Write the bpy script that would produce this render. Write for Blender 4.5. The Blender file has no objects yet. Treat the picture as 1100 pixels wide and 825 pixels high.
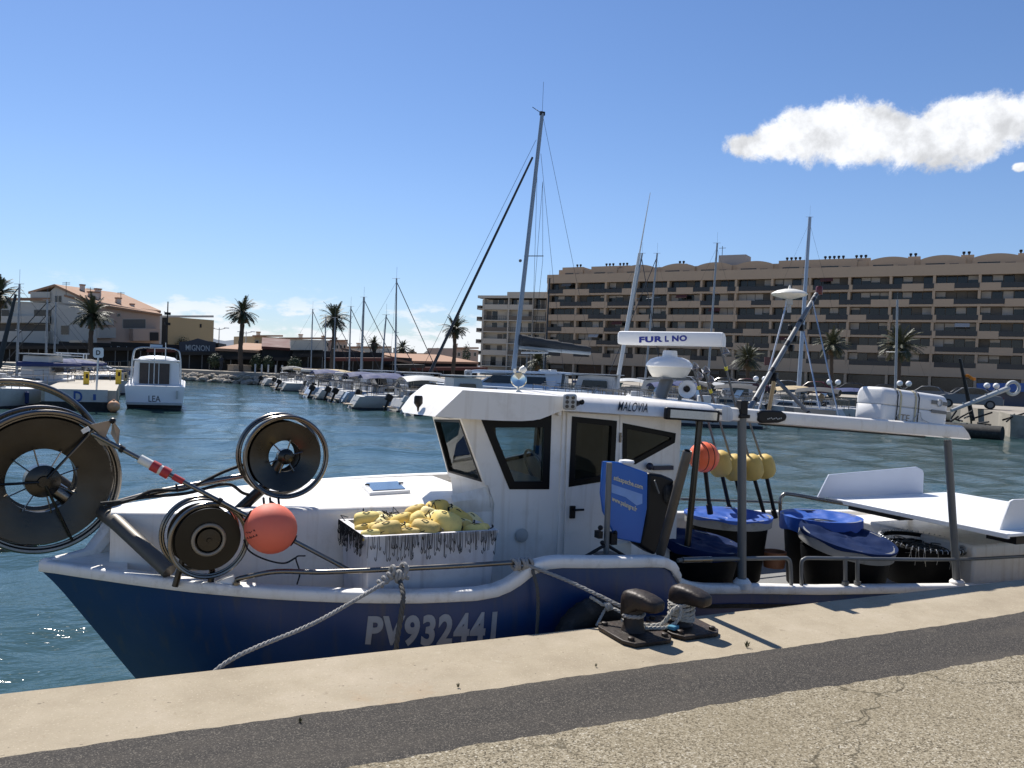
import bpy, bmesh, math, random
import numpy as np
from mathutils import Vector as V, Matrix
random.seed(7)
rnd = random.uniform
scene = bpy.context.scene
COL = scene.collection
R = math.radians
# ------------------------------------------------------------------ camera (metres; water at z = 0, X along the quay, Y out over the water)
FP, EYE = 880.0, 2.65
YAW, ROLL, PIT = R(25), R(2.3), -math.atan2(15.5, 880)
FW = V((math.sin(YAW)*math.cos(PIT), math.cos(YAW)*math.cos(PIT), math.sin(PIT)))
r0 = V((math.cos(YAW), -math.sin(YAW), 0)); u0 = r0.cross(FW)
RT = math.cos(ROLL)*r0 + math.sin(ROLL)*u0
UP = -math.sin(ROLL)*r0 + math.cos(ROLL)*u0
CAM = V((0, 0, EYE))
def ray(x, y): return FW + RT*((x-550)/FP) - UP*((y-412.5)/FP)
def py(x, y, Y): d = ray(x, y); return CAM + d*(Y/d.y)
def pz(x, y, Z): d = ray(x, y); return CAM + d*((Z-EYE)/d.z)
def pd(x, y, D): return CAM + ray(x, y)*D
def pp(x, y, p0, n): d = ray(x, y); return CAM + d*((V(p0)-CAM).dot(V(n))/d.dot(V(n)))
def gx(x, D, z):                       # ground point at column x, depth D, height z
    p = pd(x, 400, D); return V((p.x, p.y, z))
def zy(x, y, D): return pd(x, y, D).z
cam = bpy.data.objects.new('camera', bpy.data.cameras.new('camera')); COL.objects.link(cam)
M = Matrix((RT, UP, -FW)).transposed().to_4x4(); M.translation = CAM
cam.matrix_world = M
cam.data.sensor_width = 36; cam.data.lens = 36*FP/1100; cam.data.clip_start = .05; cam.data.clip_end = 12000
scene.camera = cam
# ------------------------------------------------------------------ materials
def nt(name):
    m = bpy.data.materials.new(name); m.use_nodes = True
    return m, m.node_tree.nodes, m.node_tree.links, m.node_tree.nodes['Principled BSDF']
def mat(name, col, rough=.5, metal=0.0, var=.12, scale=6.0, bump=0.0, bscale=60.0, spec=.5, coat=0.0, detail=4, dirt=None, dscale=3.0, damt=.5, streak=None, samt=.3):
    m, N, L, B = nt(name)
    tc = N.new('ShaderNodeTexCoord')
    nz = N.new('ShaderNodeTexNoise'); nz.inputs['Scale'].default_value = scale; nz.inputs['Detail'].default_value = detail
    L.new(tc.outputs['Object'], nz.inputs['Vector'])
    mx = N.new('ShaderNodeMix'); mx.data_type = 'RGBA'
    mx.inputs[6].default_value = (*[max(0, c*(1-var)) for c in col], 1); mx.inputs[7].default_value = (*[c*(1+var) for c in col], 1)
    L.new(nz.outputs['Fac'], mx.inputs[0]); out = mx.outputs[2]
    if dirt:
        n2 = N.new('ShaderNodeTexNoise'); n2.inputs['Scale'].default_value = dscale; n2.inputs['Detail'].default_value = 8; n2.inputs['Roughness'].default_value = .7
        L.new(tc.outputs['Object'], n2.inputs['Vector'])
        rp = N.new('ShaderNodeMapRange'); rp.inputs[1].default_value = .52; rp.inputs[2].default_value = .72; rp.inputs[4].default_value = damt
        L.new(n2.outputs['Fac'], rp.inputs[0])
        m2 = N.new('ShaderNodeMix'); m2.data_type = 'RGBA'; m2.inputs[7].default_value = (*dirt, 1)
        L.new(rp.outputs[0], m2.inputs[0]); L.new(out, m2.inputs[6]); out = m2.outputs[2]
    if streak:                                        # run-off stains, long in the vertical
        mp = N.new('ShaderNodeMapping'); mp.inputs['Scale'].default_value = (9, 9, .55); L.new(tc.outputs['Object'], mp.inputs[0])
        n3 = N.new('ShaderNodeTexNoise'); n3.inputs['Scale'].default_value = 1.6; n3.inputs['Detail'].default_value = 6; L.new(mp.outputs[0], n3.inputs['Vector'])
        r3 = N.new('ShaderNodeMapRange'); r3.inputs[1].default_value = .55; r3.inputs[2].default_value = .78; r3.inputs[4].default_value = samt; L.new(n3.outputs['Fac'], r3.inputs[0])
        m3 = N.new('ShaderNodeMix'); m3.data_type = 'RGBA'; m3.inputs[7].default_value = (*streak, 1); L.new(r3.outputs[0], m3.inputs[0]); L.new(out, m3.inputs[6]); out = m3.outputs[2]
    L.new(out, B.inputs['Base Color'])
    rr = N.new('ShaderNodeMapRange'); rr.inputs[3].default_value = rough*.8; rr.inputs[4].default_value = min(1, rough*1.25)
    L.new(nz.outputs['Fac'], rr.inputs[0]); L.new(rr.outputs[0], B.inputs['Roughness'])
    B.inputs['Metallic'].default_value = metal; B.inputs['Specular IOR Level'].default_value = spec; B.inputs['Coat Weight'].default_value = coat
    if bump:
        nb = N.new('ShaderNodeTexNoise'); nb.inputs['Scale'].default_value = bscale; nb.inputs['Detail'].default_value = 5
        L.new(tc.outputs['Object'], nb.inputs['Vector'])
        bp = N.new('ShaderNodeBump'); bp.inputs['Strength'].default_value = bump; bp.inputs['Distance'].default_value = .02
        L.new(nb.outputs['Fac'], bp.inputs['Height']); L.new(bp.outputs[0], B.inputs['Normal'])
    return m
def glassmat(name, tint, refl=.35):
    m, N, L, B = nt(name)
    N.remove(B); o = N['Material Output']
    t = N.new('ShaderNodeBsdfTransparent'); t.inputs[0].default_value = (*tint, 1)
    g = N.new('ShaderNodeBsdfGlossy'); g.inputs['Roughness'].default_value = .02; g.inputs[0].default_value = (.9, .95, .95, 1)
    f = N.new('ShaderNodeFresnel'); f.inputs[0].default_value = 1.0+refl
    mx = N.new('ShaderNodeMixShader'); L.new(f.outputs[0], mx.inputs[0]); L.new(t.outputs[0], mx.inputs[1]); L.new(g.outputs[0], mx.inputs[2])
    L.new(mx.outputs[0], o.inputs[0]); return m
MT = {}
MT['gel'] = mat('white_gelcoat', (.82, .785, .725), .34, var=.05, scale=3, dirt=(.50, .45, .36), dscale=3.2, damt=.4, streak=(.44, .35, .24), samt=.45, bump=.02, bscale=9)
MT['rim'] = mat('rim_white', (.78, .755, .71), .45, var=.06, scale=8, dirt=(.34, .31, .26), dscale=7, damt=.55, streak=(.4, .3, .2), samt=.3)
MT['navy'] = mat('navy_gelcoat', (.0046, .034, .122), .34, var=.2, scale=2, dirt=(.030, .055, .11), dscale=3.3, damt=.5, streak=(.055, .06, .07), samt=.65, bump=.02, bscale=4)
MT['steel'] = mat('stainless_steel', (.20, .185, .165), .27, 1.0, var=.25, scale=9, dirt=(.16, .12, .08), dscale=6, damt=.6)
MT['steeldark'] = mat('weathered_steel', (.054, .051, .046), .28, 1.0, var=.4, scale=5, dirt=(.06, .05, .035), dscale=4, damt=.6, bump=.05, bscale=25)
MT['alu'] = mat('aluminium', (.55, .56, .57), .4, .9, var=.1)
MT['galv'] = mat('grey_painted_pole', (.15, .155, .155), .45, .3, var=.15, scale=12, dirt=(.1, .09, .07), damt=.4)
MT['black'] = mat('black_plastic', (.006, .006, .007), .45, var=.2, spec=.3)
MT['rubber'] = mat('black_rubber', (.010, .010, .009), .75, var=.3, scale=14, bump=.25, bscale=40, dirt=(.09, .085, .075), dscale=7, damt=.6)
MT['trim'] = mat('window_trim_black', (.004, .004, .004), .4, var=.1, spec=.2)
MT['glass'] = glassmat('clear_glass', (.80, .85, .85), .32)
MT['glassd'] = glassmat('tinted_glass', (.42, .45, .46), .35)
MT['blue'] = mat('blue_tarpaulin', (.010, .070, .34), .5, var=.2, scale=7, bump=.35, bscale=9)
MT['bluebrd'] = mat('blue_sheet', (.012, .12, .46), .3, var=.08, scale=3)
MT['signgold'] = mat('pale_lettering', (.70, .62, .40), .5, var=.05)
MT['palegrey'] = mat('pale_grey_plastic', (.42, .43, .42), .5, var=.1, dirt=(.2, .18, .14), damt=.5)
MT['tub'] = mat('black_tub_plastic', (.0035, .0035, .0035), .6, var=.3, scale=5, dirt=(.009, .009, .008), damt=.5, spec=.12)
MT['coral'] = mat('coral_buoy', (.82, .17, .10), .62, var=.10, scale=5, dirt=(.45, .12, .08), dscale=5, damt=.4)
MT['orange'] = mat('orange_float', (.90, .16, .06), .45, var=.07, scale=6)
MT['yellow'] = mat('yellow_foam', (.82, .64, .20), .7, var=.1, scale=9, dirt=(.42, .30, .12), dscale=9, damt=.55, bump=.08, bscale=50)
MT['mustard'] = mat('mustard_float', (.55, .38, .09), .6, var=.1, scale=9, dirt=(.3, .2, .07), dscale=9, damt=.5)
MT['crate'] = mat('white_crate', (.64, .63, .64), .5, var=.06, scale=5, dirt=(.40, .36, .34), dscale=6, damt=.5, streak=(.20, .16, .15), samt=.6)
MT['redtape'] = mat('red_tape', (.45, .03, .03), .5, var=.1)
MT['whitetape'] = mat('white_tape', (.72, .72, .66), .5, var=.05)
MT['rope'] = mat('grey_rope', (.30, .29, .27), .9, var=.3, scale=60, dirt=(.12, .11, .09), dscale=20, damt=.5)
MT['ropeW'] = mat('pale_rope', (.42, .40, .35), .9, var=.3, scale=60, dirt=(.25, .22, .17), dscale=20, damt=.5)
MT['ropeD'] = mat('dark_rope', (.09, .085, .075), .9, var=.3, scale=60)
MT['line'] = mat('black_line', (.01, .01, .01), .7)
MT['cable'] = mat('dark_cable', (.03, .032, .036), .5, .3)
MT['rust'] = mat('rusty_iron', (.024, .017, .013), .5, .3, var=.4, scale=14, dirt=(.07, .03, .016), dscale=9, damt=.5, bump=.25, bscale=30)
MT['white'] = mat('white_paint', (.80, .80, .79), .35, var=.03, dirt=(.6, .58, .53), damt=.2)
MT['cream'] = mat('cream_plastic', (.76, .73, .64), .4, var=.04)
MT['letterblue'] = mat('blue_lettering', (.012, .02, .24), .4)
MT['letterblack'] = mat('black_lettering', (.015, .015, .017), .45)
MT['regno'] = mat('faded_grey_lettering', (.29, .305, .33), .5, var=.22, scale=14)
MT['ledface'] = mat('lamp_face', (.62, .62, .56), .3, var=.2, scale=60)
MT['wood'] = mat('deck_wood', (.34, .26, .18), .7, var=.2)
MT['greyhull'] = mat('pale_grey_hull', (.62, .62, .62), .35, var=.06, scale=.6, dirt=(.4, .4, .4), dscale=.7, damt=.3)
MT['sailblack'] = mat('charcoal_sailcloth', (.035, .037, .04), .8, var=.25, scale=3, bump=.4, bscale=6)
MT['sailblue'] = mat('blue_canvas', (.02, .035, .12), .8, var=.2, scale=3)
MT['bluewhite'] = mat('pale_blue_grp', (.46, .55, .66), .35, var=.06, scale=.6)
MT['mastal'] = mat('mast_aluminium', (.24, .26, .28), .4, .35, var=.1)
MT['mastwh'] = mat('mast_white', (.62, .62, .60), .4, var=.05)
MT['winblack'] = mat('dark_window', (.010, .012, .014), .12, var=.1, spec=.5)
MT['beige'] = mat('beige_canvas', (.45, .35, .20), .8, var=.12, scale=2)
MT['skin'] = mat('skin', (.42, .26, .19), .6)
MT['cloth'] = mat('dark_clothes', (.02, .022, .03), .85)
# ------------------------------------------------------------------ mesh helper
ORG = {}
def frame(ax):
    ax = V(ax).normalized(); h = V((0, 0, 1)) if abs(ax.z) < .9 else V((1, 0, 0))
    a = ax.cross(h).normalized(); b = a.cross(ax).normalized()      # b points mostly up, a to the side
    return a, b, ax
class MB:
    def __init__(s): s.v = []; s.f = []; s.m = []; s.mi = 0
    def add(s, vs, fs):
        o = len(s.v); s.v += [tuple(p) for p in vs]
        for f in fs: s.f.append([i+o for i in f]); s.m.append(s.mi)
        return s
    def hexa(s, p): return s.add(p, [(3, 2, 1, 0), (4, 5, 6, 7), (0, 1, 5, 4), (1, 2, 6, 5), (2, 3, 7, 6), (3, 0, 4, 7)])
    def box(s, c, d, rz=0, ax=None):
        c = V(c); x, y, z = d[0]/2, d[1]/2, d[2]/2
        if ax: ex, ey, ez = [V(a).normalized() for a in ax]
        else: ex, ey, ez = V((math.cos(rz), math.sin(rz), 0)), V((-math.sin(rz), math.cos(rz), 0)), V((0, 0, 1))
        q = [(-x, -y, -z), (x, -y, -z), (x, y, -z), (-x, y, -z), (-x, -y, z), (x, -y, z), (x, y, z), (-x, y, z)]
        return s.hexa([c+ex*a+ey*b+ez*k for a, b, k in q])
    def tube(s, pts, r, n=8, cap=True, closed=False):
        pts = [V(p) for p in pts]; N = len(pts)
        rs = r if isinstance(r, (list, tuple)) else [r]*N
        vs = []; pa = None
        for i, p in enumerate(pts):
            if closed: t = pts[(i+1) % N]-pts[i-1]
            else: t = pts[min(i+1, N-1)]-pts[max(i-1, 0)]
            if t.length < 1e-9: t = V((0, 0, 1))
            t.normalize()
            if pa is None: a, b, _ = frame(t); b = t.cross(a)
            else:
                a = pa - t*pa.dot(t)
                if a.length < 1e-6: a, b, _ = frame(t)
                a.normalize(); b = t.cross(a)
            pa = a
            for k in range(n):
                th = 2*math.pi*k/n; vs.append(p+(a*math.cos(th)+b*math.sin(th))*rs[i])
        fs = []
        for i in range(N if closed else N-1):
            for k in range(n):
                j = (i+1) % N; fs.append((i*n+k, i*n+(k+1) % n, j*n+(k+1) % n, j*n+k))
        if cap and not closed: fs += [tuple(range(n))[::-1], tuple((N-1)*n+k for k in range(n))]
        return s.add(vs, fs)
    def ring(s, c, ax, RR, r, n=48, k=8, a0=0, a1=360):
        a, b, _ = frame(ax); c = V(c); full = abs(a1-a0) >= 360
        m = n if full else n+1
        return s.tube([c+(a*math.cos(R(a0+(a1-a0)*i/n))+b*math.sin(R(a0+(a1-a0)*i/n)))*RR for i in range(m)], r, k, closed=full)
    def lathe(s, prof, c, ax=(0, 0, 1), n=24, cap=True):
        a, b, t = frame(ax); c = V(c); vs = []; fs = []; P = len(prof)
        for (r, h) in prof:
            for k in range(n):
                th = 2*math.pi*k/n; vs.append(c+t*h+(a*math.cos(th)+b*math.sin(th))*max(r, 1e-4))
        for i in range(P-1):
            for k in range(n): fs.append((i*n+k, i*n+(k+1) % n, (i+1)*n+(k+1) % n, (i+1)*n+k))
        if cap: fs += [tuple(range(n)), tuple((P-1)*n+k for k in range(n))]
        return s.add(vs, fs)
    def sphere(s, c, r, n=20, sc=(1, 1, 1), ax=None):
        vs = []; fs = []; m = n//2; c = V(c)
        ex, ey, ez = ax if ax else (V((1, 0, 0)), V((0, 1, 0)), V((0, 0, 1)))
        for i in range(m+1):
            for k in range(n):
                th = math.pi*i/m; ph = 2*math.pi*k/n
                vs.append(c+ex*(r*sc[0]*math.sin(th)*math.cos(ph))+ey*(r*sc[1]*math.sin(th)*math.sin(ph))+ez*(r*sc[2]*math.cos(th)))
        for i in range(m):
            for k in range(n): fs.append((i*n+k, (i+1)*n+k, (i+1)*n+(k+1) % n, i*n+(k+1) % n))
        return s.add(vs, fs)
    def prism(s, poly, vec):
        n = len(poly); vec = V(vec); a = [V(p) for p in poly]; b = [p+vec for p in a]
        return s.add(a+b, [tuple(range(n))[::-1], tuple(range(n, 2*n))]+[(i, (i+1) % n, n+(i+1) % n, n+i) for i in range(n)])
    def loft(s, rows, closed=False, caps=False):
        n = len(rows[0]); vs = [p for r in rows for p in r]; fs = []
        for i in range(len(rows)-1):
            for k in range(n if closed else n-1): fs.append((i*n+k, i*n+(k+1) % n, (i+1)*n+(k+1) % n, (i+1)*n+k))
        if caps: fs += [tuple(range(n))[::-1], tuple((len(rows)-1)*n+k for k in range(n))]
        return s.add(vs, fs)
    def plate(s, outer, holes, f, t0, t1):          # flat plate with holes; f(a, b, t) -> point
        bm = bmesh.new(); es = []
        for loop in [outer]+holes:
            vs = [bm.verts.new((a, b, 0)) for a, b in loop]
            es += [bm.edges.new((vs[i], vs[(i+1) % len(vs)])) for i in range(len(vs))]
        bmesh.ops.triangle_fill(bm, edges=es, use_beauty=True)
        bm.verts.index_update(); n = len(bm.verts)
        co = [v.co.copy() for v in bm.verts]
        fs = [[v.index for v in q.verts] for q in bm.faces]
        be = [(e.verts[0].index, e.verts[1].index) for e in bm.edges if len(e.link_faces) == 1]
        bm.free()
        return s.add([f(c.x, c.y, t0) for c in co]+[f(c.x, c.y, t1) for c in co], fs+[[i+n for i in q][::-1] for q in fs]+[[a, b, b+n, a+n] for a, b in be])
    def build(s, name, mats, parent=None, org=None, sharp=38, bevel=0, smooth=True):
        if not isinstance(mats, (list, tuple)): mats = [mats]
        o = V(org) if org is not None else (V(ORG[parent.name]) if parent is not None else V((0, 0, 0)))
        me = bpy.data.meshes.new(name)
        me.from_pydata([(x-o.x, y-o.y, z-o.z) for x, y, z in s.v], [], s.f)
        for m in mats: me.materials.append(MT[m] if isinstance(m, str) else m)
        me.polygons.foreach_set('material_index', s.m)
        bm = bmesh.new(); bm.from_mesh(me); bmesh.ops.recalc_face_normals(bm, faces=bm.faces); bm.to_mesh(me); bm.free()
        if smooth:
            me.polygons.foreach_set('use_smooth', [True]*len(me.polygons)); me.set_sharp_from_angle(angle=R(sharp))
        me.update()
        ob = bpy.data.objects.new(name, me); COL.objects.link(ob)
        ORG[ob.name] = o
        if parent is not None: ob.parent = parent
        else: ob.location = o
        if bevel:
            b = ob.modifiers.new('bevel', 'BEVEL'); b.width = bevel; b.segments = 2; b.limit_method = 'ANGLE'; b.angle_limit = R(40); b.harden_normals = False
        return ob
def tag(o, label=None, cat=None, group=None, kind=None):
    if label: o['label'] = label
    if cat: o['category'] = cat
    if group: o['group'] = group
    if kind: o['kind'] = kind
    return o
def empty(name, loc, label, cat, group=None):
    o = bpy.data.objects.new(name, None); COL.objects.link(o); o.location = V(loc); o.empty_display_size = .2
    ORG[o.name] = V(loc); return tag(o, label, cat, group)
def copy_tree(o, parent=None):
    c = o.copy(); COL.objects.link(c)
    if parent is not None: c.parent = parent
    for ch in list(o.children): copy_tree(ch, c)
    return c
def offs(poly, d):                                   # inset a 2D polygon
    n = len(poly); A = sum(poly[i][0]*poly[(i+1) % n][1]-poly[(i+1) % n][0]*poly[i][1] for i in range(n)); sg = 1 if A > 0 else -1
    out = []
    for i in range(n):
        p0, p1, p2 = [V((*poly[j % n], 0)) for j in (i-1, i, i+1)]
        e1 = (p1-p0).normalized(); e2 = (p2-p1).normalized()
        n1 = V((-e1.y, e1.x, 0))*sg; n2 = V((-e2.y, e2.x, 0))*sg
        b = (n1+n2); b = b/max(.2, b.dot(n1)) if b.length > 1e-6 else n1
        q = p1+b*d; out.append((q.x, q.y))
    return out
def text2d(txt, bold=0.0, shear=0.0, spacing=1.0):
    cu = bpy.data.curves.new('t', 'FONT'); cu.body = txt; cu.offset = bold; cu.shear = shear; cu.space_character = spacing; cu.resolution_u = 4
    ob = bpy.data.objects.new('t', cu); COL.objects.link(ob)
    me = bpy.data.meshes.new_from_object(ob.evaluated_get(bpy.context.evaluated_depsgraph_get()))
    vs = [v.co.copy() for v in me.vertices]; fs = [list(p.vertices) for p in me.polygons]
    bpy.data.objects.remove(ob); bpy.data.curves.remove(cu); bpy.data.meshes.remove(me)
    x0 = min(v.x for v in vs); x1 = max(v.x for v in vs); y0 = min(v.y for v in vs); y1 = max(v.y for v in vs)
    return [((v.x-x0)/(x1-x0), (v.y-y0)/(y1-y0)) for v in vs], fs
def text_quad(name, txt, q, m, parent, bold=0.0, shear=0.0, spacing=1.0, fn=None, drop=None):
    uv, fs = text2d(txt, bold, shear, spacing); bl, br, tr, tl = [V(p) for p in q]
    if drop: fs = [f for f in fs if not drop(sum(uv[i][0] for i in f)/len(f), sum(uv[i][1] for i in f)/len(f))]
    pts = [(bl*(1-u)+br*u)*(1-v)+(tl*(1-u)+tr*u)*v for u, v in uv]
    if fn: pts = [fn(p) for p in pts]
    mb = MB(); mb.add(pts, fs)
    return mb.build(name, m, parent, smooth=False)
def catmull(pts, n=10):
    pts = [V(p) for p in pts]; P = [pts[0]*2-pts[1]]+pts+[pts[-1]*2-pts[-2]]; out = []
    for i in range(1, len(P)-2):
        for k in range(n):
            t = k/n; a, b, c, d = P[i-1:i+3]
            out.append(.5*((2*b)+(c-a)*t+(2*a-5*b+4*c-d)*t*t+(3*b-3*c+d-a)*t**3))
    return out+[pts[-1]]
def rope(mb, pts, r, pitch=None):
    """three laid strands along a path"""
    path = catmull(pts, 14); pitch = pitch or r*7
    L = [0]
    for i in range(1, len(path)): L.append(L[-1]+(path[i]-path[i-1]).length)
    step = pitch/7; n = max(4, int(L[-1]/step)); fine = []; j = 0
    for i in range(n+1):
        s_ = L[-1]*i/n
        while j < len(L)-2 and L[j+1] < s_: j += 1
        t = (s_-L[j])/max(1e-9, L[j+1]-L[j]); fine.append(path[j].lerp(path[j+1], t))
    for k in range(3):
        out = []
        for i, p in enumerate(fine):
            t = (fine[min(i+1, n)]-fine[max(i-1, 0)]); a, b, _ = frame(t if t.length > 1e-9 else (0, 0, 1))
            th = 2*math.pi*(i*step/pitch + k/3); out.append(p+(a*math.cos(th)+b*math.sin(th))*r*.5)
        mb.tube(out, r*.56, 6)
def lerp(pts, x):
    if x <= pts[0][0]: return pts[0][1]
    for (a, b), (c, d) in zip(pts, pts[1:]):
        if x <= c: return b+(d-b)*(x-a)/(c-a)
    return pts[-1][1]
MT['redcar'] = mat('dark_red_paint', (.10, .012, .012), .3)
MT['tarp'] = mat('white_tarpaulin', (.74, .73, .71), .5, var=.05, scale=1.2, dirt=(.5, .46, .38), dscale=1.0, damt=.35, bump=.12, bscale=3)
MT['strap'] = mat('cream_strap', (.55, .48, .30), .8)
# ------------------------------------------------------------------ light and sky
SKY = .08
SUN_EL, SUN_AZ = 50.0, -2.0          # azimuth measured from +Y towards +X
sd = V((math.sin(R(SUN_AZ))*math.cos(R(SUN_EL)), math.cos(R(SUN_AZ))*math.cos(R(SUN_EL)), math.sin(R(SUN_EL))))
sl = bpy.data.lights.new('sun', 'SUN'); sl.energy = 5.0; sl.angle = R(.53); sl.color = (1.0, .955, .89)
so = bpy.data.objects.new('sun', sl); COL.objects.link(so); so.rotation_euler = (-sd).to_track_quat('-Z', 'Y').to_euler(); so.location = (0, 0, 50)
W = bpy.data.worlds.new('World'); scene.world = W; W.use_nodes = True
N = W.node_tree.nodes; L = W.node_tree.links; bg = N['Background']
sky = N.new('ShaderNodeTexSky'); sky.sky_type = 'NISHITA'; sky.sun_disc = False
sky.sun_elevation = R(SUN_EL); sky.sun_rotation = R(SUN_AZ); sky.altitude = 0; sky.air_density = 1.0; sky.dust_density = .1; sky.ozone_density = 2.2
def math_(op, a, b=None, c=None):
    n = N.new('ShaderNodeMath'); n.operation = op
    for i, q in enumerate((a, b, c)):
        if q is None: continue
        if isinstance(q, (int, float)): n.inputs[i].default_value = q
        else: L.new(q, n.inputs[i])
    return n.outputs[0]
def vmath(op, a, b):
    n = N.new('ShaderNodeVectorMath'); n.operation = op
    for i, q in enumerate((a, b)):
        if isinstance(q, (tuple, V)): n.inputs[i].default_value = tuple(q)
        else: L.new(q, n.inputs[i])
    return n
tc = N.new('ShaderNodeTexCoord'); D = tc.outputs['Generated']
def smooth(x, a, b):
    n = N.new('ShaderNodeMapRange'); n.interpolation_type = 'SMOOTHSTEP'; L.new(x, n.inputs[0]); n.inputs[1].default_value = a; n.inputs[2].default_value = b
    return n.outputs[0]
def noise(vec, scale, detail, rough=.55, dist=0.0):
    n = N.new('ShaderNodeTexNoise'); n.inputs['Scale'].default_value = scale; n.inputs['Detail'].default_value = detail; n.inputs['Roughness'].default_value = rough; n.inputs['Distortion'].default_value = dist
    L.new(vec, n.inputs['Vector']); return n.outputs['Fac']
cc = ray(950, 140).normalized(); ce1 = cc.cross(V((0, 0, 1))).normalized(); ce2 = ce1.cross(cc)
dc = vmath('DOT_PRODUCT', D, cc).outputs['Value']; dcs = math_('MAXIMUM', dc, .05)
cu_ = math_('DIVIDE', vmath('DOT_PRODUCT', D, ce1).outputs['Value'], dcs)
cv_ = math_('DIVIDE', vmath('DOT_PRODUCT', D, ce2).outputs['Value'], dcs)
n1 = noise(D, 14, 10, .66, .5); n2 = noise(D, 40, 8, .7); nl = noise(D, 18, 6, .6)
nn = math_('MULTIPLY_ADD', math_('SUBTRACT', n1, .5), 1.15, math_('MULTIPLY', math_('SUBTRACT', n2, .5), .75))
def dirs(x, y):
    d = ray(x, y).normalized(); k = d.dot(cc); return d.dot(ce1)/k, d.dot(ce2)/k
dens = None
for (x, y, rx, ry) in [(808, 156, 46, 22), (838, 151, 55, 36), (870, 145, 62, 46), (905, 146, 66, 48), (950, 148, 70, 48), (990, 150, 66, 44), (1025, 132, 66, 42), (1075, 132, 60, 38), (1040, 152, 66, 36), (1130, 125, 60, 46), (1096, 179, 11, 7)]:
    u, v = dirs(x, y); k = 880*1.25
    a = math_('MULTIPLY', math_('SUBTRACT', cu_, u), k/rx); b = math_('MULTIPLY', math_('SUBTRACT', cv_, v), k/ry)
    e = math_('SUBTRACT', 1.0, math_('SQRT', math_('ADD', math_('MULTIPLY', a, a), math_('MULTIPLY', b, b))))
    dens = e if dens is None else math_('SMOOTH_MAX', dens, e, .25)
field = math_('ADD', dens, nn)
front = math_('GREATER_THAN', dc, .3)
big = math_('MULTIPLY', smooth(field, .14, .46), front)
# low bank of cumulus along the horizon
sp = N.new('ShaderNodeSeparateXYZ'); L.new(D, sp.inputs[0])
st = vmath('MULTIPLY', D, (1, 1, 3.0)).outputs[0]
n3 = noise(st, 14, 9, .6)
prof = math_('SUBTRACT', 1.0, math_('DIVIDE', sp.outputs['Z'], .085))
bank = smooth(math_('ADD', math_('MULTIPLY', math_('SUBTRACT', n3, .5), 3.2), math_('MULTIPLY', prof, 1.1)), .30, .62)
bank = math_('MULTIPLY', math_('MULTIPLY', bank, math_('SUBTRACT', 1.0, smooth(sp.outputs['Z'], .04, .10))), .85)
cov = math_('MAXIMUM', big, bank)
# brightness inside: thick parts and undersides greyer
sh = math_('SUBTRACT', 1.04, math_('MULTIPLY', smooth(math_('SUBTRACT', nl, math_('MULTIPLY', cv_, 1.2)), .38, .70), .44))
ccol = N.new('ShaderNodeCombineColor')
for i, k in enumerate((.98, 1.0, 1.04)): L.new(math_('MULTIPLY', sh, k*.80/SKY), ccol.inputs[i])
hs = N.new('ShaderNodeHueSaturation'); hs.inputs['Saturation'].default_value = 1.12; L.new(sky.outputs[0], hs.inputs['Color'])
tn = N.new('ShaderNodeMix'); tn.data_type = 'RGBA'; tn.blend_type = 'MULTIPLY'; tn.inputs[0].default_value = 1; L.new(hs.outputs[0], tn.inputs[6]); hz_ = N.new('ShaderNodeMix'); hz_.data_type = 'RGBA'; hz_.inputs[6].default_value = (.66, .74, .98, 1); hz_.inputs[7].default_value = (.955, .955, 1.09, 1)
spz = N.new('ShaderNodeSeparateXYZ'); L.new(D, spz.inputs[0]); L.new(smooth(spz.outputs['Z'], -.02, .22), hz_.inputs[0]); L.new(hz_.outputs[2], tn.inputs[7])
bk = N.new('ShaderNodeCombineColor'); bsh = math_('ADD', .86, math_('MULTIPLY', n3, .22))
for i, k in enumerate((.97, 1.0, 1.05)): L.new(math_('MULTIPLY', bsh, k*.74/SKY), bk.inputs[i])
m2 = N.new('ShaderNodeMix'); m2.data_type = 'RGBA'; L.new(math_('GREATER_THAN', bank, big), m2.inputs[0]); L.new(ccol.outputs[0], m2.inputs[6]); L.new(bk.outputs[0], m2.inputs[7]); ccol_o = m2.outputs[2]
mx = N.new('ShaderNodeMix'); mx.data_type = 'RGBA'; L.new(cov, mx.inputs[0]); L.new(tn.outputs[2], mx.inputs[6]); L.new(ccol_o, mx.inputs[7])
L.new(mx.outputs[2], bg.inputs['Color']); bg.inputs['Strength'].default_value = SKY
scene.view_settings.view_transform = 'Standard'; scene.view_settings.look = 'None'; scene.view_settings.exposure = .45; scene.view_settings.gamma = 1
scene.view_settings.use_curve_mapping = False
scene.cycles.max_bounces = 6; scene.cycles.transparent_max_bounces = 12
try: scene.cycles.use_denoising = True
except Exception: pass
scene.cycles.sample_clamp_indirect = 8

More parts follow.
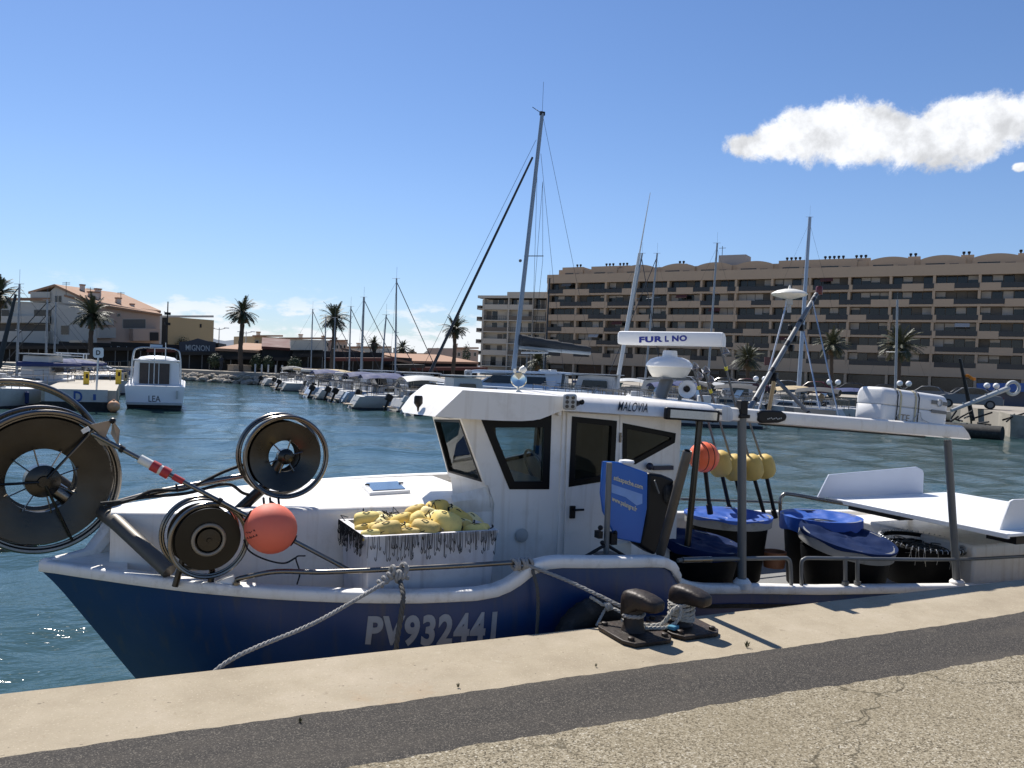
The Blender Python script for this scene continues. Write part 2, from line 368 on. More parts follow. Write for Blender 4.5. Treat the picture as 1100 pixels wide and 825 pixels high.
# ------------------------------------------------------------------ ground, water, quay
QZ, QY = 1.05, 4.41
def ground_mat(name, kind):
    m, N, L, B = nt(name)
    g = N.new('ShaderNodeNewGeometry'); P = g.outputs['Position']
    def nz(s, d=6, r=.6):
        n = N.new('ShaderNodeTexNoise'); n.inputs['Scale'].default_value = s; n.inputs['Detail'].default_value = d; n.inputs['Roughness'].default_value = r; L.new(P, n.inputs['Vector']); return n.outputs['Fac']
    def ramp(x, stops):
        r = N.new('ShaderNodeValToRGB'); L.new(x, r.inputs[0]); e = r.color_ramp.elements
        e[0].position, e[0].color = stops[0][0], (*stops[0][1], 1); e[1].position, e[1].color = stops[-1][0], (*stops[-1][1], 1)
        for p, c in stops[1:-1]: q = e.new(p); q.color = (*c, 1)
        return r.outputs[0]
    def mix(f, a, b, mode='MIX'):
        x = N.new('ShaderNodeMix'); x.data_type = 'RGBA'; x.blend_type = mode
        if isinstance(f, float): x.inputs[0].default_value = f
        else: L.new(f, x.inputs[0])
        for i, q in ((6, a), (7, b)):
            if isinstance(q, tuple): x.inputs[i].default_value = (*q, 1)
            else: L.new(q, x.inputs[i])
        return x.outputs[2]
    def mr(x, a, b, c=0., d=1.):
        r = N.new('ShaderNodeMapRange'); L.new(x, r.inputs[0]); r.inputs[1].default_value = a; r.inputs[2].default_value = b; r.inputs[3].default_value = c; r.inputs[4].default_value = d; return r.outputs[0]
    def bump(h, s, dist, prev=None):
        b = N.new('ShaderNodeBump'); b.inputs['Strength'].default_value = s; b.inputs['Distance'].default_value = dist; L.new(h, b.inputs['Height'])
        if prev is not None: L.new(prev, b.inputs['Normal'])
        return b.outputs[0]
    if kind == 'coping':
        c = ramp(nz(2.3, 8, .65), [(.3, (.29, .24, .168)), (.5, (.35, .295, .21)), (.7, (.395, .335, .248))])
        c = mix(mr(nz(55, 3), .60, .75, 0, .55), c, (.26, .20, .13)); c = mix(mr(nz(95, 2), .60, .72, 0, .5), c, (.56, .48, .36))
        c = mix(mr(nz(9, 9, .75), .62, .74, 0, .7), c, (.17, .135, .09)); c = mix(mr(nz(.55, 9, .75), .50, .70, 0, .40), c, (.23, .19, .135)); c = mix(mr(nz(1.1, 6, .7), .60, .72, 0, .35), c, (.40, .25, .13))
        c = mix(mr(nz(34, 2), .70, .76, 0, .7), c, (.10, .08, .06)); c = mix(mr(nz(3.3, 4, .8), .66, .74, 0, .5), c, (.46, .41, .32))
        n = bump(nz(120, 4), .35, .006); n = bump(nz(6, 6), .25, .02, n); rough = .9
    elif kind == 'asphalt':
        v = N.new('ShaderNodeTexVoronoi'); v.inputs['Scale'].default_value = 230; L.new(P, v.inputs['Vector'])
        s = N.new('ShaderNodeSeparateColor'); L.new(v.outputs['Color'], s.inputs[0])
        c = ramp(s.outputs[0], [(0, (.020, .018, .016)), (.5, (.036, .032, .028)), (.85, (.066, .058, .049)), (1, (.17, .15, .12))])
        st = N.new('ShaderNodeMapping'); st.inputs['Scale'].default_value = (.25, 1.6, 1); L.new(P, st.inputs[0])
        n5 = N.new('ShaderNodeTexNoise'); n5.inputs['Scale'].default_value = 3; n5.inputs['Detail'].default_value = 7; L.new(st.outputs[0], n5.inputs['Vector'])
        c = mix(mr(n5.outputs['Fac'], .45, .75, 0, .55), c, (.085, .073, .058)); c = mix(mr(nz(1.7, 8, .7), .62, .75, 0, .5), c, (.13, .11, .085))
        n = bump(v.outputs['Distance'], .35, .004); rough = .85
    elif kind == 'pave':
        v = N.new('ShaderNodeTexVoronoi'); v.inputs['Scale'].default_value = 140; L.new(P, v.inputs['Vector'])
        s = N.new('ShaderNodeSeparateColor'); L.new(v.outputs['Color'], s.inputs[0])
        c = ramp(s.outputs[0], [(0, (.04, .033, .022)), (.2, (.14, .115, .074)), (.45, (.25, .21, .142)), (.8, (.325, .28, .195)), (.95, (.42, .375, .285)), (1, (.55, .51, .42))])
        c = mix(mr(nz(150, 2), .56, .68, 0, .7), c, (.07, .055, .035)); c = mix(mr(nz(1.3, 7, .65), .42, .68, 0, .45), c, (.20, .165, .105))
        # cracks: edges of large warped cells
        dn = N.new('ShaderNodeTexNoise'); dn.inputs['Scale'].default_value = 3.2; dn.inputs['Detail'].default_value = 7; L.new(P, dn.inputs['Vector'])
        ad = N.new('ShaderNodeVectorMath'); ad.operation = 'MULTIPLY_ADD'; L.new(dn.outputs['Color'], ad.inputs[0]); ad.inputs[1].default_value = (.5, .5, 0); L.new(P, ad.inputs[2])
        cr = N.new('ShaderNodeTexVoronoi'); cr.feature = 'DISTANCE_TO_EDGE'; cr.inputs['Scale'].default_value = .8; L.new(ad.outputs[0], cr.inputs['Vector'])
        k = mr(cr.outputs['Distance'], .0015, .0065, 1., 0.); k2 = N.new('ShaderNodeMath'); k2.operation = 'MULTIPLY'; L.new(k, k2.inputs[0]); L.new(mr(nz(2.1, 3), .40, .56, .05, .85), k2.inputs[1])
        c = mix(k2.outputs[0], c, (.06, .05, .03))
        n = bump(v.outputs['Distance'], .28, .004); rough = .9
    elif kind == 'stone':
        c = ramp(nz(.7, 8, .7), [(.3, (.22, .20, .16)), (.7, (.38, .34, .28))]); n = bump(nz(3, 6), .4, .1); rough = .9
    else:
        c = ramp(nz(.05, 8, .6), [(.3, (.25, .22, .18)), (.7, (.36, .33, .28))]); n = bump(nz(2, 4), .2, .02); rough = .9
    L.new(c, B.inputs['Base Color']); B.inputs['Roughness'].default_value = rough; B.inputs['Specular IOR Level'].default_value = .25; L.new(n, B.inputs['Normal'])
    return m
G = {k: ground_mat('ground_'+k, k) for k in ('coping', 'asphalt', 'pave', 'stone', 'land')}
def edge_noise(x, a): return a*(.5*math.sin(x*3.1+1)+.3*math.sin(x*9.7)+.35*math.sin(x*23.3+2)+.25*math.sin(x*61))
# quay wall and coping (solid down below the water)
m = MB(); m.box((20, (3.4+QY)/2, (QZ-3)/2), (120, QY-3.4, QZ+3))
tag(m.build('quay_edge', G['coping'], bevel=.012), kind='structure')
# asphalt strip
m = MB(); rows = []
xs = np.arange(-12, 45, .03)
def kerbY(x): return 3.70+edge_noise(x, .010)+(.05*max(0, min(1, (x-4.7)/1.5)))
m.loft([[V((x, 3.09+edge_noise(x*1.3+5, .022)-.25, QZ+.004)) for x in xs], [V((x, kerbY(x), QZ+.004)) for x in xs]])
tag(m.build('asphalt_strip', G['asphalt']), kind='structure')
# pavement of exposed aggregate
m = MB(); m.loft([[V((x, -60, QZ+.009)) for x in xs], [V((x, 3.125+edge_noise(x*1.1+9, .016)+.02*math.sin(x*.8), QZ+.009)) for x in xs]])
tag(m.build('pavement', G['pave']), kind='structure')
# land beyond the harbour, reaching the horizon
SH = [(-4000, 150), (-120, 128), (-40, 108), (2.4, 100), (14, 88.3), (26, 86), (42, 84), (60, 74), (66, 60), (60, 44), (50, 34), (44.6, 29.6), (47, 16), (56, -20), (120, -300), (4000, -4000)]
m = MB(); far = [V((6000, -4000, 1.2)), V((6000, 6000, 1.2)), V((-4000, 6000, 1.2))]
top = [V((x, y, 1.2)) for x, y in SH]
m.add(top+far, [tuple(range(len(top)+3))])
for a, b in zip(top, top[1:]): m.add([a, b, V((b.x, b.y, -3)), V((a.x, a.y, -3))], [(0, 1, 2, 3)])
tag(m.build('land', G['land'], smooth=False), kind='structure')
# water: displaced near sheet out to the far banks
rr = [3.0]
while rr[-1] < 700: rr.append(rr[-1]*1.0125+.004)
rr = np.array(rr); aa = np.radians(np.linspace(-75, 105, 420))
RRm, AA = np.meshgrid(rr, aa, indexing='ij'); X = RRm*np.sin(AA); Y = RRm*np.cos(AA)
rs = np.random.RandomState(3); Z = np.zeros_like(X)
for i in range(46):
    lam = .28*(1.09**i) if i < 34 else rs.uniform(.8, 4); th = rs.normal(-.5, .75); k = 2*math.pi/lam
    amp = .0040*lam**.95*rs.uniform(.5, 1.3); fade = np.clip(1-(RRm*.013/lam-.15)/.35, 0, 1)
    ph = k*(X*np.sin(th)+Y*np.cos(th))+rs.uniform(0, 6.28)
    s_ = np.sin(ph+.35*np.sin(ph*.37+1)); Z += amp*fade*(s_ - .25*np.cos(2*ph))
me = bpy.data.meshes.new('water'); nr, na = X.shape
idx = np.arange(nr*na).reshape(nr, na)
fs = np.stack([idx[:-1, :-1], idx[:-1, 1:], idx[1:, 1:], idx[1:, :-1]], -1).reshape(-1, 4)
me.from_pydata(np.stack([X, Y, Z], -1).reshape(-1, 3).tolist(), [], fs.tolist())
me.polygons.foreach_set('use_smooth', [True]*len(me.polygons))
bm = bmesh.new(); bm.from_mesh(me); bmesh.ops.recalc_face_normals(bm, faces=bm.faces)
if sum(f.normal.z for f in list(bm.faces)[:50]) < 0: bmesh.ops.reverse_faces(bm, faces=bm.faces)
bm.to_mesh(me); bm.free()
ob = bpy.data.objects.new('water', me); COL.objects.link(ob); tag(ob, kind='structure')
m_, N, L, B = nt('harbour_water')
g = N.new('ShaderNodeNewGeometry')
def wn(scale, detail, sx, sy, rot):
    mp = N.new('ShaderNodeMapping'); mp.inputs['Scale'].default_value = (sx, sy, 1); mp.inputs['Rotation'].default_value = (0, 0, rot); L.new(g.outputs['Position'], mp.inputs[0])
    n = N.new('ShaderNodeTexNoise'); n.inputs['Scale'].default_value = scale; n.inputs['Detail'].default_value = detail; n.inputs['Roughness'].default_value = .6; L.new(mp.outputs[0], n.inputs['Vector']); return n.outputs['Fac']
b1 = N.new('ShaderNodeBump'); b1.inputs['Strength'].default_value = .5; b1.inputs['Distance'].default_value = .011; L.new(wn(5.5, 4, 1, 2.2, .4), b1.inputs['Height'])
b2 = N.new('ShaderNodeBump'); b2.inputs['Strength'].default_value = .7; b2.inputs['Distance'].default_value = .055; L.new(wn(1.7, 4, 1, 1.9, .5), b2.inputs['Height']); L.new(b1.outputs[0], b2.inputs['Normal'])
L.new(b2.outputs[0], B.inputs['Normal'])
B.inputs['Base Color'].default_value = (.030, .066, .064, 1); B.inputs['Roughness'].default_value = .08; B.inputs['IOR'].default_value = 1.33
me.materials.append(m_)
# distant hills behind the town
m = MB(); rows = [[], []]
for i in range(120):
    a = R(-5+60*i/119); d = 5200; h = 25+95*max(0, math.sin(i*.11)+.5*math.sin(i*.31+1)+.3*math.sin(i*.83)) if i > 0 else 60
    rows[0].append(V((d*math.sin(a), d*math.cos(a), 0))); rows[1].append(V((d*1.06*math.sin(a), d*1.06*math.cos(a), h)))
m.loft(rows); tag(m.build('hills', mat('hazed_hill', (.10, .13, .17), .95, var=.25, scale=.004)), kind='structure')  # blue of distant haze is mixed into the hill colour
# ================================================================== fishing boat
YC = 6.15
boat = empty('fishing_boat', (4.5, YC, 0), 'blue and white fishing boat with wheelhouse moored alongside the near quay', 'fishing boat')
def s_stem(z): return -.47 + max(0, 1.2-z)*.72 - .02*max(0, min(1, (z-1.1)/.1))
def Bz(z): return 1.42 if z > .3 else 1.42-(.3-z)*.9
def halfb(X, z):
    s = s_stem(z)
    if X <= s: return 0.0
    b = Bz(z)
    if X < 3: b *= 1-((3-X)/(3-s))**2.2
    if X > 6: b *= 1-.06*((X-6)/3.6)**2
    return b
NEAR = [(-.5, 1.21), (-.09, 1.195), (.38, 1.172), (.84, 1.16), (1.28, 1.155), (1.69, 1.155), (2.05, 1.165), (2.2, 1.185), (2.29, 1.215), (2.36, 1.255), (2.42, 1.30), (2.48, 1.335), (2.56, 1.352), (2.65, 1.355), (2.96, 1.335), (3.35, 1.315), (3.46, 1.305), (3.525, 1.275), (3.57, 1.225), (3.64, 1.16), (3.72, 1.11), (3.80, 1.06), (3.89, 1.0), (3.97, .955), (4.06, .925), (4.18, .905), (4.35, .89), (4.58, .875), (5.39, .80), (6.3, .74), (8.0, .62), (9.7, .55)]
FAR = [(-.5, 1.21), (-.22, 1.23), (-.14, 1.27), (-.06, 1.48), (.5, 1.53), (4.3, 1.56), (4.5, 1.5), (4.7, 1.2), (5.0, 1.08), (9.7, .95)]
def inset(X): k = max(0, min(1, (X-3.5)/.55)); return .55*k*k*(3-2*k)
def hullY(X, z, zs, side):
    h = halfb(X, z)
    if side < 0: h = max(0, h-inset(X))
    h = h; h -= .022*max(0, min(1, (z-(zs-.16))/.16))*(1 if h > .1 else h/.1)
    return YC+side*h
us = sorted(set([round(i/110, 5) for i in range(111)]+[(x+.47)/10.07 for x, _ in NEAR if -.47 < x < 9.6]))
X_of = lambda u, z: s_stem(z)+(9.6-s_stem(z))*u
ZR = [-.4, -.1, .1, .3, .5, .65, .8, .9, .97, 1.0]
def shell(side, prof, inset=0, z0=None):
    rows = []
    for u in us:
        zs = lerp(prof, -.47+10.07*u); row = []
        lo = -.4 if z0 is None else z0
        for t in ([0, .2, .35, .5, .63, .74, .84, .90, .95, .985, 1] if z0 is None else [0, .5, 1]):
            z = lo+(zs-lo)*t; X = X_of(u, z)
            y = hullY(X, z, zs, side)
            y = YC+side*max(0, abs(y-YC)-inset)
            row.append(V((X+(inset if u < .02 else 0), y, z)))
        rows.append(row)
    return rows
m = MB(); ra = shell(-1, NEAR); rb = shell(1, FAR); m.loft(ra); m.loft(rb)
m.loft([ra[-1], rb[-1]])
hull = m.build('hull', 'navy', boat, sharp=50)
m = MB(); m.loft(shell(-1, NEAR, .07, .45)); m.build('bulwark_lining', 'gel', boat, sharp=50)
m = MB(); m.loft(shell(1, FAR, .05, .45)); m.build('bulwark_lining', 'gel', boat, sharp=50)
# white rubbing rail along the sheer
def rail_rows(side, prof):
    P = [V((X_of(u, lerp(prof, -.47+10.07*u)), hullY(X_of(u, lerp(prof, -.47+10.07*u)), lerp(prof, -.47+10.07*u), lerp(prof, -.47+10.07*u), side), lerp(prof, -.47+10.07*u))) for u in us]
    return P
def rim_sweep(side, prof):
    P = rail_rows(side, prof); rows = []; cs = [(.022, -.006), (.030, .004), (.030, .046), (.024, .058), (.012, .064), (-.066, .064), (-.078, .056), (-.080, -.005)]
    for i, p in enumerate(P):
        t = P[min(i+1, len(P)-1)]-P[max(i-1, 0)]; tl = math.hypot(t.x, t.y) or 1; n = V((t.y/tl*(1), -t.x/tl, 0))*(1 if side < 0 else -1)
        sl = V((0, 0, 1)); tt = t.normalized(); up = (sl-tt*sl.dot(tt)).normalized()
        fade = min(1, i/6+.35)
        rows.append([p+n*a*(1 if a > 0 else fade)+up*b for a, b in cs])
    return rows
m = MB(); m.loft(rim_sweep(-1, NEAR), closed=True, caps=True); m.loft(rim_sweep(1, FAR), closed=True, caps=True)
m.sphere((-.465, YC, 1.245), .045, 12)
m.build('rubbing_rail', 'rim', boat, sharp=50)
# deck floor and fore deck
m = MB(); m.loft([[V((x, YC-max(0, halfb(x, .5)-.03-inset(x)), .5)), V((x, YC+max(0, halfb(x, .5)-.03), .5))] for x in np.arange(.1, 9.55, .15)]); m.build('deck', mat('worn_grey_deck', (.20, .20, .195), .7, var=.2, dirt=(.10, .095, .08), damt=.6), boat)
m = MB(); rows = []
for x in np.linspace(-.43, .02, 8): h = max(0, halfb(x, 1.2)-.03); rows.append([V((x, YC-h, 1.255)), V((x, YC+h, 1.262))])
rows.append([V((.02, YC-max(0, halfb(.02, .8)-.04), .8)), V((.02, YC+max(0, halfb(.02, .8)-.04), .8))]); m.loft(rows); m.build('fore_deck', 'gel', boat, sharp=30)
# raised side deck that carries the wheelhouse
BXN = [(-.1, 6.06), (.05, 6.0), (.3, 5.90), (.6, 5.84), (1.2, 5.80), (2.2, 5.775), (5, 5.775)]
m = MB(); rows = []
for x in list(np.arange(-.09, 2.75, .12)):
    yn = lerp(BXN, x); yf = YC+halfb(x, 1.5)-.06; zt = 1.595+.02*max(0, min(1, x))
    zlo = .45 if x > .9 else .45+.65*(.9-x)/1.0
    rows.append([V((x, yn, zlo)), V((x, yn, zt-.05)), V((x, yn+.006, zt-.022)), V((x, yn+.022, zt-.006)), V((x, yn+.05, zt)), V((x, yf, zt-.02)), V((x, min(yf, YC+max(0, halfb(x, max(zlo, .9))-.04)), max(zlo, .9)))])
m.loft(rows, caps=True); sd_ = m.build('side_deck', 'gel', boat, sharp=45)
# hatch on the side deck
hp = [pz(388, 518.5, 1.635), pz(430, 516.5, 1.635), pz(441, 526.5, 1.635), pz(397, 529, 1.635)]
m = MB(); m.prism([p-V((0, 0, .03)) for p in hp], (0, 0, .03)); ht = m.build('deck_hatch', 'white', boat, bevel=.006)
c = sum(hp, V())/4; m = MB(); m.prism([c+(p-c)*.80+V((0, 0, .003)) for p in hp], (0, 0, .004)); m.build('hatch_pane', mat('smoked_acrylic', (.05, .08, .16), .1), ht)
for a, b in ((0, 3), (1, 2)): p = hp[a].lerp(hp[b], .35); m = MB(); m.box(p.lerp(c, .15)+V((0, 0, .012)), (.035, .02, .012)); m.build('hatch_latch', 'black', ht)
MT['pipe'] = mat('brown_grey_pipe', (.11, .098, .082), .5, .5, var=.3, scale=12, dirt=(.05, .042, .03), damt=.6)
# ------------------------------------------------------------------ wheelhouse
WY = 5.74
def w2(x, y, Y=WY): p = py(x, y, Y); return (p.x, p.z)
def wf(Y): return lambda a, b, t: V((a, Y+t, b))
front_b = w2(531, 541); xaft = w2(731, 470)[0]
win1 = [w2(518, 451.5), w2(580, 451.5), w2(591.5, 446), w2(589, 524.7), w2(547.6, 524.7)]
doorw = [w2(613.8, 447.6), w2(660.9, 452.4), w2(657.8, 514.5), w2(610.2, 522.2)]
tri = [w2(669.5, 455.2), w2(725, 466), w2(724, 475), w2(682, 498), w2(669, 495.5)]
roofz = lambda x: lerp([(w2(497, 419)[0], w2(497, 440)[1]), (w2(606, 440)[0], w2(606, 441)[1]), (w2(787, 452)[0], w2(787, 452)[1])], x)
outer = [w2(497, 447), w2(524, 521), front_b, (front_b[0], .5), (xaft, .5), (xaft, roofz(xaft)+.03), (w2(606, 441)[0], w2(606, 438)[1])]
m = MB(); m.plate(outer, [win1, doorw, tri], wf(WY), 0, .045)
house = m.build('wheelhouse', 'gel', boat, sharp=30, smooth=False)
# flare where house meets deck
m = MB(); rows = []
for i in range(14):
    x = front_b[0]-.34+i*(.34+1.05)/13
    zt = 1.60; k = .02+.09*math.exp(-((x-front_b[0]-.05)/.35)**2)
    rows.append([V((x, WY+.045, zt+k+.035)), V((x, WY+.010, zt+k*.5+.01)), V((x, WY+.022, zt-.01)), V((x, WY+.034, zt-.05))])
m.loft(rows); m.build('coaming', 'gel', boat)
# three front panes: near, far, reverse raked
A0, A1 = V((*w2(497, 447)[:1], WY, w2(497, 447)[1])), V((w2(524, 521)[0], WY, w2(524, 521)[1]))
A2 = V((front_b[0]-.02, WY, 1.58))
CY = 6.32
C0 = py(467, 447, CY); C1 = py(484, 511, CY); C2 = V((C1.x+.03, CY, 1.58))
F0, F1, F2 = [V((p.x+.36, 6.95, p.z)) for p in (A0, A1, A2)]
def quadf(P, Q, S, T):   # bilinear u along P->Q top, v down to T->S
    def f(u, v, t):
        n = (Q-P).cross(T-P).normalized(); p = (P*(1-u)+Q*u)*(1-v)+(T*(1-u)+S*u)*v
        return p+n*t
    return f
for (a0, a1, a2, b0, b1, b2) in ((A0, A1, A2, C0, C1, C2), (C0, C1, C2, F0, F1, F2)):
    fq = quadf(a0, b0, b1, a1)
    hole = [(.07, .05), (.94, .05), (.94, .90), (.07, .93)]
    m = MB(); m.plate([(0, -.08), (1, -.08), (1, 1), (0, 1)], [hole], fq, -.02, .02); m.add([a1, b1, b2, a2], [(0, 1, 2, 3)])
    fr = m.build('front_wall', 'gel', boat, smooth=False)
    m = MB(); m.plate(hole, [], fq, -.004, .004); m.build('windscreen', 'glass', fr, smooth=False)
    m = MB(); m.plate(offs([(a, b) for a, b in hole], -.012), [offs(hole, .02)], fq, -.012, .026); m.build('windscreen_seal', 'trim', fr, smooth=False)
# far wall with windows, aft wall, inside
FY = 6.95
far1 = [w2(529, 452, FY), w2(580, 446, FY), w2(577, 487, FY), w2(533, 497, FY)]
far2 = [w2(612, 450, FY), w2(655, 450, FY), w2(652, 497, FY), w2(612, 497, FY)]
fx0 = F0.x+.02; m = MB()
m.plate([(fx0, 2.4), (F1.x, 1.8), (F2.x, 1.5), (xaft, .5), (xaft, 2.36)], [far1], wf(FY), 0, .04)
fw_ = m.build('far_wall', 'gel', boat, smooth=False)
m = MB(); m.plate(offs(far1, -.012), [offs(far1, .02)], wf(FY), -.01, .05); m.build('window_trim', 'trim', fw_, smooth=False)
m = MB(); m.plate(far1, [], wf(FY), .015, .02); m.build('window_pane', 'glass', fw_, smooth=False)
m = MB(); m.box((xaft-.02, (WY+FY)/2+.04, 1.42), (.04, FY-WY-.08, 1.86)); m.build('aft_wall', 'gel', boat)
m = MB(); cx = A1.x+.35
m.box((cx, 6.36, 1.62), (.42, 1.05, .30)); m.box((cx+.75, 6.4, 1.25), (.4, .4, .08)); m.box((cx+.93, 6.4, 1.5), (.06, .4, .5)); m.box((cx+.75, 6.4, .9), (.1, .1, .7))
m.ring((cx+.3, 6.25, 1.83), (1, 0, .4), .15, .012); m.box((cx+.02, 6.5, 1.86), (.05, .3, .2))
m.build('helm_console', mat('console_grey', (.28, .28, .27), .6), boat, bevel=.01)
for loop, nm in ((win1, 'side_window'), (tri, 'side_window')):
    m = MB(); wdt = .055
    m.plate(offs(loop, -.006), [offs(loop, .056 if loop is win1 else .036)], wf(WY), -.006, .03); wo = m.build(nm, 'trim', boat, smooth=False)
    m = MB(); m.plate(offs(loop, .006), [], wf(WY), .008, .013); m.build('window_pane', 'glass' if loop is win1 else 'glassd', wo, smooth=False)
# door panel, proud of the wall
do = [w2(608.5, 443), w2(664.5, 446), w2(663, 560), (w2(663, 560)[0], .55), (w2(608.5, 540)[0], .55)]
m = MB(); m.plate(do, [doorw], wf(WY), -.016, -.003); dr = m.build('door', 'gel', boat, smooth=False)
m = MB(); m.plate(offs(doorw, -.004), [offs(doorw, .042)], wf(WY), -.022, .02); m.build('door_window_trim', 'trim', dr, smooth=False)
m = MB(); m.plate(offs(doorw, .005), [], wf(WY), .003, .008); m.build('door_window_pane', 'glassd', dr, smooth=False)
q = py(614.5, 550, WY-.02); m = MB(); m.box(q, (.045, .03, .10)); m.tube([q+V((0, -.03, .02)), q+V((.09, -.03, .02))], .009); m.build('door_handle', 'black', dr)
m = MB()
for x in (605.5, 667): p0 = py(x, 444, WY-.006); m.box((p0.x, WY-.008, 1.45), (.022, .016, 1.78))
m.build('door_post', 'gel', boat)
# ------------------------------------------------------------------ roof
RY, RF = 5.58, 7.02
na = py(467, 447.5, RY); nb = py(497, 419, RY); nc = py(606, 426, RY); nd = py(606, 440.5, RY)
ca = py(433, 443, 6.32); cb = py(459, 419.5, 6.32)
rise = V((0, 0, .02))
fa = V((na.x+.28, RF, na.z)); fb = V((nb.x+.2, RF, nb.z)); fc = V((nc.x, RF, nc.z)); fd = V((nd.x, RF, nd.z))
cc_ = V((nc.x, 6.32, nc.z+.02)); cd = V((nd.x, 6.32, nd.z))
def mid(p, q, t=.5): return p.lerp(q, t)
rows = []
for P in ((na, nb, nc, nd), (mid(na, ca)+V((-.01, 0, .0)), mid(nb, cb)+V((-.0, 0, .008)), mid(nc, cc_), mid(nd, cd)), (ca, cb, cc_, cd), (mid(ca, fa)+V((-.05, 0, .006)), mid(cb, fb)+V((-.03, 0, .01)), mid(cc_, fc), mid(cd, fd)), (fa, fb, fc, fd)):
    a, b, c, d = P; und = V((a.x+.12, a.y, a.z-.012))
    k_ = 0 if P[0] is na or P[0] is fa else 1
    rows.append([a, a.lerp(b, .5)+V((-.012, 0, .012))*k_, b.lerp(a, .04)+V((0, 0, .002))*k_, b.lerp(c, .02), c, d, V((d.x, d.y, d.z)), und])
m = MB(); m.loft(rows, closed=True)
m.add([p.copy() for p in rows[-1]], [tuple(range(8))])
roof = m.build('roof', 'gel', boat, sharp=28)
pn = lambda x, y: (py(x, y, RY).x, py(x, y, RY).z)
arc = [pn(606, 440.5), pn(598, 443), pn(590, 446.5), pn(582, 449.5), pn(573, 451.5), pn(560, 452.3), pn(540, 452), pn(500, 450)]
m = MB(); m.plate([(na.x, na.z), (nb.x, nb.z), (nc.x, nc.z)]+arc, [], wf(RY), -.004, .035)
m.build('roof_fascia', 'gel', boat, smooth=False)
m = MB(); m.loft([[V((a, RY+.03, b)), V((a+.0, WY+.02, b+.004))] for a, b in arc+[(na.x+.05, na.z)]]); m.build('soffit', 'gel', boat)
m = MB()
for i_, (xa, xb, yy) in enumerate(((585, 597, 410.5), (582, 598, 412.8), (588, 595, 415), (590, 593, 417))): m.prism([py(xa, yy, RY-.006), py(xb, yy, RY-.006), py(xb, yy-.7, RY-.006), py(xa, yy-.7, RY-.006)], (0, .002, 0))
m.build('maker_mark', 'palegrey', boat, smooth=False)
for yy in (470, 530, 590): m = MB(); q = py(666.5, yy, WY-.03); m.lathe([(.010, -.04), (.010, .04)], q, (0, 0, 1), 8); m.build('door_hinge', 'steel', dr)
m = MB(); q = py(560, 575, WY-.01); m.lathe([(.05, 0), (.055, .012), (.04, .02), (0, .02)], q, (0, -1, 0), 20); m.build('deck_socket', 'palegrey', boat)
# after part of the roof with sloping edge
T0 = py(606, 426, RY+.09); T1 = py(786, 437, RY+.09); B0 = py(606, 441, RY); B1 = py(786, 452.5, RY)
rows = []
for k in np.linspace(0, 1, 12):
    t = T0.lerp(T1, k); b = B0.lerp(B1, k)
    rows.append([b, b.lerp(t, .5)+V((0, -.012, .012)), b.lerp(t, .93)+V((0, 0, .005)), t+V((0, .03, .006)), V((t.x, 6.3, t.z+.03)), V((t.x, RF-.05, t.z)), V((t.x, RF, b.z)), V((b.x, RF, b.z-.02)), V((b.x, RY+.04, b.z-.008))])
m = MB(); m.loft(rows, closed=True, caps=True); aroof = m.build('after_roof', 'gel', boat, sharp=35)
fn_ = (T0-B0).cross(B1-B0).normalized(); p0_ = B0+(T0-B0)*.5
if fn_.y > 0: fn_ = -fn_
def on_f(x, y, off=.024): return pp(x, y, p0_+fn_*off, fn_)
text_quad('name_lettering', 'MALOVIA', [on_f(663.5, 441), on_f(695.5, 443.2), on_f(696.5, 433.2), on_f(664.5, 431)], 'letterblack', aroof, bold=.006, shear=.2, spacing=1.05)
# corner post between the two roof parts
m = MB(); a = py(604, 427, RY-.01); m.box((a.x, RY+.045, a.z-.075), (.035, .08, .14)); m.build('roof_joint', 'gel', boat, bevel=.02)
# light bar
a, b = py(716, 443.8, RY-.05), py(770, 447.5, RY-.05); m = MB(); ax = (b-a).normalized(); ny = V((0, -1, 0)); az_ = ax.cross(V((0, 1, 0))); m.box((a+b)/2, ((b-a).length+.03, .05, .10), ax=(ax, ny, az_))
lb = m.build('light_bar', 'black', aroof, bevel=.012)
m = MB(); m.box((a+b)/2+ny*.027, ((b-a).length-.04, .006, .066), ax=(ax, ny, az_)); m.build('lens', 'ledface', lb)
# work lamp with six lenses
c = py(612, 431.5, RY-.10); ln = V((-.36, -.93, -.08)).normalized(); lx = V((.93, -.36, 0)).normalized(); lz = V((0, 0, 1)) - ln*ln.z; lz.normalize()
m = MB(); m.box(c, (.105, .05, .125), ax=(lx, ln, lz)); wl = m.build('work_lamp', 'palegrey', boat, bevel=.02)
m = MB()
for i in (-1, 1):
    for j in (-1, 0, 1): m.lathe([(.0, .0), (.015, .0), (.013, .006)], c+lx*.022*i+lz*.034*j+ln*.024, ln, 10)
m.build('lamp_lens', mat('lamp_lens_dark', (.06, .06, .06), .2), wl)
m = MB(); m.tube([c+V((.05, 0, 0)), c+V((.12, .05, -.01)), c+V((.12, .12, -.03))], .014); m.sphere(c+V((.10, -.01, 0)), .022, 10); m.build('lamp_bracket', 'black', wl)
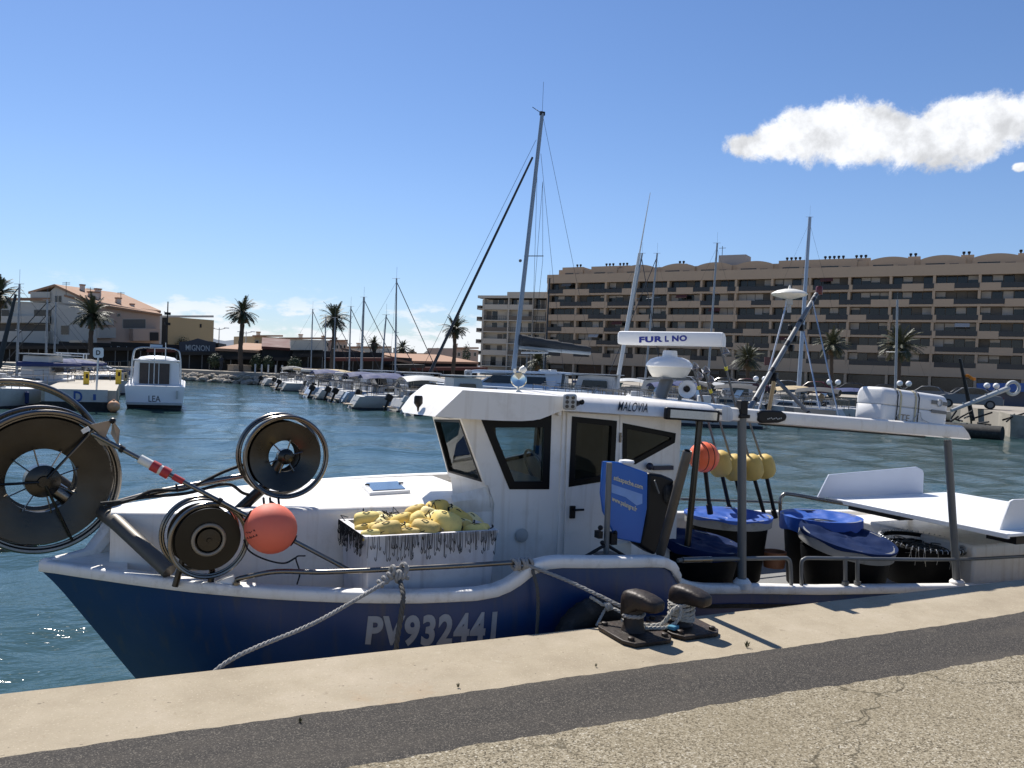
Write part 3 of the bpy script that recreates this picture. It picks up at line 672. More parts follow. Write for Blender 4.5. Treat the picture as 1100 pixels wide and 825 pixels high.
# search light on the roof
b = py(557, 421, 5.95); c = py(557, 408, 5.95); fx = V((-.3, -.95, .1)).normalized()
m = MB(); m.lathe([(.0, -.07), (.035, -.065), (.055, -.03), (.064, .0), (.066, .014), (.058, .016)], c, fx, 24, cap=False); sl_ = m.build('search_light', mat('chrome', (.7, .68, .6), .12, 1.0, var=.05), boat)
m = MB(); m.lathe([(0, .004), (.03, .008), (.057, .012)], c, fx, 24, cap=False); m.build('light_lens', mat('silver_reflector', (.6, .62, .6), .08, 1.0), sl_)
m = MB(); m.tube([b-V((0, 0, .02)), c-V((0, 0, .055))], .014); m.lathe([(.03, 0), (.03, .02), (.015, .03)], b-V((0, 0, .02)), (0, 0, 1), 12); m.build('light_stand', 'cream', sl_)
m = MB(); m.lathe([(.022, 0), (.03, .02), (.025, .05), (.012, .055)], py(559, 399.5, 5.95), (.6, 0, .5), 14); m.lathe([(.012, 0), (.012, .03)], py(553, 400, 5.95), (0, 0, 1), 8); m.build('signal_horn', 'cream', boat)
# lantern on the visor
b = py(449, 442, 5.96); t = py(449.5, 425, 5.96); m = MB(); m.lathe([(.006, 0), (.010, .25), (.028, .45), (.034, .52), (.034, .88), (.028, 1.0)], b, (0, 0, 1), 16)
m.v = [(x, y, b.z+(z-b.z)*(t.z-b.z)) for x, y, z in m.v]; m.build('navigation_lamp', 'black', boat)
# ------------------------------------------------------------------ radar
RYY = 6.3
pb0 = py(706, 431, RYY); pt0 = py(717, 407, RYY)
m = MB(); m.tube([pb0-V((0, 0, .03)), pt0], .062, 16); rad = m.build('radar_pedestal', 'galv', boat)
bc = py(719, 396.5, RYY); m = MB()
for nm, prof, mt in (('gearbox', [(.0, -.078), (.13, -.078), (.150, -.05), (.168, -.015), (.172, .006)], 'cream'), ('gearbox_cover', [(.178, .004), (.185, .012), (.178, .035), (.15, .066), (.10, .085), (.06, .09), (.055, .135), (.05, .14), (0, .14)], 'white')):
    q = MB(); q.lathe(prof, bc, (0, 0, 1), 28); q.v = [(bc.x+(x-bc.x)*1.25, bc.y+(y-bc.y)*1.0, bc.z+.012+(z-bc.z)*1.15) for x, y, z in q.v]; q.build(nm, mt, rad, sharp=30)
m = MB(); m.box(bc+V((0, 0, -.086)), (.30, .24, .018)); m.build('base_plate', 'galv', rad)
ac = py(720, 364.5, RYY); ax = V((math.cos(R(54)), -math.sin(R(54)), 0)); ay = V((math.sin(R(54)), math.cos(R(54)), 0))
prof = [(-.055, -.045), (-.065, -.03), (-.065, .028), (-.058, .046), (-.045, .052), (.02, .045), (.06, .02), (.068, -.01), (.06, -.045)]
hl = .50; prof = [(a*1.15, b*1.32) for a, b in prof]; m = MB(); rows = []
for t, k in ((-hl, .78), (-hl+.012, .94), (-hl+.04, 1), (hl-.02, 1), (hl, .97)):
    rows.append([ac+ax*t+ay*(p*k)+V((0, 0, q_*k)) for p, q_ in prof])
m.loft(rows, closed=True, caps=True); bar = m.build('scanner_bar', 'white', rad, sharp=35)
pl = ac-ay*.0775
def onr(x, y): return pp(x, y, pl, ay)
for tx, xa, xb, bo_ in (('FUR', 686.5, 711.8, .05), ('L', 714.2, 718.2, .05), ('NO', 721.8, 738, .05)):
    sl_k = lambda x: -.035*(x-686)
    text_quad('scanner_lettering', tx, [onr(xa, 368.3+sl_k(xa)), onr(xb, 368.3+sl_k(xb)), onr(xb, 361.8+sl_k(xb)), onr(xa, 361.8+sl_k(xa))], 'letterblue', rad, bold=bo_, spacing=1.1)
# loudhailer
hc = py(738, 418, 6.1); ha = V((-.35, -.9, -.15)).normalized()
m = MB(); m.lathe([(.083, .02), (.085, .012), (.08, .0), (.06, -.03), (.045, -.07), (.045, -.13), (.02, -.135)], hc, ha, 24, cap=False); ho = m.build('loudhailer', 'cream', boat)
m = MB(); m.lathe([(.0, .0), (.028, -.005), (.03, -.02)], hc+ha*.012, ha, 16); m.build('horn_throat', 'black', ho)
m = MB(); m.lathe([(.032, -.02), (.06, -.01), (.082, .012)], hc+ha*.005, ha, 24, cap=False); m.build('horn_flare', 'white', ho)
m = MB(); m.tube([hc+V((0, .08, 0)), hc+V((-.02, .1, -.2))], .018); m.build('horn_bracket', 'galv', ho)
# ------------------------------------------------------------------ posts, lamps, rails
def dn(p, z): return V((p.x, p.y, z))
gY = 5.32
pb_ = py(797, 629, gY); pt_ = py(797, 447, gY)
m = MB(); m.tube([pb_, pt_], .036, 14); po = m.build('post', 'galv', boat)
m = MB(); m.lathe([(.075, -.02), (.075, .03), (.05, .06)], pb_, (0, 0, 1), 16); m.build('post_foot', 'rim', po)
m = MB(); c = py(797, 438, gY); m.box(c+V((0, 0, .0)), (.07, .07, .12)); m.box(py(797, 447, gY), (.10, .09, .03)); m.build('lamp_housing', 'black', po, bevel=.006)
c = py(828, 447.5, gY); rows = []
pr = [(-.14, .035), (-.10, .052), (0, .055), (.08, .05), (.125, .025), (.135, 0), (.12, -.03), (.06, -.05), (-.10, -.055), (-.14, -.035)]
m = MB(); m.prism([c+V((a*1.15, -.03, b)) for a, b in pr], (0, .07, 0)); fl = m.build('covered_lamp', 'black', po, bevel=.012)
m = MB()
for k in range(9): m.box(c+V((-.06+k*.018, -.033, -.018+.004*(k % 3))), (.010, .004, .010))
m.build('cover_lettering', 'palegrey', fl)
b2 = py(1028, 628, gY+.02); t2 = py(1018, 473, gY+.02)
m = MB(); m.tube([b2, t2], .036, 14); po2 = m.build('post', 'galv', boat)
m = MB(); m.lathe([(.07, -.02), (.07, .03), (.05, .05)], b2, (0, 0, 1), 16); m.build('post_foot', 'rim', po2)
# gantry beam over the aft deck with tripod mast and dome aerial
bl, bh = py(786, 452.5, gY), py(786, 437.5, gY); el, eh = py(1042, 472.5, gY), py(1035, 457.5, gY)
rows = []
for k in (0, .3, .6, .9, .985, 1.0):
    lo, hi = bl.lerp(el, k), bh.lerp(eh, k); r = .12 if k < .98 else (.09 if k < 1 else .05)
    rows.append([lo+V((0, -.01, .012)), lo.lerp(hi, .5)+V((0, -.018, 0)), hi+V((0, -.004, -.012)), hi+V((0, .02, 0)), hi+V((0, r, 0)), lo+V((0, r, 0)), lo+V((0, .02, 0))])
m = MB(); m.loft(rows, closed=True, caps=True); ga = m.build('gantry_beam', 'gel', boat, sharp=40)
m = MB(); m.prism([bl.lerp(el, .12)+V((0, .03, -.014)), bl.lerp(el, .8)+V((0, .03, -.014)), bl.lerp(el, .8)+V((0, .03, .0)), bl.lerp(el, .12)+V((0, .03, .0))], (0, .05, 0)); m.build('beam_shade_strip', 'black', ga)  # black strip standing in for the shadow under the beam's lower lip
f1_, f2_ = V((bh.x+.1, 6.0, bh.z-.05)), V((eh.x-.05, 6.0, eh.z-.05))
m = MB(); m.tube([f1_, f2_], .03, 8); m.build('gantry_rail', 'galv', ga)
for k in (.02, .42, .62, .86):
    a = bh.lerp(eh, k)+V((0, .06, -.05)); b = f1_.lerp(f2_, k); m = MB(); m.tube([a, b], .025, 8); m.build('cross_tube', 'galv', ga)
def bandpole(x0, y0, Y0, x1, y1, Y1, r, nm, par, n=9):
    a, b = py(x0, y0, Y0), py(x1, y1, Y1); m = MB(); m.tube([a, b], r, 10); q = m.build(nm, 'galv', par)
    for i_, k in enumerate(np.linspace(.06, .92, n)): m = MB(); m.tube([a.lerp(b, k), a.lerp(b, k+.02+.03*((i_*7)%3)/3)], r*1.12, 10); m.build('black_tape', 'black', q)
    m = MB(); o_ = V((.012, -.004, -.022)); m.tube([a.lerp(b, t)+o_+V((0, 0, .006*math.sin(t*40))) for t in np.linspace(0, 1, 24)], .009, 6); m.build('pole_cable', 'black', q)
    return q
tp_ = bandpole(804, 441, 5.5, 877, 316, 6.6, .024, 'tripod_pole', boat, 5); bandpole(832, 406, 5.80, 871, 446, 5.42, .018, 'tripod_leg', boat, 2)
for x0_, y0_, x1_, y1_ in ((861, 345, 882, 446), (873, 324, 901, 448)): m = MB(); m.tube([py(x0_, y0_, 6.35), py(x1_, y1_, 5.8)], .008, 6); m.build('stay', 'alu', boat)
m = MB(); m.tube([py(832, 407, 5.8), py(825, 446, 6.4)], .020, 8); m.build('tripod_leg', 'beige', boat)
for x, y, s_ in ((832, 405, .07), (850, 374, .06), (861, 352, .06), (849, 352, .05), (854, 364, .055), (845, 366, .04), (876, 319, .05)): m = MB(); m.box(py(x, y, 5.80+(.8*(406-y)/90)), (s_, s_*.8, s_*1.1), .5); m.build('sheave_block', 'black', tp_, bevel=.008)
m = MB(); m.lathe([(.032, -.045), (.036, -.03), (.036, .03), (.028, .045)], py(880, 312, 6.62), (0, 0, 1), 14); m.build('lamp', 'redcar', tp_)
m = MB(); m.tube([py(815, 440, 6.3), py(846, 322, 6.5)], .009, 8); m.build('aerial_pole', 'alu', boat)
dc_ = py(848, 316, 6.5); s_ = .182/1.02
m = MB(); m.lathe([(a*s_, b*s_) for a, b in [(.0, -.28), (.28, -.26), (.55, -.20), (.92, -.09), (1.02, -.0), (.98, .06), (.7, .20), (.35, .28), (.1, .31), (.04, .5), (0, .52)]], dc_, (0, 0, 1), 32); do_ = m.build('dome_aerial', 'cream', boat)
m = MB(); m.lathe([(.04, -.11), (.035, -.04)], dc_, (0, 0, 1), 12); m.tube([dc_-V((0, 0, .08)), dc_-V((-.01, 0, .19))], .02, 8); m.build('dome_mount', 'palegrey', do_)
m = MB(); m.prism([py(853, 443, 5.6), py(898, 446, 5.6), py(898, 441, 5.6), py(853, 438, 5.6)], (0, .12, 0)); m.build('stowed_plank', 'galv', boat)
q0, q1 = py(752, 449, 5.62), py(741, 560, 5.62); q1 = q0.lerp(q1, 1.25)
m = MB(); m.tube([q0, q1], .028, 12); m.build('roof_stanchion', 'steeldark', boat)
# near hand rail
pts = [py(x, y, Y) for x, y, Y in ((254, 623, 5.36), (262, 620.5, 5.33), (297, 614, 5.24), (350, 614.5, 5.09), (430, 611, 4.94), (500, 607.5, 4.84), (558, 604, 4.80), (572, 606, 4.79))]
m = MB(); m.tube(catmull(pts, 6), .0165, 12); hr = m.build('hand_rail', 'steel', boat)
m = MB(); m.tube([pts[0], pts[0]-V((0, 0, .06))], .014, 10); m.lathe([(.024, 0), (.024, .015)], pts[0]-V((0, 0, .03)), (0, 0, 1), 12); m.build('rail_foot', 'steel', hr)
w0 = py(222, 624, 5.46); m = MB(); m.prism([py(230, 626, 5.44), py(252, 618, 5.38), py(254, 628, 5.36), py(240, 632, 5.40)], (0, .05, 0)); m.build('rail_chock', 'rim', boat, bevel=.006)
# aft hoop rails
def hoop(pp_, r, nm='deck_rail', mt='galv'):
    m = MB(); m.tube(catmull(pp_, 8), r, 10); return m.build(nm, mt, boat)
rz = lambda x, y, Y=gY: py(x, y, Y)
hoop([rz(728, 602), rz(745, 601), rz(780, 600.5), rz(838, 599.5), rz(846, 600.5), rz(849, 606), rz(850, 628)], .017)
m = MB(); m.tube([rz(733, 601.6), rz(764, 600.8)], .024, 12); m.build('rail_sleeve', 'steel', boat)
hoop([rz(861, 630), rz(861, 606), rz(864, 600.5), rz(872, 599.5), rz(909, 600), rz(1026, 601), rz(1100, 597.5), rz(1180, 594)], .016)
m = MB()
for x in (908, 921): m.tube([rz(x, 600), rz(x, 630)], .018, 10); m.lathe([(.03, 0), (.03, .03)], rz(x, 628), (0, 0, 1), 10)
m.build('rail_stanchion', 'galv', boat)
# far rails
fy = 7.45
hoop([py(731, 536, fy), py(790, 538, fy), py(838, 539.5, fy)], .016, 'far_rail')
hoop([py(839, 560, 7.3), py(838, 540, 7.3), py(841, 532, 7.3), py(850, 531, 7.25), py(889, 538, 7.0), py(912, 542, 6.85)], .022, 'far_rail', 'steel')
# ------------------------------------------------------------------ stern setting table (white tray with side boards)
tz = 1.30
x0, x1 = 7.47, 9.65
m = MB(); m.prism([V((x0, 4.93, tz)), V((x1, 4.95, tz)), V((x1, 7.15, tz)), V((x0, 7.1, tz))], (0, 0, -.03)); m.prism([V((x0-.012, 4.93, tz+.004)), V((x0+.03, 4.93, tz+.004)), V((x0+.03, 7.1, tz+.004)), V((x0-.012, 7.1, tz+.004))], (0, 0, -.05)); tb = m.build('setting_table', 'white', boat, bevel=.006)
A = [py(878.4, 534, 7.13), py(891, 510, 7.13), py(985, 501.5, 7.13), py(991, 504.5, 7.13), py(992.5, 508, 7.13), py(992, 526, 7.13)]
A[0].z = A[-1].z = tz-.01
m = MB(); m.prism(A, (0, .025, 0)); m.build('side_board', mat('pale_blue_board', (.50, .54, .62), .4, var=.05), tb, bevel=.006)
a, b, c = py(1074, 569.5, 5.1), py(1086, 538.5, 5.1), py(1092, 536, 5.1)
m = MB(); m.prism([V((a.x, 5.10, tz-.005)), V((b.x, 5.10, b.z)), V((b.x+.05, 5.10, b.z+.015)), V((9.6, 5.10, b.z-.0)), V((9.6, 5.10, tz-.005))], (0, .025, 0)); m.build('side_board', 'white', tb, bevel=.006)
for x in (8.6, 9.3):
    for y in (5.75, 6.9): m = MB(); m.tube([V((x, y, .5)), V((x, y, tz-.03))], .03); m.build('table_leg', 'galv', tb)
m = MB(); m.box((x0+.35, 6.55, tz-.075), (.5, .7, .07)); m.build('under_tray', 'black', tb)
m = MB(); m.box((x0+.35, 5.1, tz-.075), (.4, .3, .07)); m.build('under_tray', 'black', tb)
m = MB(); m.box((8.75, YC+.32, .75), (1.6, 1.75, .55)); m.build('stern_locker', 'gel', boat, bevel=.03)
# ------------------------------------------------------------------ registration number on the bow
def on_h(p):
    zs = lerp(NEAR, p.x); return V((p.x, hullY(p.x, p.z, zs, -1)-.007, p.z))
def hull_hit(x, y):
    Y = 4.85
    for _ in range(12): p = py(x, y, Y); Y = hullY(p.x, p.z, lerp(NEAR, p.x), -1)-.007
    return py(x, y, Y)
h0, h1, h2_, h3 = [hull_hit(*q) for q in ((392, 693), (531.5, 693.5), (534.5, 656.5), (395.5, 661.5))]
text_quad('registration_number', 'PV932441', [h0, h1, h2_, h3], 'regno', boat, bold=.04, spacing=1.12, fn=on_h)
# rib between number plates aft: black rubbing strip
m = MB(); m.loft([[V((x, YC-halfb(x, .9)+inset(x)-.012, lerp(NEAR, x)-.075)), V((x, YC-halfb(x, .9)+inset(x)-.012, lerp(NEAR, x)-.11))] for x in np.arange(4.2, 9.5, .2)]); m.build('rubbing_strip', 'rubber', boat)
# ------------------------------------------------------------------ line reels
MT['reelblack'] = mat('blackened_steel', (.030, .028, .024), .32, .8, var=.4, scale=5)
def line_reel(c, ax, rr_, rd, rh, rhub, dep, tube, spokes, struts, backoff=V((0, 0, 0)), solid=False, mt='steeldark'):
    a, b, t = frame(ax); c = V(c)
    m = MB(); 
    prof = [(rh, -.05), (rd*.75, -.022), (rd, -.004), (rd+.005, .004), (rd*.75, -.012), (rh, -.038), (rh, -.05)] if not solid else [(0, -.02), (rh, -.02), (rh+.005, 0), (rd, .0), (rd, -.012), (rh, -.03)]
    m.lathe(prof, c, t, 64, cap=False); m.lathe(prof, c-t*dep+backoff, t, 64, cap=False)
    if not solid: m.lathe([(rh+.003, -dep-.03), (rh+.003, -.04)], c, t, 40, cap=False)
    d = m.build('line_reel', mt, boat, sharp=30)
    m = MB(); m.ring(c+t*.03, t, rr_, tube, 72); m.ring(c+t*.012, t, rr_*.955, tube*.6, 72); m.build('guard_ring', 'steel', d)
    m = MB(); m.ring(c-t*(dep+.02)+backoff, t, rr_, tube, 72); m.ring(c-t*dep+backoff, t, rr_*.95, tube*.6, 64); m.build('guard_ring', 'steel', d)
    m = MB(); m.lathe([(0, .05), (rhub*.32, .05), (rhub*.36, .03), (rhub*.6, .028), (rhub, .01), (rhub, -dep*.9)] if not solid else [(0, .03), (rhub*.18, .03), (rhub*.22, .022), (rhub*.95, .02), (rhub, .012), (rhub, -.02)], c, t, 32); m.build('hub', 'steeldark', d)
    for th in spokes:
        e = a*math.cos(R(th))+b*math.sin(R(th)); m = MB(); m.tube([c+e*rhub*.7-t*.01, c+e*(rh+.01)-t*.005], .0055, 6); m.build('spoke', 'steel', d)
    for th in struts:
        e = a*math.cos(R(th))+b*math.sin(R(th)); m = MB(); m.tube([c+t*.045+e*rhub*.25, c+t*.032+e*rr_], .0095, 8); m.build('strut', 'steeldark', d)
    return d
S1 = 4.9/880
c1 = py(46, 517, 6.5)
a_, b_, t_ = frame((.22, -1, 0))
# frame(): angles are measured from a (viewer's left for an axis towards the viewer) ; find sign so 0 deg is viewer's right
sgn = 1 if a_.dot(RT) > 0 else -1
def ang(th): return th if sgn > 0 else 180-th
r1 = line_reel(c1, (.22, -1, 0), .482, .432, .222, .112, .11, .019, [ang(x) for x in (20, 62, 105, 140, 205, 240, 285, 335)], [ang(x) for x in (181, 50, -66)], backoff=V((-.01, .02, .02)))
# big guide hoop and support arm of the large reel
hc_ = py(10, 500, 6.6); m = MB(); m.ring(hc_, (.1, -1, 0), 90*5.75/880, .018, 72); m.ring(hc_+V((0, .06, -.012)), (.1, -1, 0), 88*5.75/880, .013, 72); m.build('guide_hoop', 'steel', r1)
m = MB(); m.tube([c1+V((.02, .40, -.02)), py(104, 546, 6.92), py(126, 562, 5.95), py(182, 614, 5.6)], .050, 14); m.build('reel_arm', MT['pipe'], r1)
m = MB(); m.lathe([(.055, -.08), (.055, .06)], py(66, 530, 6.68), (.8, 0, -.6), 16); m.build('reel_motor', 'steel', r1)
m = MB(); p = py(92, 462, 6.44); m.box(p, (.05, .04, .03), ax=((.8, 0, .5), (0, 1, 0), (-.5, 0, .8))); m.build('hoop_clamp', 'alu', r1)
c2 = py(307, 490.5, 5.9); S2 = 5.75/880
r2 = line_reel(c2, (.02, -1, .03), 43.5*S2, 37*S2, 17*S2, 8.5*S2, .075, .013, [ang(x) for x in (15, 75, 135, 200, 250, 300)], [], backoff=V((-.03, 0, .012)))
m = MB(); m.tube([c2+V((-.01, .06, 0)), py(285, 522, 5.98), py(252, 552, 6.02), py(236, 600, 6.02)], .04, 14); m.build('reel_arm', 'steeldark', r2)
c3 = py(224, 579.5, 5.42); S3 = 5.15/880
r3 = line_reel(c3, (.08, -1, -.03), 39.5*S3, 33.5*S3, 16.5*S3, 12.5*S3, .085, .0125, [], [], backoff=V((-.035, 0, .02)), solid=True, mt='reelblack')
m = MB(); m.ring(c3+V((0, -.012, 0)), (.08, -1, -.03), 16*S3, .012, 40); m.build('hub_ring', mat('tan_worn_ring', (.30, .26, .20), .5, .4, var=.2), r3)
m = MB(); m.tube([py(228, 612, 5.44), py(226, 628, 5.46)], .02); m.tube([py(205, 570, 5.5), py(188, 630, 5.5)], .02); m.build('reel_foot', 'steeldark', r3)
# boom tube with hydraulic hoses on the side deck
t0, t1 = py(122, 541, 5.95), py(276, 508.5, 6.0)
m = MB(); m.tube([t0, py(165, 529, 5.96), t1], .02, 10); bo = m.build('boom_tube', 'steel', boat)
m = MB(); m.tube(catmull([py(108, 541, 5.9), py(140, 537, 5.93), py(165, 527, 5.94), py(200, 525, 5.95), py(240, 507, 6.0), py(268, 497, 6.0)], 8), .012, 8); m.tube(catmull([py(112, 545, 5.9), py(150, 535, 5.93), py(200, 530, 5.95), py(243, 520, 6), py(262, 530, 6), py(280, 533, 5.98)], 8), .011, 8); m.build('hydraulic_hose', 'rubber', bo)
m = MB()
for x, y in ((160, 531), (190, 524)): m.ring(py(x, y, 5.95), t1-t0, .026, .006, 14, 6)
m.build('hose_tie', 'black', bo)
# diagonal bracing bar right of the red buoy
# ------------------------------------------------------------------ line hauler beside the wheelhouse
hy = 5.02
m = MB(); a = py(654.5, 497, hy); b = py(651, 596, hy); m.tube([a, b], .021, 12); m.box(py(652, 596, hy), (.14, .16, .02)); ha_ = m.build('hauler_stand', 'galv', boat)
m = MB()
for dx in (-28, 26): m.tube([py(651, 585, hy), py(651+dx, 601, hy-.03)], .012, 8)
m.box(py(643, 574, hy), (.035, .06, .05)); m.box(py(658, 578, hy), (.05, .05, .09)); m.sphere(py(645, 567, hy-.03), .02, 8); m.sphere(py(647, 583, hy-.03), .018, 8); m.sphere(py(661, 572, hy-.03), .016, 8)
m.build('stand_clamp', 'black', ha_)
bp_ = [(647.8, 495.5), (664, 496.5), (696, 508), (695.3, 546), (688.5, 584), (662, 578.6), (648, 550), (645.3, 530)]
bn = V((-.25, -1, .1)).normalized(); bq = py(670, 540, hy+.07)
bl_ = [pp(x, y, bq, bn) for x, y in bp_]
m = MB(); m.prism(bl_, (0.008, .035, 0)); gb = m.build('guard_board', 'bluebrd', boat, bevel=.008)
def onb(x, y): return pp(x, y, bq+bn*.004, bn)
text_quad('board_lettering', 'atlaspeche.com', [onb(659, 517), onb(690.5, 527.5), onb(690.5, 520.5), onb(659.5, 510.3)], 'signgold', gb, bold=.02)
text_quad('board_lettering', 'www.palangre.fr', [onb(657, 539.5), onb(684, 551.5), onb(684.5, 544.5), onb(657.5, 532.5)], 'signgold', gb, bold=.02)
# cloud picture printed on the board
m = MB(); pale = mat('printed_pale_blue', (.22, .36, .66), .4, var=.3, scale=8)
m.add([onb(657, 520), onb(672, 525), onb(690, 531), onb(690, 541), onb(684, 543), onb(672, 534), onb(657, 529)], [tuple(range(7))]); m.build('board_print', pale, gb, smooth=False)
# hauler wheel body and roller tube
m = MB(); m.prism([py(697, 508, 5.06), py(712, 510, 5.06), py(724, 515, 5.06), py(729, 530, 5.06), py(724, 560, 5.06), py(712, 580, 5.06), py(704, 597, 5.06), py(686, 586, 5.06), py(694, 560, 5.06)], (0, .14, 0)); hb = m.build('hauler_body', 'black', boat, bevel=.02)
m = MB(); m.lathe([(.09, 0), (.10, .02), (.075, .05), (.10, .08), (.09, .10)], py(714, 530, 5.12), (.75, -.65, .1), 28); m.build('hauler_wheel', 'rubber', hb)
m = MB(); m.tube([py(703, 516, 5.03), py(708, 530, 5.03)], .006); m.build('wheel_guide', 'galv', hb)
t_, b_ = py(739, 484, 4.63), py(709, 596, 4.92); d_ = (t_-b_).normalized()
m = MB(); m.lathe([(.022, (t_-b_).length-.005), (.027, (t_-b_).length), (.034, (t_-b_).length-.012), (.034, .01), (.028, 0), (0, 0)], b_, d_, 20, cap=False); rl = m.build('roller_tube', MT['pipe'], boat)
m = MB(); m.lathe([(0, 0), (.024, .0)], b_+d_*((t_-b_).length-.02), d_, 16); m.build('tube_bore', 'black', rl)
m = MB(); c = py(673, 496.5, 5.15); m.lathe([(.05, -.012), (.06, 0), (.055, .014), (.02, .02), (0, .02)], c, (0, 0, 1), 20); m.build('deck_knob', 'white', boat)
m = MB(); c = py(698, 501, WY-.04); m.sphere(c, .032, 14); m.box(py(712, 502.5, WY-.02), (.20, .03, .035)); m.build('side_lamp', mat('navy_plastic', (.02, .025, .05), .4), boat)
m = MB(); m.box(py(665, 589, 5.2), (.16, .10, .11)); m.build('fuse_box', 'cream', boat, bevel=.01)
# ================================================================== gear on the boat
# bow dan pole with red and white tape and the coral buoy
A, B_ = py(100, 466, 5.55), py(376, 613, 5.20)
dr_ = (B_-A).normalized()
dp = empty('dan_buoy', A.lerp(B_, .5), 'marker pole over the bow with red and white tape and a coral pink ball', 'marker buoy', 'fishing marker buoys on the boat')
m = MB(); m.tube([A, B_], .014, 10); m.build('pole', 'steel', dp)
def along(x):                        # point of the pole at column x
    lo, hi = 0.0, 1.0
    for _ in range(40):
        k = (lo+hi)/2; p = A.lerp(B_, k); d = p-CAM; X_ = 550+FP*d.dot(RT)/d.dot(FW)
        if X_ < x: lo = k
        else: hi = k
    return A.lerp(B_, lo)
for x0, x1, mt, r in ((150, 163, 'whitetape', .028), (163, 171, 'redtape', .034), (171, 174, 'whitetape', .03), (174, 182, 'redtape', .034), (186, 197, 'redtape', .020)):
    m = MB(); m.tube([along(x0), along(x1)], r, 12); m.build('tape_band', mt, dp)
for x in (131, 236): m = MB(); m.tube([along(x-2), along(x+2)], .022, 10); m.build('collar', 'black', dp)
m = MB()
for q in ([(98, 456), (121, 451), (112, 473)], [(121, 451), (129, 462), (127, 480), (119, 466)], [(101, 470), (112, 473), (127, 480), (108, 478)]):
    m.prism([py(x, y, 5.53+.03*i) for i, (x, y) in enumerate(q)], (0, .004, 0))
m.build('radar_reflector', mat('tan_sheet_metal', (.34, .29, .24), .5, .4), dp, smooth=False)
for q_ in ((121, 452), (128, 480)): m = MB(); m.sphere(py(*q_, 5.55), .02, 8); m.build('reflector_cap', 'black', dp)
bc_ = along(291); ax3 = frame(dr_)
m = MB(); m.sphere(bc_+V((0, 0, .0)), .158, 32, (1, 1, 1.04), ax=(ax3[0], ax3[1], dr_)); bu = m.build('ball_float', 'coral', dp)
for pr_ in ([(.02, -.17), (.045, -.168), (.04, -.15)], [(.02, .17), (.04, .165), (.035, .15)]): m = MB(); m.lathe(pr_, bc_, dr_, 16); m.build('float_collar', 'black', dp)
m = MB()
def onball(u, v): 
    e = (RT*u+UP*v); e2 = e-FW*math.sqrt(max(0, 1-u*u-v*v)); return bc_+e2*.1605
for s0, pts in enumerate([[(-.78, -.05), (-.70, .0), (-.68, -.06), (-.6, .02), (-.56, -.04), (-.48, .05)], [(-.4, .06), (-.38, .12), (-.33, .06)], [(-.75, -.30), (-.72, -.22), (-.66, -.28)], [(-.6, -.25), (-.58, -.16), (-.52, -.24), (-.5, -.16)], [(-.44, -.2), (-.40, -.11), (-.36, -.17)], [(-.3, -.14), (-.27, -.06), (-.24, -.12)]]):
    m.tube([onball(u, v) for u, v in pts], .0022, 5)
m.build('handwriting', 'letterblack', bu)
m = MB(); m.tube(catmull([py(318, 599, 5.4), py(305, 605, 5.32), py(285, 601, 5.3), (py(268, 592, 5.3)), py(262, 580, 5.36)], 8), .006, 6); m.tube(catmull([py(328, 597, 5.42), py(318, 599, 5.4), py(322, 615, 5.42), py(319, 628, 5.4)], 8), .005, 6); m.tube(catmull([py(290, 538, 5.6), py(300, 545, 5.5), py(312, 555, 5.4), py(318, 574, 5.38)], 8), .007, 6)
for x in (283, 290, 299): m.tube([py(x, 535, 5.7), py(x+1, 545, 5.55)], .008, 6)
tag(m.build('black_cord', 'line', None, org=py(305, 600, 5.4)), 'black cord looped under the coral pink ball float', 'cord')
# crate of yellow floats
zc = py(394, 577.5, 5.12).z; f0 = py(394, 577.5, 5.12); f1 = py(533, 577.5, 5.12); f1.z = zc
k0 = pz(367, 559, zc); k1 = pz(507, 559, zc); k1 = f1+(k0-f0)
zb = .52
def wall4(o, i, zt, zb_):
    m.loft([[*o, o[0]], [*i, i[0]]])
root = empty('fish_crate', (f0+k1)/2-V((0, 0, zc-zb)), 'large white crate of yellow foam floats standing in the boat beside the wheelhouse', 'crate')
def inset4(P, d): c = sum(P, V())/4; return [p+(c-p).normalized()*d*1.4 for p in P]
top4 = [f0, f1, k1, k0]; bot4 = [V((p.x, p.y, zb)) for p in inset4(top4, .05)]
in4 = inset4(top4, .03); inb = [V((p.x, p.y, zb+.04)) for p in inset4(top4, .08)]
m = MB(); m.loft([bot4, top4, in4, inb], closed=True); m.add(bot4, [(0, 1, 2, 3)]); m.add(inb, [(0, 1, 2, 3)]); cr = m.build('bin', 'crate', root, bevel=.006, smooth=False)
o4 = inset4(top4, -.012); m = MB(); up = V((0, 0, .014)); m.loft([[p-up*.6 for p in o4], [p+up*.5 for p in o4], [p+up*.5 for p in in4], [p-up*.6 for p in in4]], closed=True)
m.build('rim', 'crate', root, smooth=False)
# fringe of dark hooks and snoods hung over the rim
m = MB(); rs_ = random.Random(5)
def fringe(a, b, n, out, dens):
    for i in range(n):
        k = (i+rs_.random()*.7)/n
        if dens and not dens(k): continue
        p = a.lerp(b, k)+out*.022+V((0, 0, .01)); L_ = rs_.uniform(.06, .16)*(1 if rs_.random() > .2 else .5)
        q = p-V((rs_.uniform(-.006, .006), 0, L_)); m.tube([p, p.lerp(q, .5)+out*.004, q], .0018, 4, cap=False)
        if rs_.random() < .75: 
            w = rs_.choice((-1, 1))*.010; m.tube([q, q+V((w*.5, 0, -.014))+out*.003, q+V((w, 0, -.004)), q+V((w*1.05, 0, .010))], .0026, 4, cap=False)
fringe(f0, f1, 108, V((0, -1, 0)), lambda k: not (.02 < k < .03) and rs_.random() > (.55 if k < .14 else .12))
fringe(k0, f0, 80, V((-1, 0, 0)), None)
h_ = m.build('hook_fringe', 'line', root); h_['kind'] = 'stuff'
m = MB()
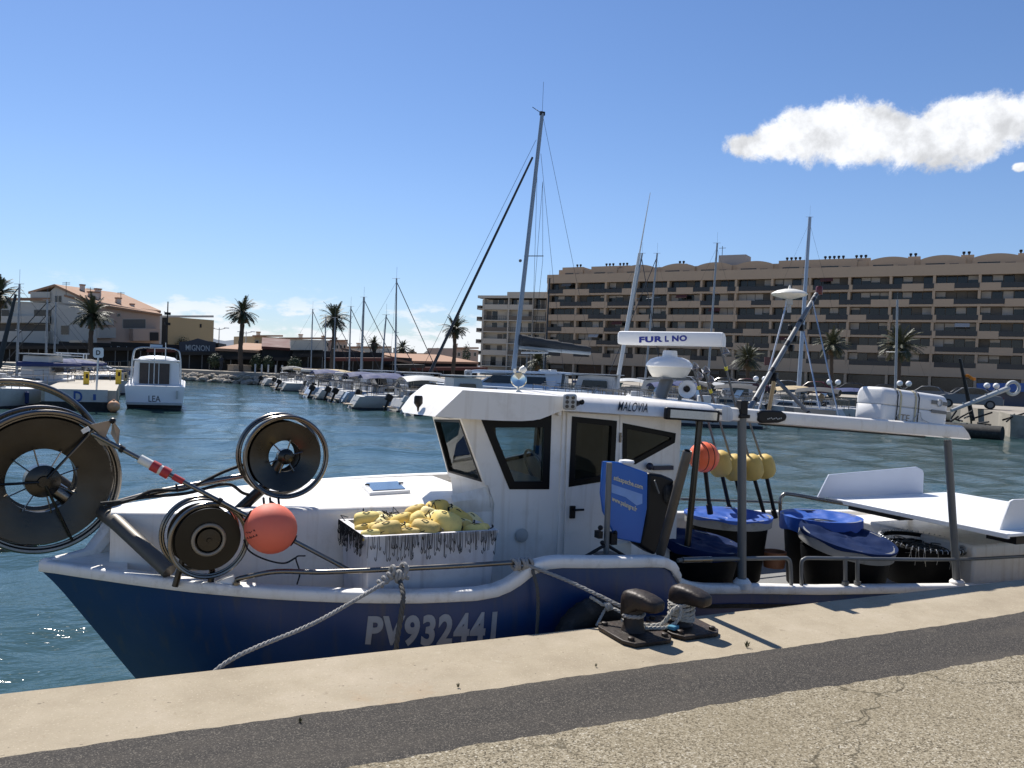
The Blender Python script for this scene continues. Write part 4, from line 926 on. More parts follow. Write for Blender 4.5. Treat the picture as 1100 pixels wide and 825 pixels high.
for i in range(70):
    p = in4[3].lerp(in4[2], rs_.random())+V((0, 0, rs_.uniform(-.03, .05))); m.tube([p, p+V((rs_.uniform(-.05, .05), rs_.uniform(-.05, .02), rs_.uniform(-.03, .05))), p+V((rs_.uniform(-.08, .08), rs_.uniform(-.08, 0), -.03))], .004, 4)
h_ = m.build('snood_tangle', 'line', root); h_['kind'] = 'stuff'
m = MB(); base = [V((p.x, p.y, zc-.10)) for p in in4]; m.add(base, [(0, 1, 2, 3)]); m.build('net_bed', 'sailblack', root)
fl_px = [(394, 559, 44, 24, .1, 5.45), (415, 570, 52, 25, .25, 5.24), (409, 563, 34, 20, .9, 5.5), (432, 561, 42, 24, .5, 5.42), (447, 563, 44, 28, .9, 5.36), (447, 551, 38, 22, .5, 5.6), (459, 556, 36, 26, 1.3, 5.5), (470, 548, 40, 28, .2, 5.62), (478, 565, 52, 40, -.5, 5.30), (457, 570, 50, 30, -.25, 5.22), (485, 551, 34, 22, -.6, 5.7), (493, 559, 44, 28, -.7, 5.5), (512, 571, 48, 22, .25, 5.24), (498, 570, 34, 22, .8, 5.34), (418, 560, 30, 18, .2, 5.62), (392, 569, 36, 16, .1, 5.36), (398, 575, 34, 16, .1, 5.2), (440, 573, 38, 16, 0, 5.2), (466, 560, 36, 26, .7, 5.44), (505, 569, 36, 20, -.4, 5.5), (428, 570, 34, 20, .1, 5.36)]
rx = random.Random(12)
fl_px += [(392+rx.random()*128, 0, 36, 23, rx.uniform(-.9, .9), rx.uniform(5.24, 5.62)) for _ in range(16)]
fl_px = [(x, y if y else 583-(Y-5.15)*36-rx.uniform(3, 9), l, w, th, Y) for x, y, l, w, th, Y in fl_px]
GRP = 'yellow floats heaped in the crate'
for i_, (c_, d_) in enumerate((((.82, .64, .20), .45), ((.74, .53, .13), .6), ((.86, .74, .36), .5), ((.66, .47, .14), .75))): MT['yellow%d' % i_] = mat('yellow_foam_worn', c_, .72, var=.12, scale=9, dirt=(.34, .25, .12), dscale=8, damt=d_, bump=.12, bscale=60)
prof = [(.022, -.46), (.045, -.50), (.30, -.5), (.40, -.46), (.46, -.36), (.50, -.15), (.50, .15), (.46, .36), (.40, .46), (.30, .5), (.045, .50), (.022, .46)]
for i, (x, y, l, w, th, Y) in enumerate(fl_px):
    c = py(x, y, Y); sc = (c-CAM).dot(FW)/880
    d = (RT*math.cos(th*1.0)+UP*math.sin(th)*.7+FW*rs_.uniform(-.45, .45)).normalized()
    m = MB(); L_, W_ = l*sc*.60, w*sc*.80
    m.lathe([(a*W_*2*.5, b*L_) for a, b in prof], c, d, 22, cap=False); m.lathe([(.022*W_*4, -L_*.49), (.1*W_, -L_*.3)], c, d, 10)
    f = m.build('foam_float', 'yellow%d' % (i*7 % 4), None, org=c); tag(f, 'yellow foam net float lying in the heap in the white crate', 'float', GRP)
    m = MB(); e = c+d*L_*.5; m.tube(catmull([e-d*.02, e+d*.02+V((.01, 0, .02)), e+V((.03, .02, .03)), e+V((.05, .03, -.02))], 6), .0038, 5); m.tube(catmull([e+V((0, -.01, 0)), c+V((0, 0, W_*.52))-FW*W_*.2, c-d*L_*.5+V((.0, -.01, .01))], 6), .003, 5); m.build('loop', 'line', f)
    for s2 in (-1, 1): m = MB(); m.lathe([(0, 0), (W_*.10, 0), (W_*.10, .004), (0, .004)], c+d*(s2*L_*.5), d*s2, 12); m.build('bore', 'line', f)
# dan buoys stowed behind the wheelhouse
fy = 6.95
DB = [('mustard', (746, 398), (773, 498), (785, 552), 12.5, 'dan buoy stowed aft with mustard float directly right of the orange ball'),
      ('mustard', (758, 402), (788, 502), (800, 556), 12.5, 'dan buoy stowed aft whose mustard float is half hidden behind the grey post'),
      ('mustard', (774, 372), (807, 502), (823, 560), 12.5, 'dan buoy stowed aft with mustard float directly right of the grey post'),
      ('mustard', (800, 438), (821, 501), (833, 556), 11.5, 'dan buoy stowed aft with the mustard float furthest from the orange ball'),
      ('orange', (748, 452), (756, 491), (763, 552), 16.5, 'dan buoy stowed aft with a round bright orange ball float')]
for i, (mt, t, c, b, rp, lab) in enumerate(DB):
    Y = fy+.04*i if mt != 'orange' else 6.5
    T_, C_, B2 = py(*t, Y), py(*c, Y), py(*b, Y); d = (T_-B2).normalized(); s = (C_-CAM).dot(FW)/880
    e = empty('dan_buoy', B2, lab, 'marker buoy', 'fishing marker buoys on the boat')
    m = MB(); m.tube([C_, T_], .013, 10); m.build('pole', 'galv', e)
    m = MB(); m.tube([B2, C_], .022, 10); m.lathe([(.03, 0), (.03, .1)], B2, d, 12); m.build('weighted_tail', 'black', e)
    r = rp*s
    if mt == 'orange':
        m = MB(); m.sphere(C_, r, 28); fo = m.build('ball_float', 'orange', e)
        m = MB()
        for kx in (-.35, .12): m.tube([C_+V((kx*r*math.cos(.4), -math.sqrt(max(0, 1-kx*kx))*r*math.cos(a)*1.0, math.sqrt(max(0, 1-kx*kx))*r*math.sin(a)))*1.0 for a in np.linspace(-1.5, 1.5, 16)], .004, 5)
        m.build('lashing', 'line', fo)
    else:
        m = MB(); m.lathe([(r*.3, -r*1.02), (r*.7, -r*.98), (r*.95, -r*.6), (r*1.0, -r*.1), (r*1.0, r*.3), (r*.9, r*.75), (r*.62, r*1.02), (r*.25, r*1.06)], C_, d, 26); m.build('float', 'mustard', e)
    if mt == 'orange' or i == 3: continue
    m = MB()
    for j, (dx, dy) in enumerate(((0, -4), (5, 6))):
        c0 = py(t[0]+dx, t[1]+dy, Y); q = .060
        e1, e2, e3 = V((.8, .3, .5)).normalized(), V((-.3, .9, .2)).normalized(), V((-.4, -.3, .86)).normalized()
        for u, v in ((e1, e2), (e2, e3), (e1, e3)): m.prism([c0-u*q, c0-v*q, c0+u*q, c0+v*q], u.cross(v)*.003)
    m.build('radar_reflector', mat('reflector_grey', (.40, .40, .41), .4, .5), e, smooth=False)
    m = MB(); p = T_.lerp(C_, .18); m.tube([p-d*.02, p+d*.02], .018, 8); m.build('yellow_light', mat('lamp_yellow', (.7, .6, .05), .4), e)
MT['blueshade'] = mat('shade_toned_tarpaulin', (.004, .015, .062), .7, var=.25, scale=7, bump=.35, bscale=9, spec=.12)  # darker copy of the blue tarpaulin, with shade put into its colour
MT['tubrim'] = mat('grubby_tub_rim', (.22, .22, .21), .6, var=.2, scale=8, dirt=(.08, .075, .06), dscale=6, damt=.8)
def tub(lab, c, r, h, cover, rimh=.07, rimmt='tubrim', tilt=(0, 0), sag=.03, cols='blue', seed=0):
    """c = centre of the top rim"""
    e = empty('line_tub', c-V((0, 0, h)), lab, 'tub', 'line tubs on the aft deck'); c = V(c)
    m = MB(); m.lathe([(r*.78, -h), (r*.80, -h+.01), (r*.93, -.10), (r*.95, -.0), (r*.90, -.0), (r*.86, -.1), (r*.74, -h+.03), (0, -h+.03)], c, (0, 0, 1), 40, cap=False); m.build('body', 'tub', e, sharp=40)
    n = V((tilt[0], tilt[1], 1)).normalized(); rg = random.Random(seed)
    cc2 = c+V((0, 0, .01))+n*(abs(tilt[0])+abs(tilt[1]))*r*.9
    m = MB(); m.lathe([(r*.98, -rimh), (r*1.02, -rimh), (r*1.03, -.01), (r*1.0, .008), (r*.95, .008), (r*.93, -rimh)], cc2, n, 48, cap=False); m.build('rim_band', rimmt, e, sharp=40)
    if cover:
        a, b, t = frame(n); rows = []
        for i in range(9):
            q = r*.99*i/8; row = []
            for k in range(48):
                th = 2*math.pi*k/48; wv = .012*math.sin(5*th+seed)*(q/r)+.010*math.sin(9*th+q*20+seed*2)*(q/r)+.008*math.sin(q*30+th*2)
                row.append(cc2+(a*math.cos(th)+b*math.sin(th))*q+t*(.012-sag*(1-(q/r)**2)+wv*(1 if i < 8 else .3)))
            rows.append(row)
        th_r = []
        for k in range(48): th = 2*math.pi*k/48; th_r.append(cc2+(a*math.cos(th)+b*math.sin(th))*r*1.045+t*(-cover-.012*math.sin(7*th+seed)))
        rows.append([p+t*.012 for p in [cc2+(a*math.cos(2*math.pi*k/48)+b*math.sin(2*math.pi*k/48))*r*1.04 for k in range(48)]]); rows.append(th_r)
        m = MB(); m.loft(rows, closed=True); m.build('cover', cols, e, sharp=60)
    return e, cc2, n
def ctr(x, y, Y): return py(x, y, Y)
tub('black tub with pale rim and sagging blue cover under the mustard dan buoys', ctr(782, 554, 6.55), .42, .62, .012, .085, sag=.05, seed=1)
tub('low black tub with a flat shade-toned blue cover behind the roller tube', ctr(752, 590, 5.74), .34, .30, .06, .05, tilt=(.07, -.12), sag=.0, cols='blueshade', seed=2)
tub('tall black tub with blue cover pulled down over its rim', ctr(882, 556, 6.35), .395, .70, .13, .05, sag=.05, seed=3)
tub('black tub with pale rim and tilted shade-toned blue cover before the tall tub', ctr(908, 588, 5.84), .44, .42, .015, .10, tilt=(.05, -.20), sag=.02, cols='blueshade', seed=4)
e, c, n = tub('open black tub rimmed with bright hooks at the foot of the aft post', ctr(989, 586, 6.0), .40, .38, 0, .03, 'tub', tilt=(.0, -.08), seed=5)
m = MB(); a, b, t = frame(n)
for i in range(46):
    th = 2*math.pi*i/46; p = c+(a*math.cos(th)+b*math.sin(th))*.40+t*.015
    o = (a*math.cos(th)+b*math.sin(th)); m.tube([p-o*.03, p+t*.016, p+o*.02+t*.004, p+o*.022-t*.02], .0035, 5, cap=False)
h_ = m.build('hook_row', 'alu', e); h_['kind'] = 'stuff'
m = MB()
for i in range(34):
    th = rs_.uniform(0, 6.28); p = c+(a*math.cos(th)+b*math.sin(th))*.41; m.tube(catmull([p+t*.02, p-t*.05+V((rs_.uniform(-.02, .02), -.01, 0)), p-t*rs_.uniform(.08, .16)+V((rs_.uniform(-.03, .03), -.01, 0))], 4), .002, 4)
h_ = m.build('snood_lines', 'ropeW', e); h_['kind'] = 'stuff'
m = MB()
for i in range(40):
    th = rs_.uniform(0, 6.28); q = rs_.uniform(0, .34); p = c+(a*math.cos(th)+b*math.sin(th))*q-t*.05; m.ring(p, (rs_.uniform(-.3, .3), rs_.uniform(-.3, .3), 1), rs_.uniform(.04, .10), .005, 14, 5)
h_ = m.build('coiled_line', 'ropeD', e); h_['kind'] = 'stuff'
m = MB(); m.lathe([(.10, -.16), (.12, .0), (.11, .0), (.09, -.15)], py(832, 592, 6.3), (0, 0, 1), 16); tag(m.build('bucket', mat('orange_brown_plastic', (.22, .09, .04), .6), None, org=py(832, 592, 6.3)), 'small rust brown bucket between the two rear tubs', 'bucket')
# liferaft canister on the gantry
cl = py(985, 439, 5.52); s_ = (cl-CAM).dot(FW)/880; Lh_, hz, dp_ = 46*s_*1.06, 18.5*s_, .17
ld = empty('liferaft_canister', cl-V((0, 0, hz)), 'white two part liferaft canister with straps lying on the gantry above the aft deck', 'liferaft'); f = V((1, -.02, -.075)).normalized(); sd2 = V((0, 1, 0)); up_ = sd2.cross(f)*-1
if up_.z < 0: up_ = -up_
def rrect(x0, x1, z0, z1, r0_, r1_):       # rounded box outline; r0_ lower corners, r1_ upper corners
    out = []
    for cx_, cz_, r, a0 in ((x1-r0_, z0+r0_, r0_, -90), (x1-r1_, z1-r1_, r1_, 0), (x0+r1_, z1-r1_, r1_, 90), (x0+r0_, z0+r0_, r0_, 180)):
        out += [(cx_+r*math.cos(R(a0+t)), cz_+r*math.sin(R(a0+t))) for t in (0, 22, 45, 68, 90)]
    return out
for z0, z1, r0_, r1_ in ((-hz, -.003, .03, .012), (.003, hz, .012, .075)):
    rows = []
    for t, k in ((-1, .80), (-.985, .92), (-.95, .985), (-.9, 1), (.86, 1), (.93, .98), (.975, .92), (1, .80)):
        rows.append([cl+f*(t*Lh_)+sd2*(dp_+(a-dp_)*k)+up_*((b-.0)*(k if b > 0 or z1 < 0 else 1)) for a, b in rrect(0, dp_*2, z0, z1, r0_, r1_)])
    m = MB(); m.loft(rows, closed=True, caps=True); m.build('shell_half', 'tarp', ld, sharp=50)
m = MB(); m.box(cl+sd2*dp_, (Lh_*2-.03, dp_*2-.03, .03), ax=(f, sd2, up_)); m.build('seam', 'palegrey', ld)
for k, mt, w in ((-.52, 'strap', .010), (-.62, 'black', .007), (-.06, 'strap', .010), (.03, 'black', .007)):
    c = cl+f*k*Lh_; m = MB(); pr_ = [(-.006, -hz), (-.008, 0), (-.006, hz-.06), (.015, hz-.015), (.06, hz+.006), (dp_*2-.06, hz+.006), (dp_*2+.006, hz-.06), (dp_*2+.006, -hz)]
    m.loft([[c+sd2*a+up_*b-f*w for a, b in pr_], [c+sd2*a+up_*b+f*w for a, b in pr_]]); m.build('strap', mt, ld)
def onl(a, b): return cl-sd2*.005+f*a*Lh_+up_*b*hz
text_quad('canister_lettering', '6TE.', [onl(-.60, -.82), onl(-.16, -.82), onl(-.16, -.42), onl(-.60, -.42)], 'wood', ld)
for a0, a1, z0, z1 in ((.42, .60, .40, .62), (.74, .92, .38, .60), (.44, .92, -.12, .06)):
    m = MB(); m.prism([onl(a0, z0), onl(a1, z0), onl(a1, z1), onl(a0, z1)], sd2*-.004); m.build('dark_label', 'galv', ld, smooth=False)
m = MB(); m.ring(onl(.67, .5)-sd2*.004, -sd2, .034, .006, 20, 6); m.build('round_badge', 'palegrey', ld)
m = MB(); m.tube(catmull([onl(-.62, -.5), onl(-.55, -.8)-sd2*.02, onl(-.35, -.7)-sd2*.02, onl(-.2, -.9)-sd2*.01, onl(.05, -.2)-sd2*.01, onl(.12, -.55)-sd2*.015, onl(.4, -.75)-sd2*.01], 6), .004, 5); m.build('lashing', 'palegrey', ld)
for k in (-.8, .75): m = MB(); m.tube([cl+f*k*Lh_+up_*(-hz-.02)-sd2*.1, cl+f*k*Lh_+up_*(-hz-.02)+sd2*dp_*2.1], .018, 8); m.build('cradle_tube', 'steel', ld)
# ================================================================== quay furniture
def bollard(p, lab, hdir):
    e = empty('mooring_bollard', p, lab, 'bollard', 'iron bollards on the quay edge'); p = V(p)
    m = MB(); q = [(-.17, .13), (-.13, .20), (.14, .20), (.18, .10), (.17, -.16), (.12, -.22), (-.13, -.22), (-.17, -.14)]
    m.prism([p+V((a, b, .006)) for a, b in q], (0, 0, .024)); m.build('base_plate', 'rust', e, bevel=.005)
    m = MB(); hx = V(hdir).normalized(); rows = []
    spine = [(V((0, 0, .03)), .074, .074), (V((0, 0, .05)), .064, .064), (V((0, 0, .14)), .060, .060)]
    m.lathe([(.078, .028), (.070, .045), (.063, .06), (.060, .17), (.062, .24)], p, (0, 0, 1), 28, cap=False)
    # horned head: rounded block
    side = hx.cross(V((0, 0, 1)))
    for t, w, lo, hi in ((-.070, .030, .12, .225), (-.068, .050, .10, .25), (-.055, .060, .09, .268), (-.02, .066, .10, .280), (.03, .069, .15, .281), (.06, .070, .172, .278), (.11, .070, .172, .270), (.155, .067, .174, .258), (.182, .058, .180, .246), (.192, .036, .192, .234)):
        row = []
        for k in range(20):
            th = 2*math.pi*k/20; cx_, sx_ = math.cos(th), math.sin(th)
            ex = 2/4.0; u = math.copysign(abs(cx_)**ex, cx_); v = math.copysign(abs(sx_)**ex, sx_)
            row.append(p+hx*t+side*(w*u)+V((0, 0, (lo+hi)/2+(hi-lo)/2*v)))
        rows.append(row)
    m.loft(rows, closed=True, caps=True); m.build('post', 'rust', e, sharp=60)
    for a, b in ((-.12, .14), (.13, .13), (.12, -.16), (-.12, -.16)):
        m = MB(); m.lathe([(.02, .03), (.02, .048), (.012, .052)], p+V((a, b, 0)), (0, 0, 1), 6); m.build('bolt', 'rust', e)
    return e
b1p = pz(680, 682, QZ); b2p = pz(731, 675, QZ)
bollard(b1p, 'rusty iron bollard on the left with a bare post and the taut rope on it', (.35, -1, 0))
bollard(b2p, 'rusty iron bollard on the right with old pale rope wound round its post', (.35, -1, 0))
m = MB(); rg = random.Random(9)
for i in range(5):
    m2 = [b2p+V((math.cos(t)*.075, math.sin(t)*.075, .07+.024*i+.008*math.sin(2*t+i))) for t in np.linspace(0, 6.2, 16)]
    rope(m, m2, .013)
rope(m, [b2p+V((-.06, -.06, .16)), b2p+V((-.10, -.06, .15)), b2p+V((-.16, -.02, .05)), b2p+V((-.26, 0, .045)), b2p+V((-.36, .05, .04))], .014)
rope(m, [b2p+V((-.06, -.07, .17)), b2p+V((-.08, -.09, .10)), b2p+V((-.15, -.07, .045)), b2p+V((-.30, -.04, .045))], .012)
tag(m.build('old_rope', 'ropeW', None, org=b2p), 'weathered pale rope coiled round the right hand bollard post', 'rope')
m = MB(); c = b2p+V((-.13, -.10, .05)); m.box(c, (.06, .05, .025), .4); tag(m.build('rag', mat('faded_blue_rag', (.06, .22, .32), .9), None, org=c, bevel=.006), 'scrap of faded blue cloth caught beside the right bollard', 'rag')
# mooring ropes
k1_ = py(428, 617, 4.92)
m = MB(); rope(m, [b1p+V((.0, .066, .13)), b1p+V((-.07, .0, .125)), b1p+V((0, -.068, .13)), b1p+V((.068, 0, .135)), b1p+V((.02, .07, .13)), py(610, 624, 4.62), py(563, 606, 4.78)], .0125)
c = py(560, 606, 4.79); hd = V((1, 0, .0))
for i in range(5): m.ring(c+V((-.05+.028*i, -.0, 0)), (1, .2*(-1)**i, .1), .030, .013, 16, 6)
rope(m, [c+V((.03, -.02, .0)), c+V((.07, -.03, -.02)), c+V((.12, -.035, -.05))], .013)
tag(m.build('mooring_rope', 'rope', None, org=c), 'taut grey mooring rope from the wheelhouse end of the hand rail to the left bollard', 'mooring rope', 'mooring ropes of the fishing boat')
m = MB(); e0 = pz(237, 716.5, QZ+.012); e0.y = QY+.0
rope(m, [k1_, k1_.lerp(e0, .5)-V((0, 0, .03)), V((e0.x, QY+.013, QZ+.005)), V((e0.x-.16, QY+.02, QZ-.3)), V((e0.x-.2, QY+.03, QZ-.6))], .0125)
c = py(428, 612, 4.92)
for i in range(7): m.ring(c+V((rg.uniform(-.05, .05), rg.uniform(-.015, .015)-.01, rg.uniform(-.05, .03))), (rg.uniform(-1, 1), rg.uniform(-.6, .6), rg.uniform(-.5, .5)), rg.uniform(.022, .034), .0125, 16, 6)
for i in range(3): m.ring(c+V((-.06+.0-.03*i, -.02, -.03-.022*i)), (1, .1, .7), .02, .012, 14, 6)
tag(m.build('mooring_rope', 'rope', None, org=c), 'grey mooring rope knotted mid hand rail and running down left over the quay edge', 'mooring rope', 'mooring ropes of the fishing boat')
m = MB(); rope(m, [py(429, 622, 4.9), py(433, 640, 4.76), py(431, 660, 4.735), py(426, 692, 4.72), py(424, 720, 4.70)], .017)
tag(m.build('rope_tail', 'ropeD', None, org=py(430, 650, 4.75)), 'dark rope tail hanging over the registration letters from the rail knot', 'rope tail')
m = MB(); rope(m, [py(572, 612, 4.74), py(577, 632, 4.68), py(578, 655, 4.67), py(576, 690, 4.66)], .012)
tag(m.build('rope_tail', 'ropeD', None, org=py(577, 650, 4.68)), 'dark rope tail hanging down the hull between tyre and registration number', 'rope tail')
# tyre fender between hull and quay
c = py(641, 694, 4.58); c.y = 4.575
te = empty('tyre_fender', c, 'worn black tyre hung as a fender between the hull and the quay', 'tyre')
m = MB(); rt_, rw = .235, .085; rows = []
for k in range(56):
    th = 2*math.pi*k/56; e = V((math.cos(th), 0, math.sin(th))); row = []
    for a, b in ((-.075, -.07), (-.02, -.088), (.05, -.082), (.078, -.06), (.085, 0), (.078, .06), (.05, .082), (-.02, .088), (-.075, .07), (-.06, .05), (-.06, -.05)):
        gr = -.008 if (k % 2 and a > .06) else 0
        row.append(c+e*(rt_+a+gr)+V((0, b, 0)))
    rows.append(row)
rows.append(rows[0]); m.loft(rows, closed=True); m.build('tyre', 'rubber', te, sharp=50)
m = MB(); k_ = py(651, 652, 4.5)
rope(m, [py(634, 641, 4.55), py(645, 648, 4.5), k_, py(662, 655, 4.45), py(672, 662, 4.38), b1p+V((-.05, .05, .08))], .011); rope(m, [k_, py(647, 660, 4.48), py(641, 672, 4.44)], .010)
for i in range(3): m.ring(k_+V((.01*i, 0, 0)), (1, .4*i-.3, .5), .022, .010, 14, 6)
tag(m.build('fender_rope', 'ropeW', None, org=k_), 'pale knotted rope tying the tyre fender to the left bollard', 'rope')
# small weeds along the joint
def weed(p, s, seed):
    rg = random.Random(seed); m = MB()
    for i in range(26):
        a = rg.uniform(0, 6.28); o = V((math.cos(a), math.sin(a), 0)); h = s*rg.uniform(.4, 1.1); w = o.cross(V((0, 0, 1)))*s*.05
        q = p+o*s*rg.uniform(0, .25); tp = q+o*s*rg.uniform(.1, .5)+V((0, 0, h)); md = q.lerp(tp, .55)+V((0, 0, h*.15)); m.add([q-w, q+w, md+w*.9, tp, md-w*.9], [(0, 1, 2, 3, 4)])
    return m.build('weed_tuft', mat('weed_green', (.10, .10, .045), .8, var=.4, scale=40), None, org=p)
for x, y, s, lab in ((802, 695, .036, 'tuft of dry weed in the joint right of the bollards'), (492, 738, .02, 'small green weed at the asphalt joint below the boat number'), (322, 776, .022, 'flat green weed at the asphalt joint near the lower left'), (640, 716, .018, 'tiny weed at the asphalt joint left of the bollards')):
    tag(weed(pz(x, y, QZ+.004), s, int(x)), lab, 'weed', 'weeds growing in the quay joint')
# ================================================================== background
GZ = 1.2
MT['apt'] = mat('tan_render', (.41, .315, .222), .85, var=.06, scale=.2, dirt=(.34, .26, .185), dscale=.35, damt=.35)
MT['apt2'] = mat('pale_render', (.44, .40, .335), .85, var=.06, scale=.2, dirt=(.34, .3, .25), dscale=.3, damt=.35)
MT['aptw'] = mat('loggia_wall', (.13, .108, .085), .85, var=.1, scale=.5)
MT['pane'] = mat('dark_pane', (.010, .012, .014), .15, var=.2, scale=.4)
MT['shut'] = mat('roller_shutter', (.12, .108, .092), .7, var=.15, scale=.6)
MT['shutw'] = mat('pale_shutter', (.40, .38, .35), .7, var=.15, scale=.6)
MT['rail'] = mat('smoked_railing', (.014, .015, .018), .3, var=.2)
MT['tile'] = mat('clay_tiles', (.34, .19, .11), .9, var=.25, scale=1.2, bump=.6, bscale=6)
MT['housew'] = mat('grey_render', (.54, .50, .43), .9, var=.08, scale=.4, dirt=(.32, .29, .25), dscale=.5, damt=.4)
MT['pink'] = mat('salmon_render', (.46, .33, .25), .9, var=.08, scale=.4, dirt=(.4, .29, .22), dscale=.5, damt=.4)
MT['ochre'] = mat('ochre_render', (.44, .33, .18), .9, var=.07, scale=.4)
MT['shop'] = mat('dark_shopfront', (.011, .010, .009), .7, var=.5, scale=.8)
MT['shopr'] = mat('dull_red_awning', (.10, .03, .022), .8, var=.3, scale=.6)
MT['trunk'] = mat('palm_trunk', (.06, .045, .032), .95, var=.4, scale=6, bump=.6, bscale=9)
MT['frond'] = mat('palm_frond', (.050, .058, .026), .6, var=.35, scale=3)
MT['frondd'] = mat('dry_frond', (.16, .11, .055), .8, var=.3, scale=3)
MT['leaf'] = mat('shrub_leaf', (.035, .05, .02), .7, var=.4, scale=4)
MT['rock'] = mat('limestone_block', (.30, .26, .205), .95, var=.3, scale=1.5, bump=.5, bscale=4)
MT['signyel'] = mat('yellow_pedestal', (.62, .42, .03), .5, var=.08)
MT['signblue'] = mat('sign_blue', (.01, .06, .25), .5)
MT['silver'] = mat('silver_paint', (.12, .125, .13), .3, .3)
MT['carblk'] = mat('black_paint', (.015, .016, .02), .2)
MT['carwht'] = mat('white_car_paint', (.40, .41, .42), .25)
MT['tyre'] = mat('car_tyre', (.015, .015, .015), .8)
MT['flag'] = mat('orange_cloth', (.80, .26, .03), .8)
MT['antif'] = mat('dark_antifouling', (.02, .022, .03), .7)
def wallq(a, b, z0, z1, n, th=.25):           # upright slab from a to b, thickness th behind
    a, b, n = V(a), V(b), V(n)
    return [V((a.x, a.y, z0)), V((b.x, b.y, z0)), V((b.x, b.y, z0))-n*th, V((a.x, a.y, z0))-n*th, V((a.x, a.y, z1)), V((b.x, b.y, z1)), V((b.x, b.y, z1))-n*th, V((a.x, a.y, z1))-n*th]
# ------------------------------------------------------------------ big apartment block
FA, FB = V((82.93, 161.07, 0)), V((132.65, 89.34, 0)); FD = (FB-FA).normalized(); FN = V((-FD.y, FD.x, 0)); FN = FN if FN.dot(-FA) > 0 else -FN
apt = empty('apartment_block', FA+FD*49, 'long tan apartment block with stepped balconies and small vaulted roof structures behind the marina', 'building')
NB, BW, Z0, SH_ = 15, 6.9, 5.95, 2.74
rg = random.Random(21)
def fp(s, z, o=0): p = FA+FD*s+FN*o; return V((p.x, p.y, z))
LEN = NB*BW
m = MB()
m.hexa(wallq(fp(0, 0, -1.9), fp(LEN, 0, -1.9), GZ, Z0+6*SH_+.2, FN, 12)); 
for k in range(7):
    z = Z0+k*SH_; m.hexa(wallq(fp(0, 0, .0), fp(LEN, 0, .0), z-.34, z+.04, FN, 2.0))
for i in range(NB+1): m.hexa(wallq(fp(i*BW-.22, 0, -.06), fp(i*BW+.22, 0, -.06), GZ, Z0+6*SH_-.3, FN, 1.9))
m.hexa(wallq(fp(-.3, 0, .05), fp(LEN, 0, .05), Z0+6*SH_-.43, Z0+6*SH_+1.45, FN, .5))
m.hexa(wallq(fp(-.3, 0, .06), fp(LEN, 0, .06), Z0-1.55, Z0+.06, FN, .4))
body = m.build('wall', 'apt', apt, smooth=False)
pat = {}
for k in range(6):
    z = Z0+k*SH_
    for i in range(NB):
        s0, s1 = i*BW+.22, (i+1)*BW-.22
        # glazing at the back of the loggia
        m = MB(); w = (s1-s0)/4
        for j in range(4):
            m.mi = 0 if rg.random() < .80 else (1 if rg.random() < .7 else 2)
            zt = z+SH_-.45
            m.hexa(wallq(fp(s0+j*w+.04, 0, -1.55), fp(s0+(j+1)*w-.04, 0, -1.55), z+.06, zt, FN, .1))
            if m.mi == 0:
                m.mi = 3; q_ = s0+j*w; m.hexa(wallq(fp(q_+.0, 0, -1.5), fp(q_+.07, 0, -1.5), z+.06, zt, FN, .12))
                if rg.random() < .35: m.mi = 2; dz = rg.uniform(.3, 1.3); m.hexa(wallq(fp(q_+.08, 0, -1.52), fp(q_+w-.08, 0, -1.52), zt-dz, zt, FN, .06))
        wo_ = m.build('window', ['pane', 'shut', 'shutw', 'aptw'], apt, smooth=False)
        if rg.random() < .14:
            m = MB(); q_ = s0+rg.choice((0, w, w*2)); m.prism([fp(q_, zt-.1, -.1), fp(q_+w*1.4, zt-.1, -.1), fp(q_+w*1.4, zt-.75, .55), fp(q_, zt-.75, .55)], (0, 0, .05)); m.build('awning', rg.choice(['beige', 'shut', 'shutw', 'shopr']), wo_, smooth=False)
        # stepped parapet and railing
        mode = (rg.choice(['L', 'R', 'L', 'R', 'M', 'F', 'N']) if k < 5 else rg.choice(['L', 'R', 'N', 'M'])) if i < 9 else (rg.choice(['N', 'N', 'L', 'N', 'R']) if k in (2, 3, 4) else rg.choice(['N', 'L', 'R', 'M', 'N']))
        a, b = {'L': (s0-.2, s0+2.9), 'R': (s1-2.9, s1+.2), 'M': (s0+1.6, s1-1.4), 'F': (s0-.2, s1+.2), 'N': (s0-.2, s0+.35)}[mode]
        m = MB(); m.hexa(wallq(fp(a, 0, .09), fp(b, 0, .09), z-.40, z+.92, FN, .16)); bal = m.build('balcony', 'apt', apt, smooth=False)
        for c0, c1 in ((s0-.2, a), (b, s1+.2)):
            m = MB()
            if c1-c0 > .3:
                m.hexa(wallq(fp(c0, 0, .02), fp(c1, 0, .02), z+.1, z+.9, FN, .05))
                for q in np.arange(c0, c1+.01, 1.2): m.hexa(wallq(fp(q-.03, 0, .05), fp(q+.03, 0, .05), z, z+.96, FN, .08))
            if m.v: m.build('railing', 'rail', bal, smooth=False)
# ground floor arcade
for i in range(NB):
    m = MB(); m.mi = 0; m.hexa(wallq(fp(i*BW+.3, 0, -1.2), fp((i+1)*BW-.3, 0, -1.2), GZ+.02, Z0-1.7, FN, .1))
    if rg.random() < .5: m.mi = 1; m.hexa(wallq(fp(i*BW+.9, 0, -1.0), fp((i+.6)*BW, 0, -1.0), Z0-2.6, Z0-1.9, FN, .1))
    m.build('shopfront', ['pane', 'shut'], apt, smooth=False)
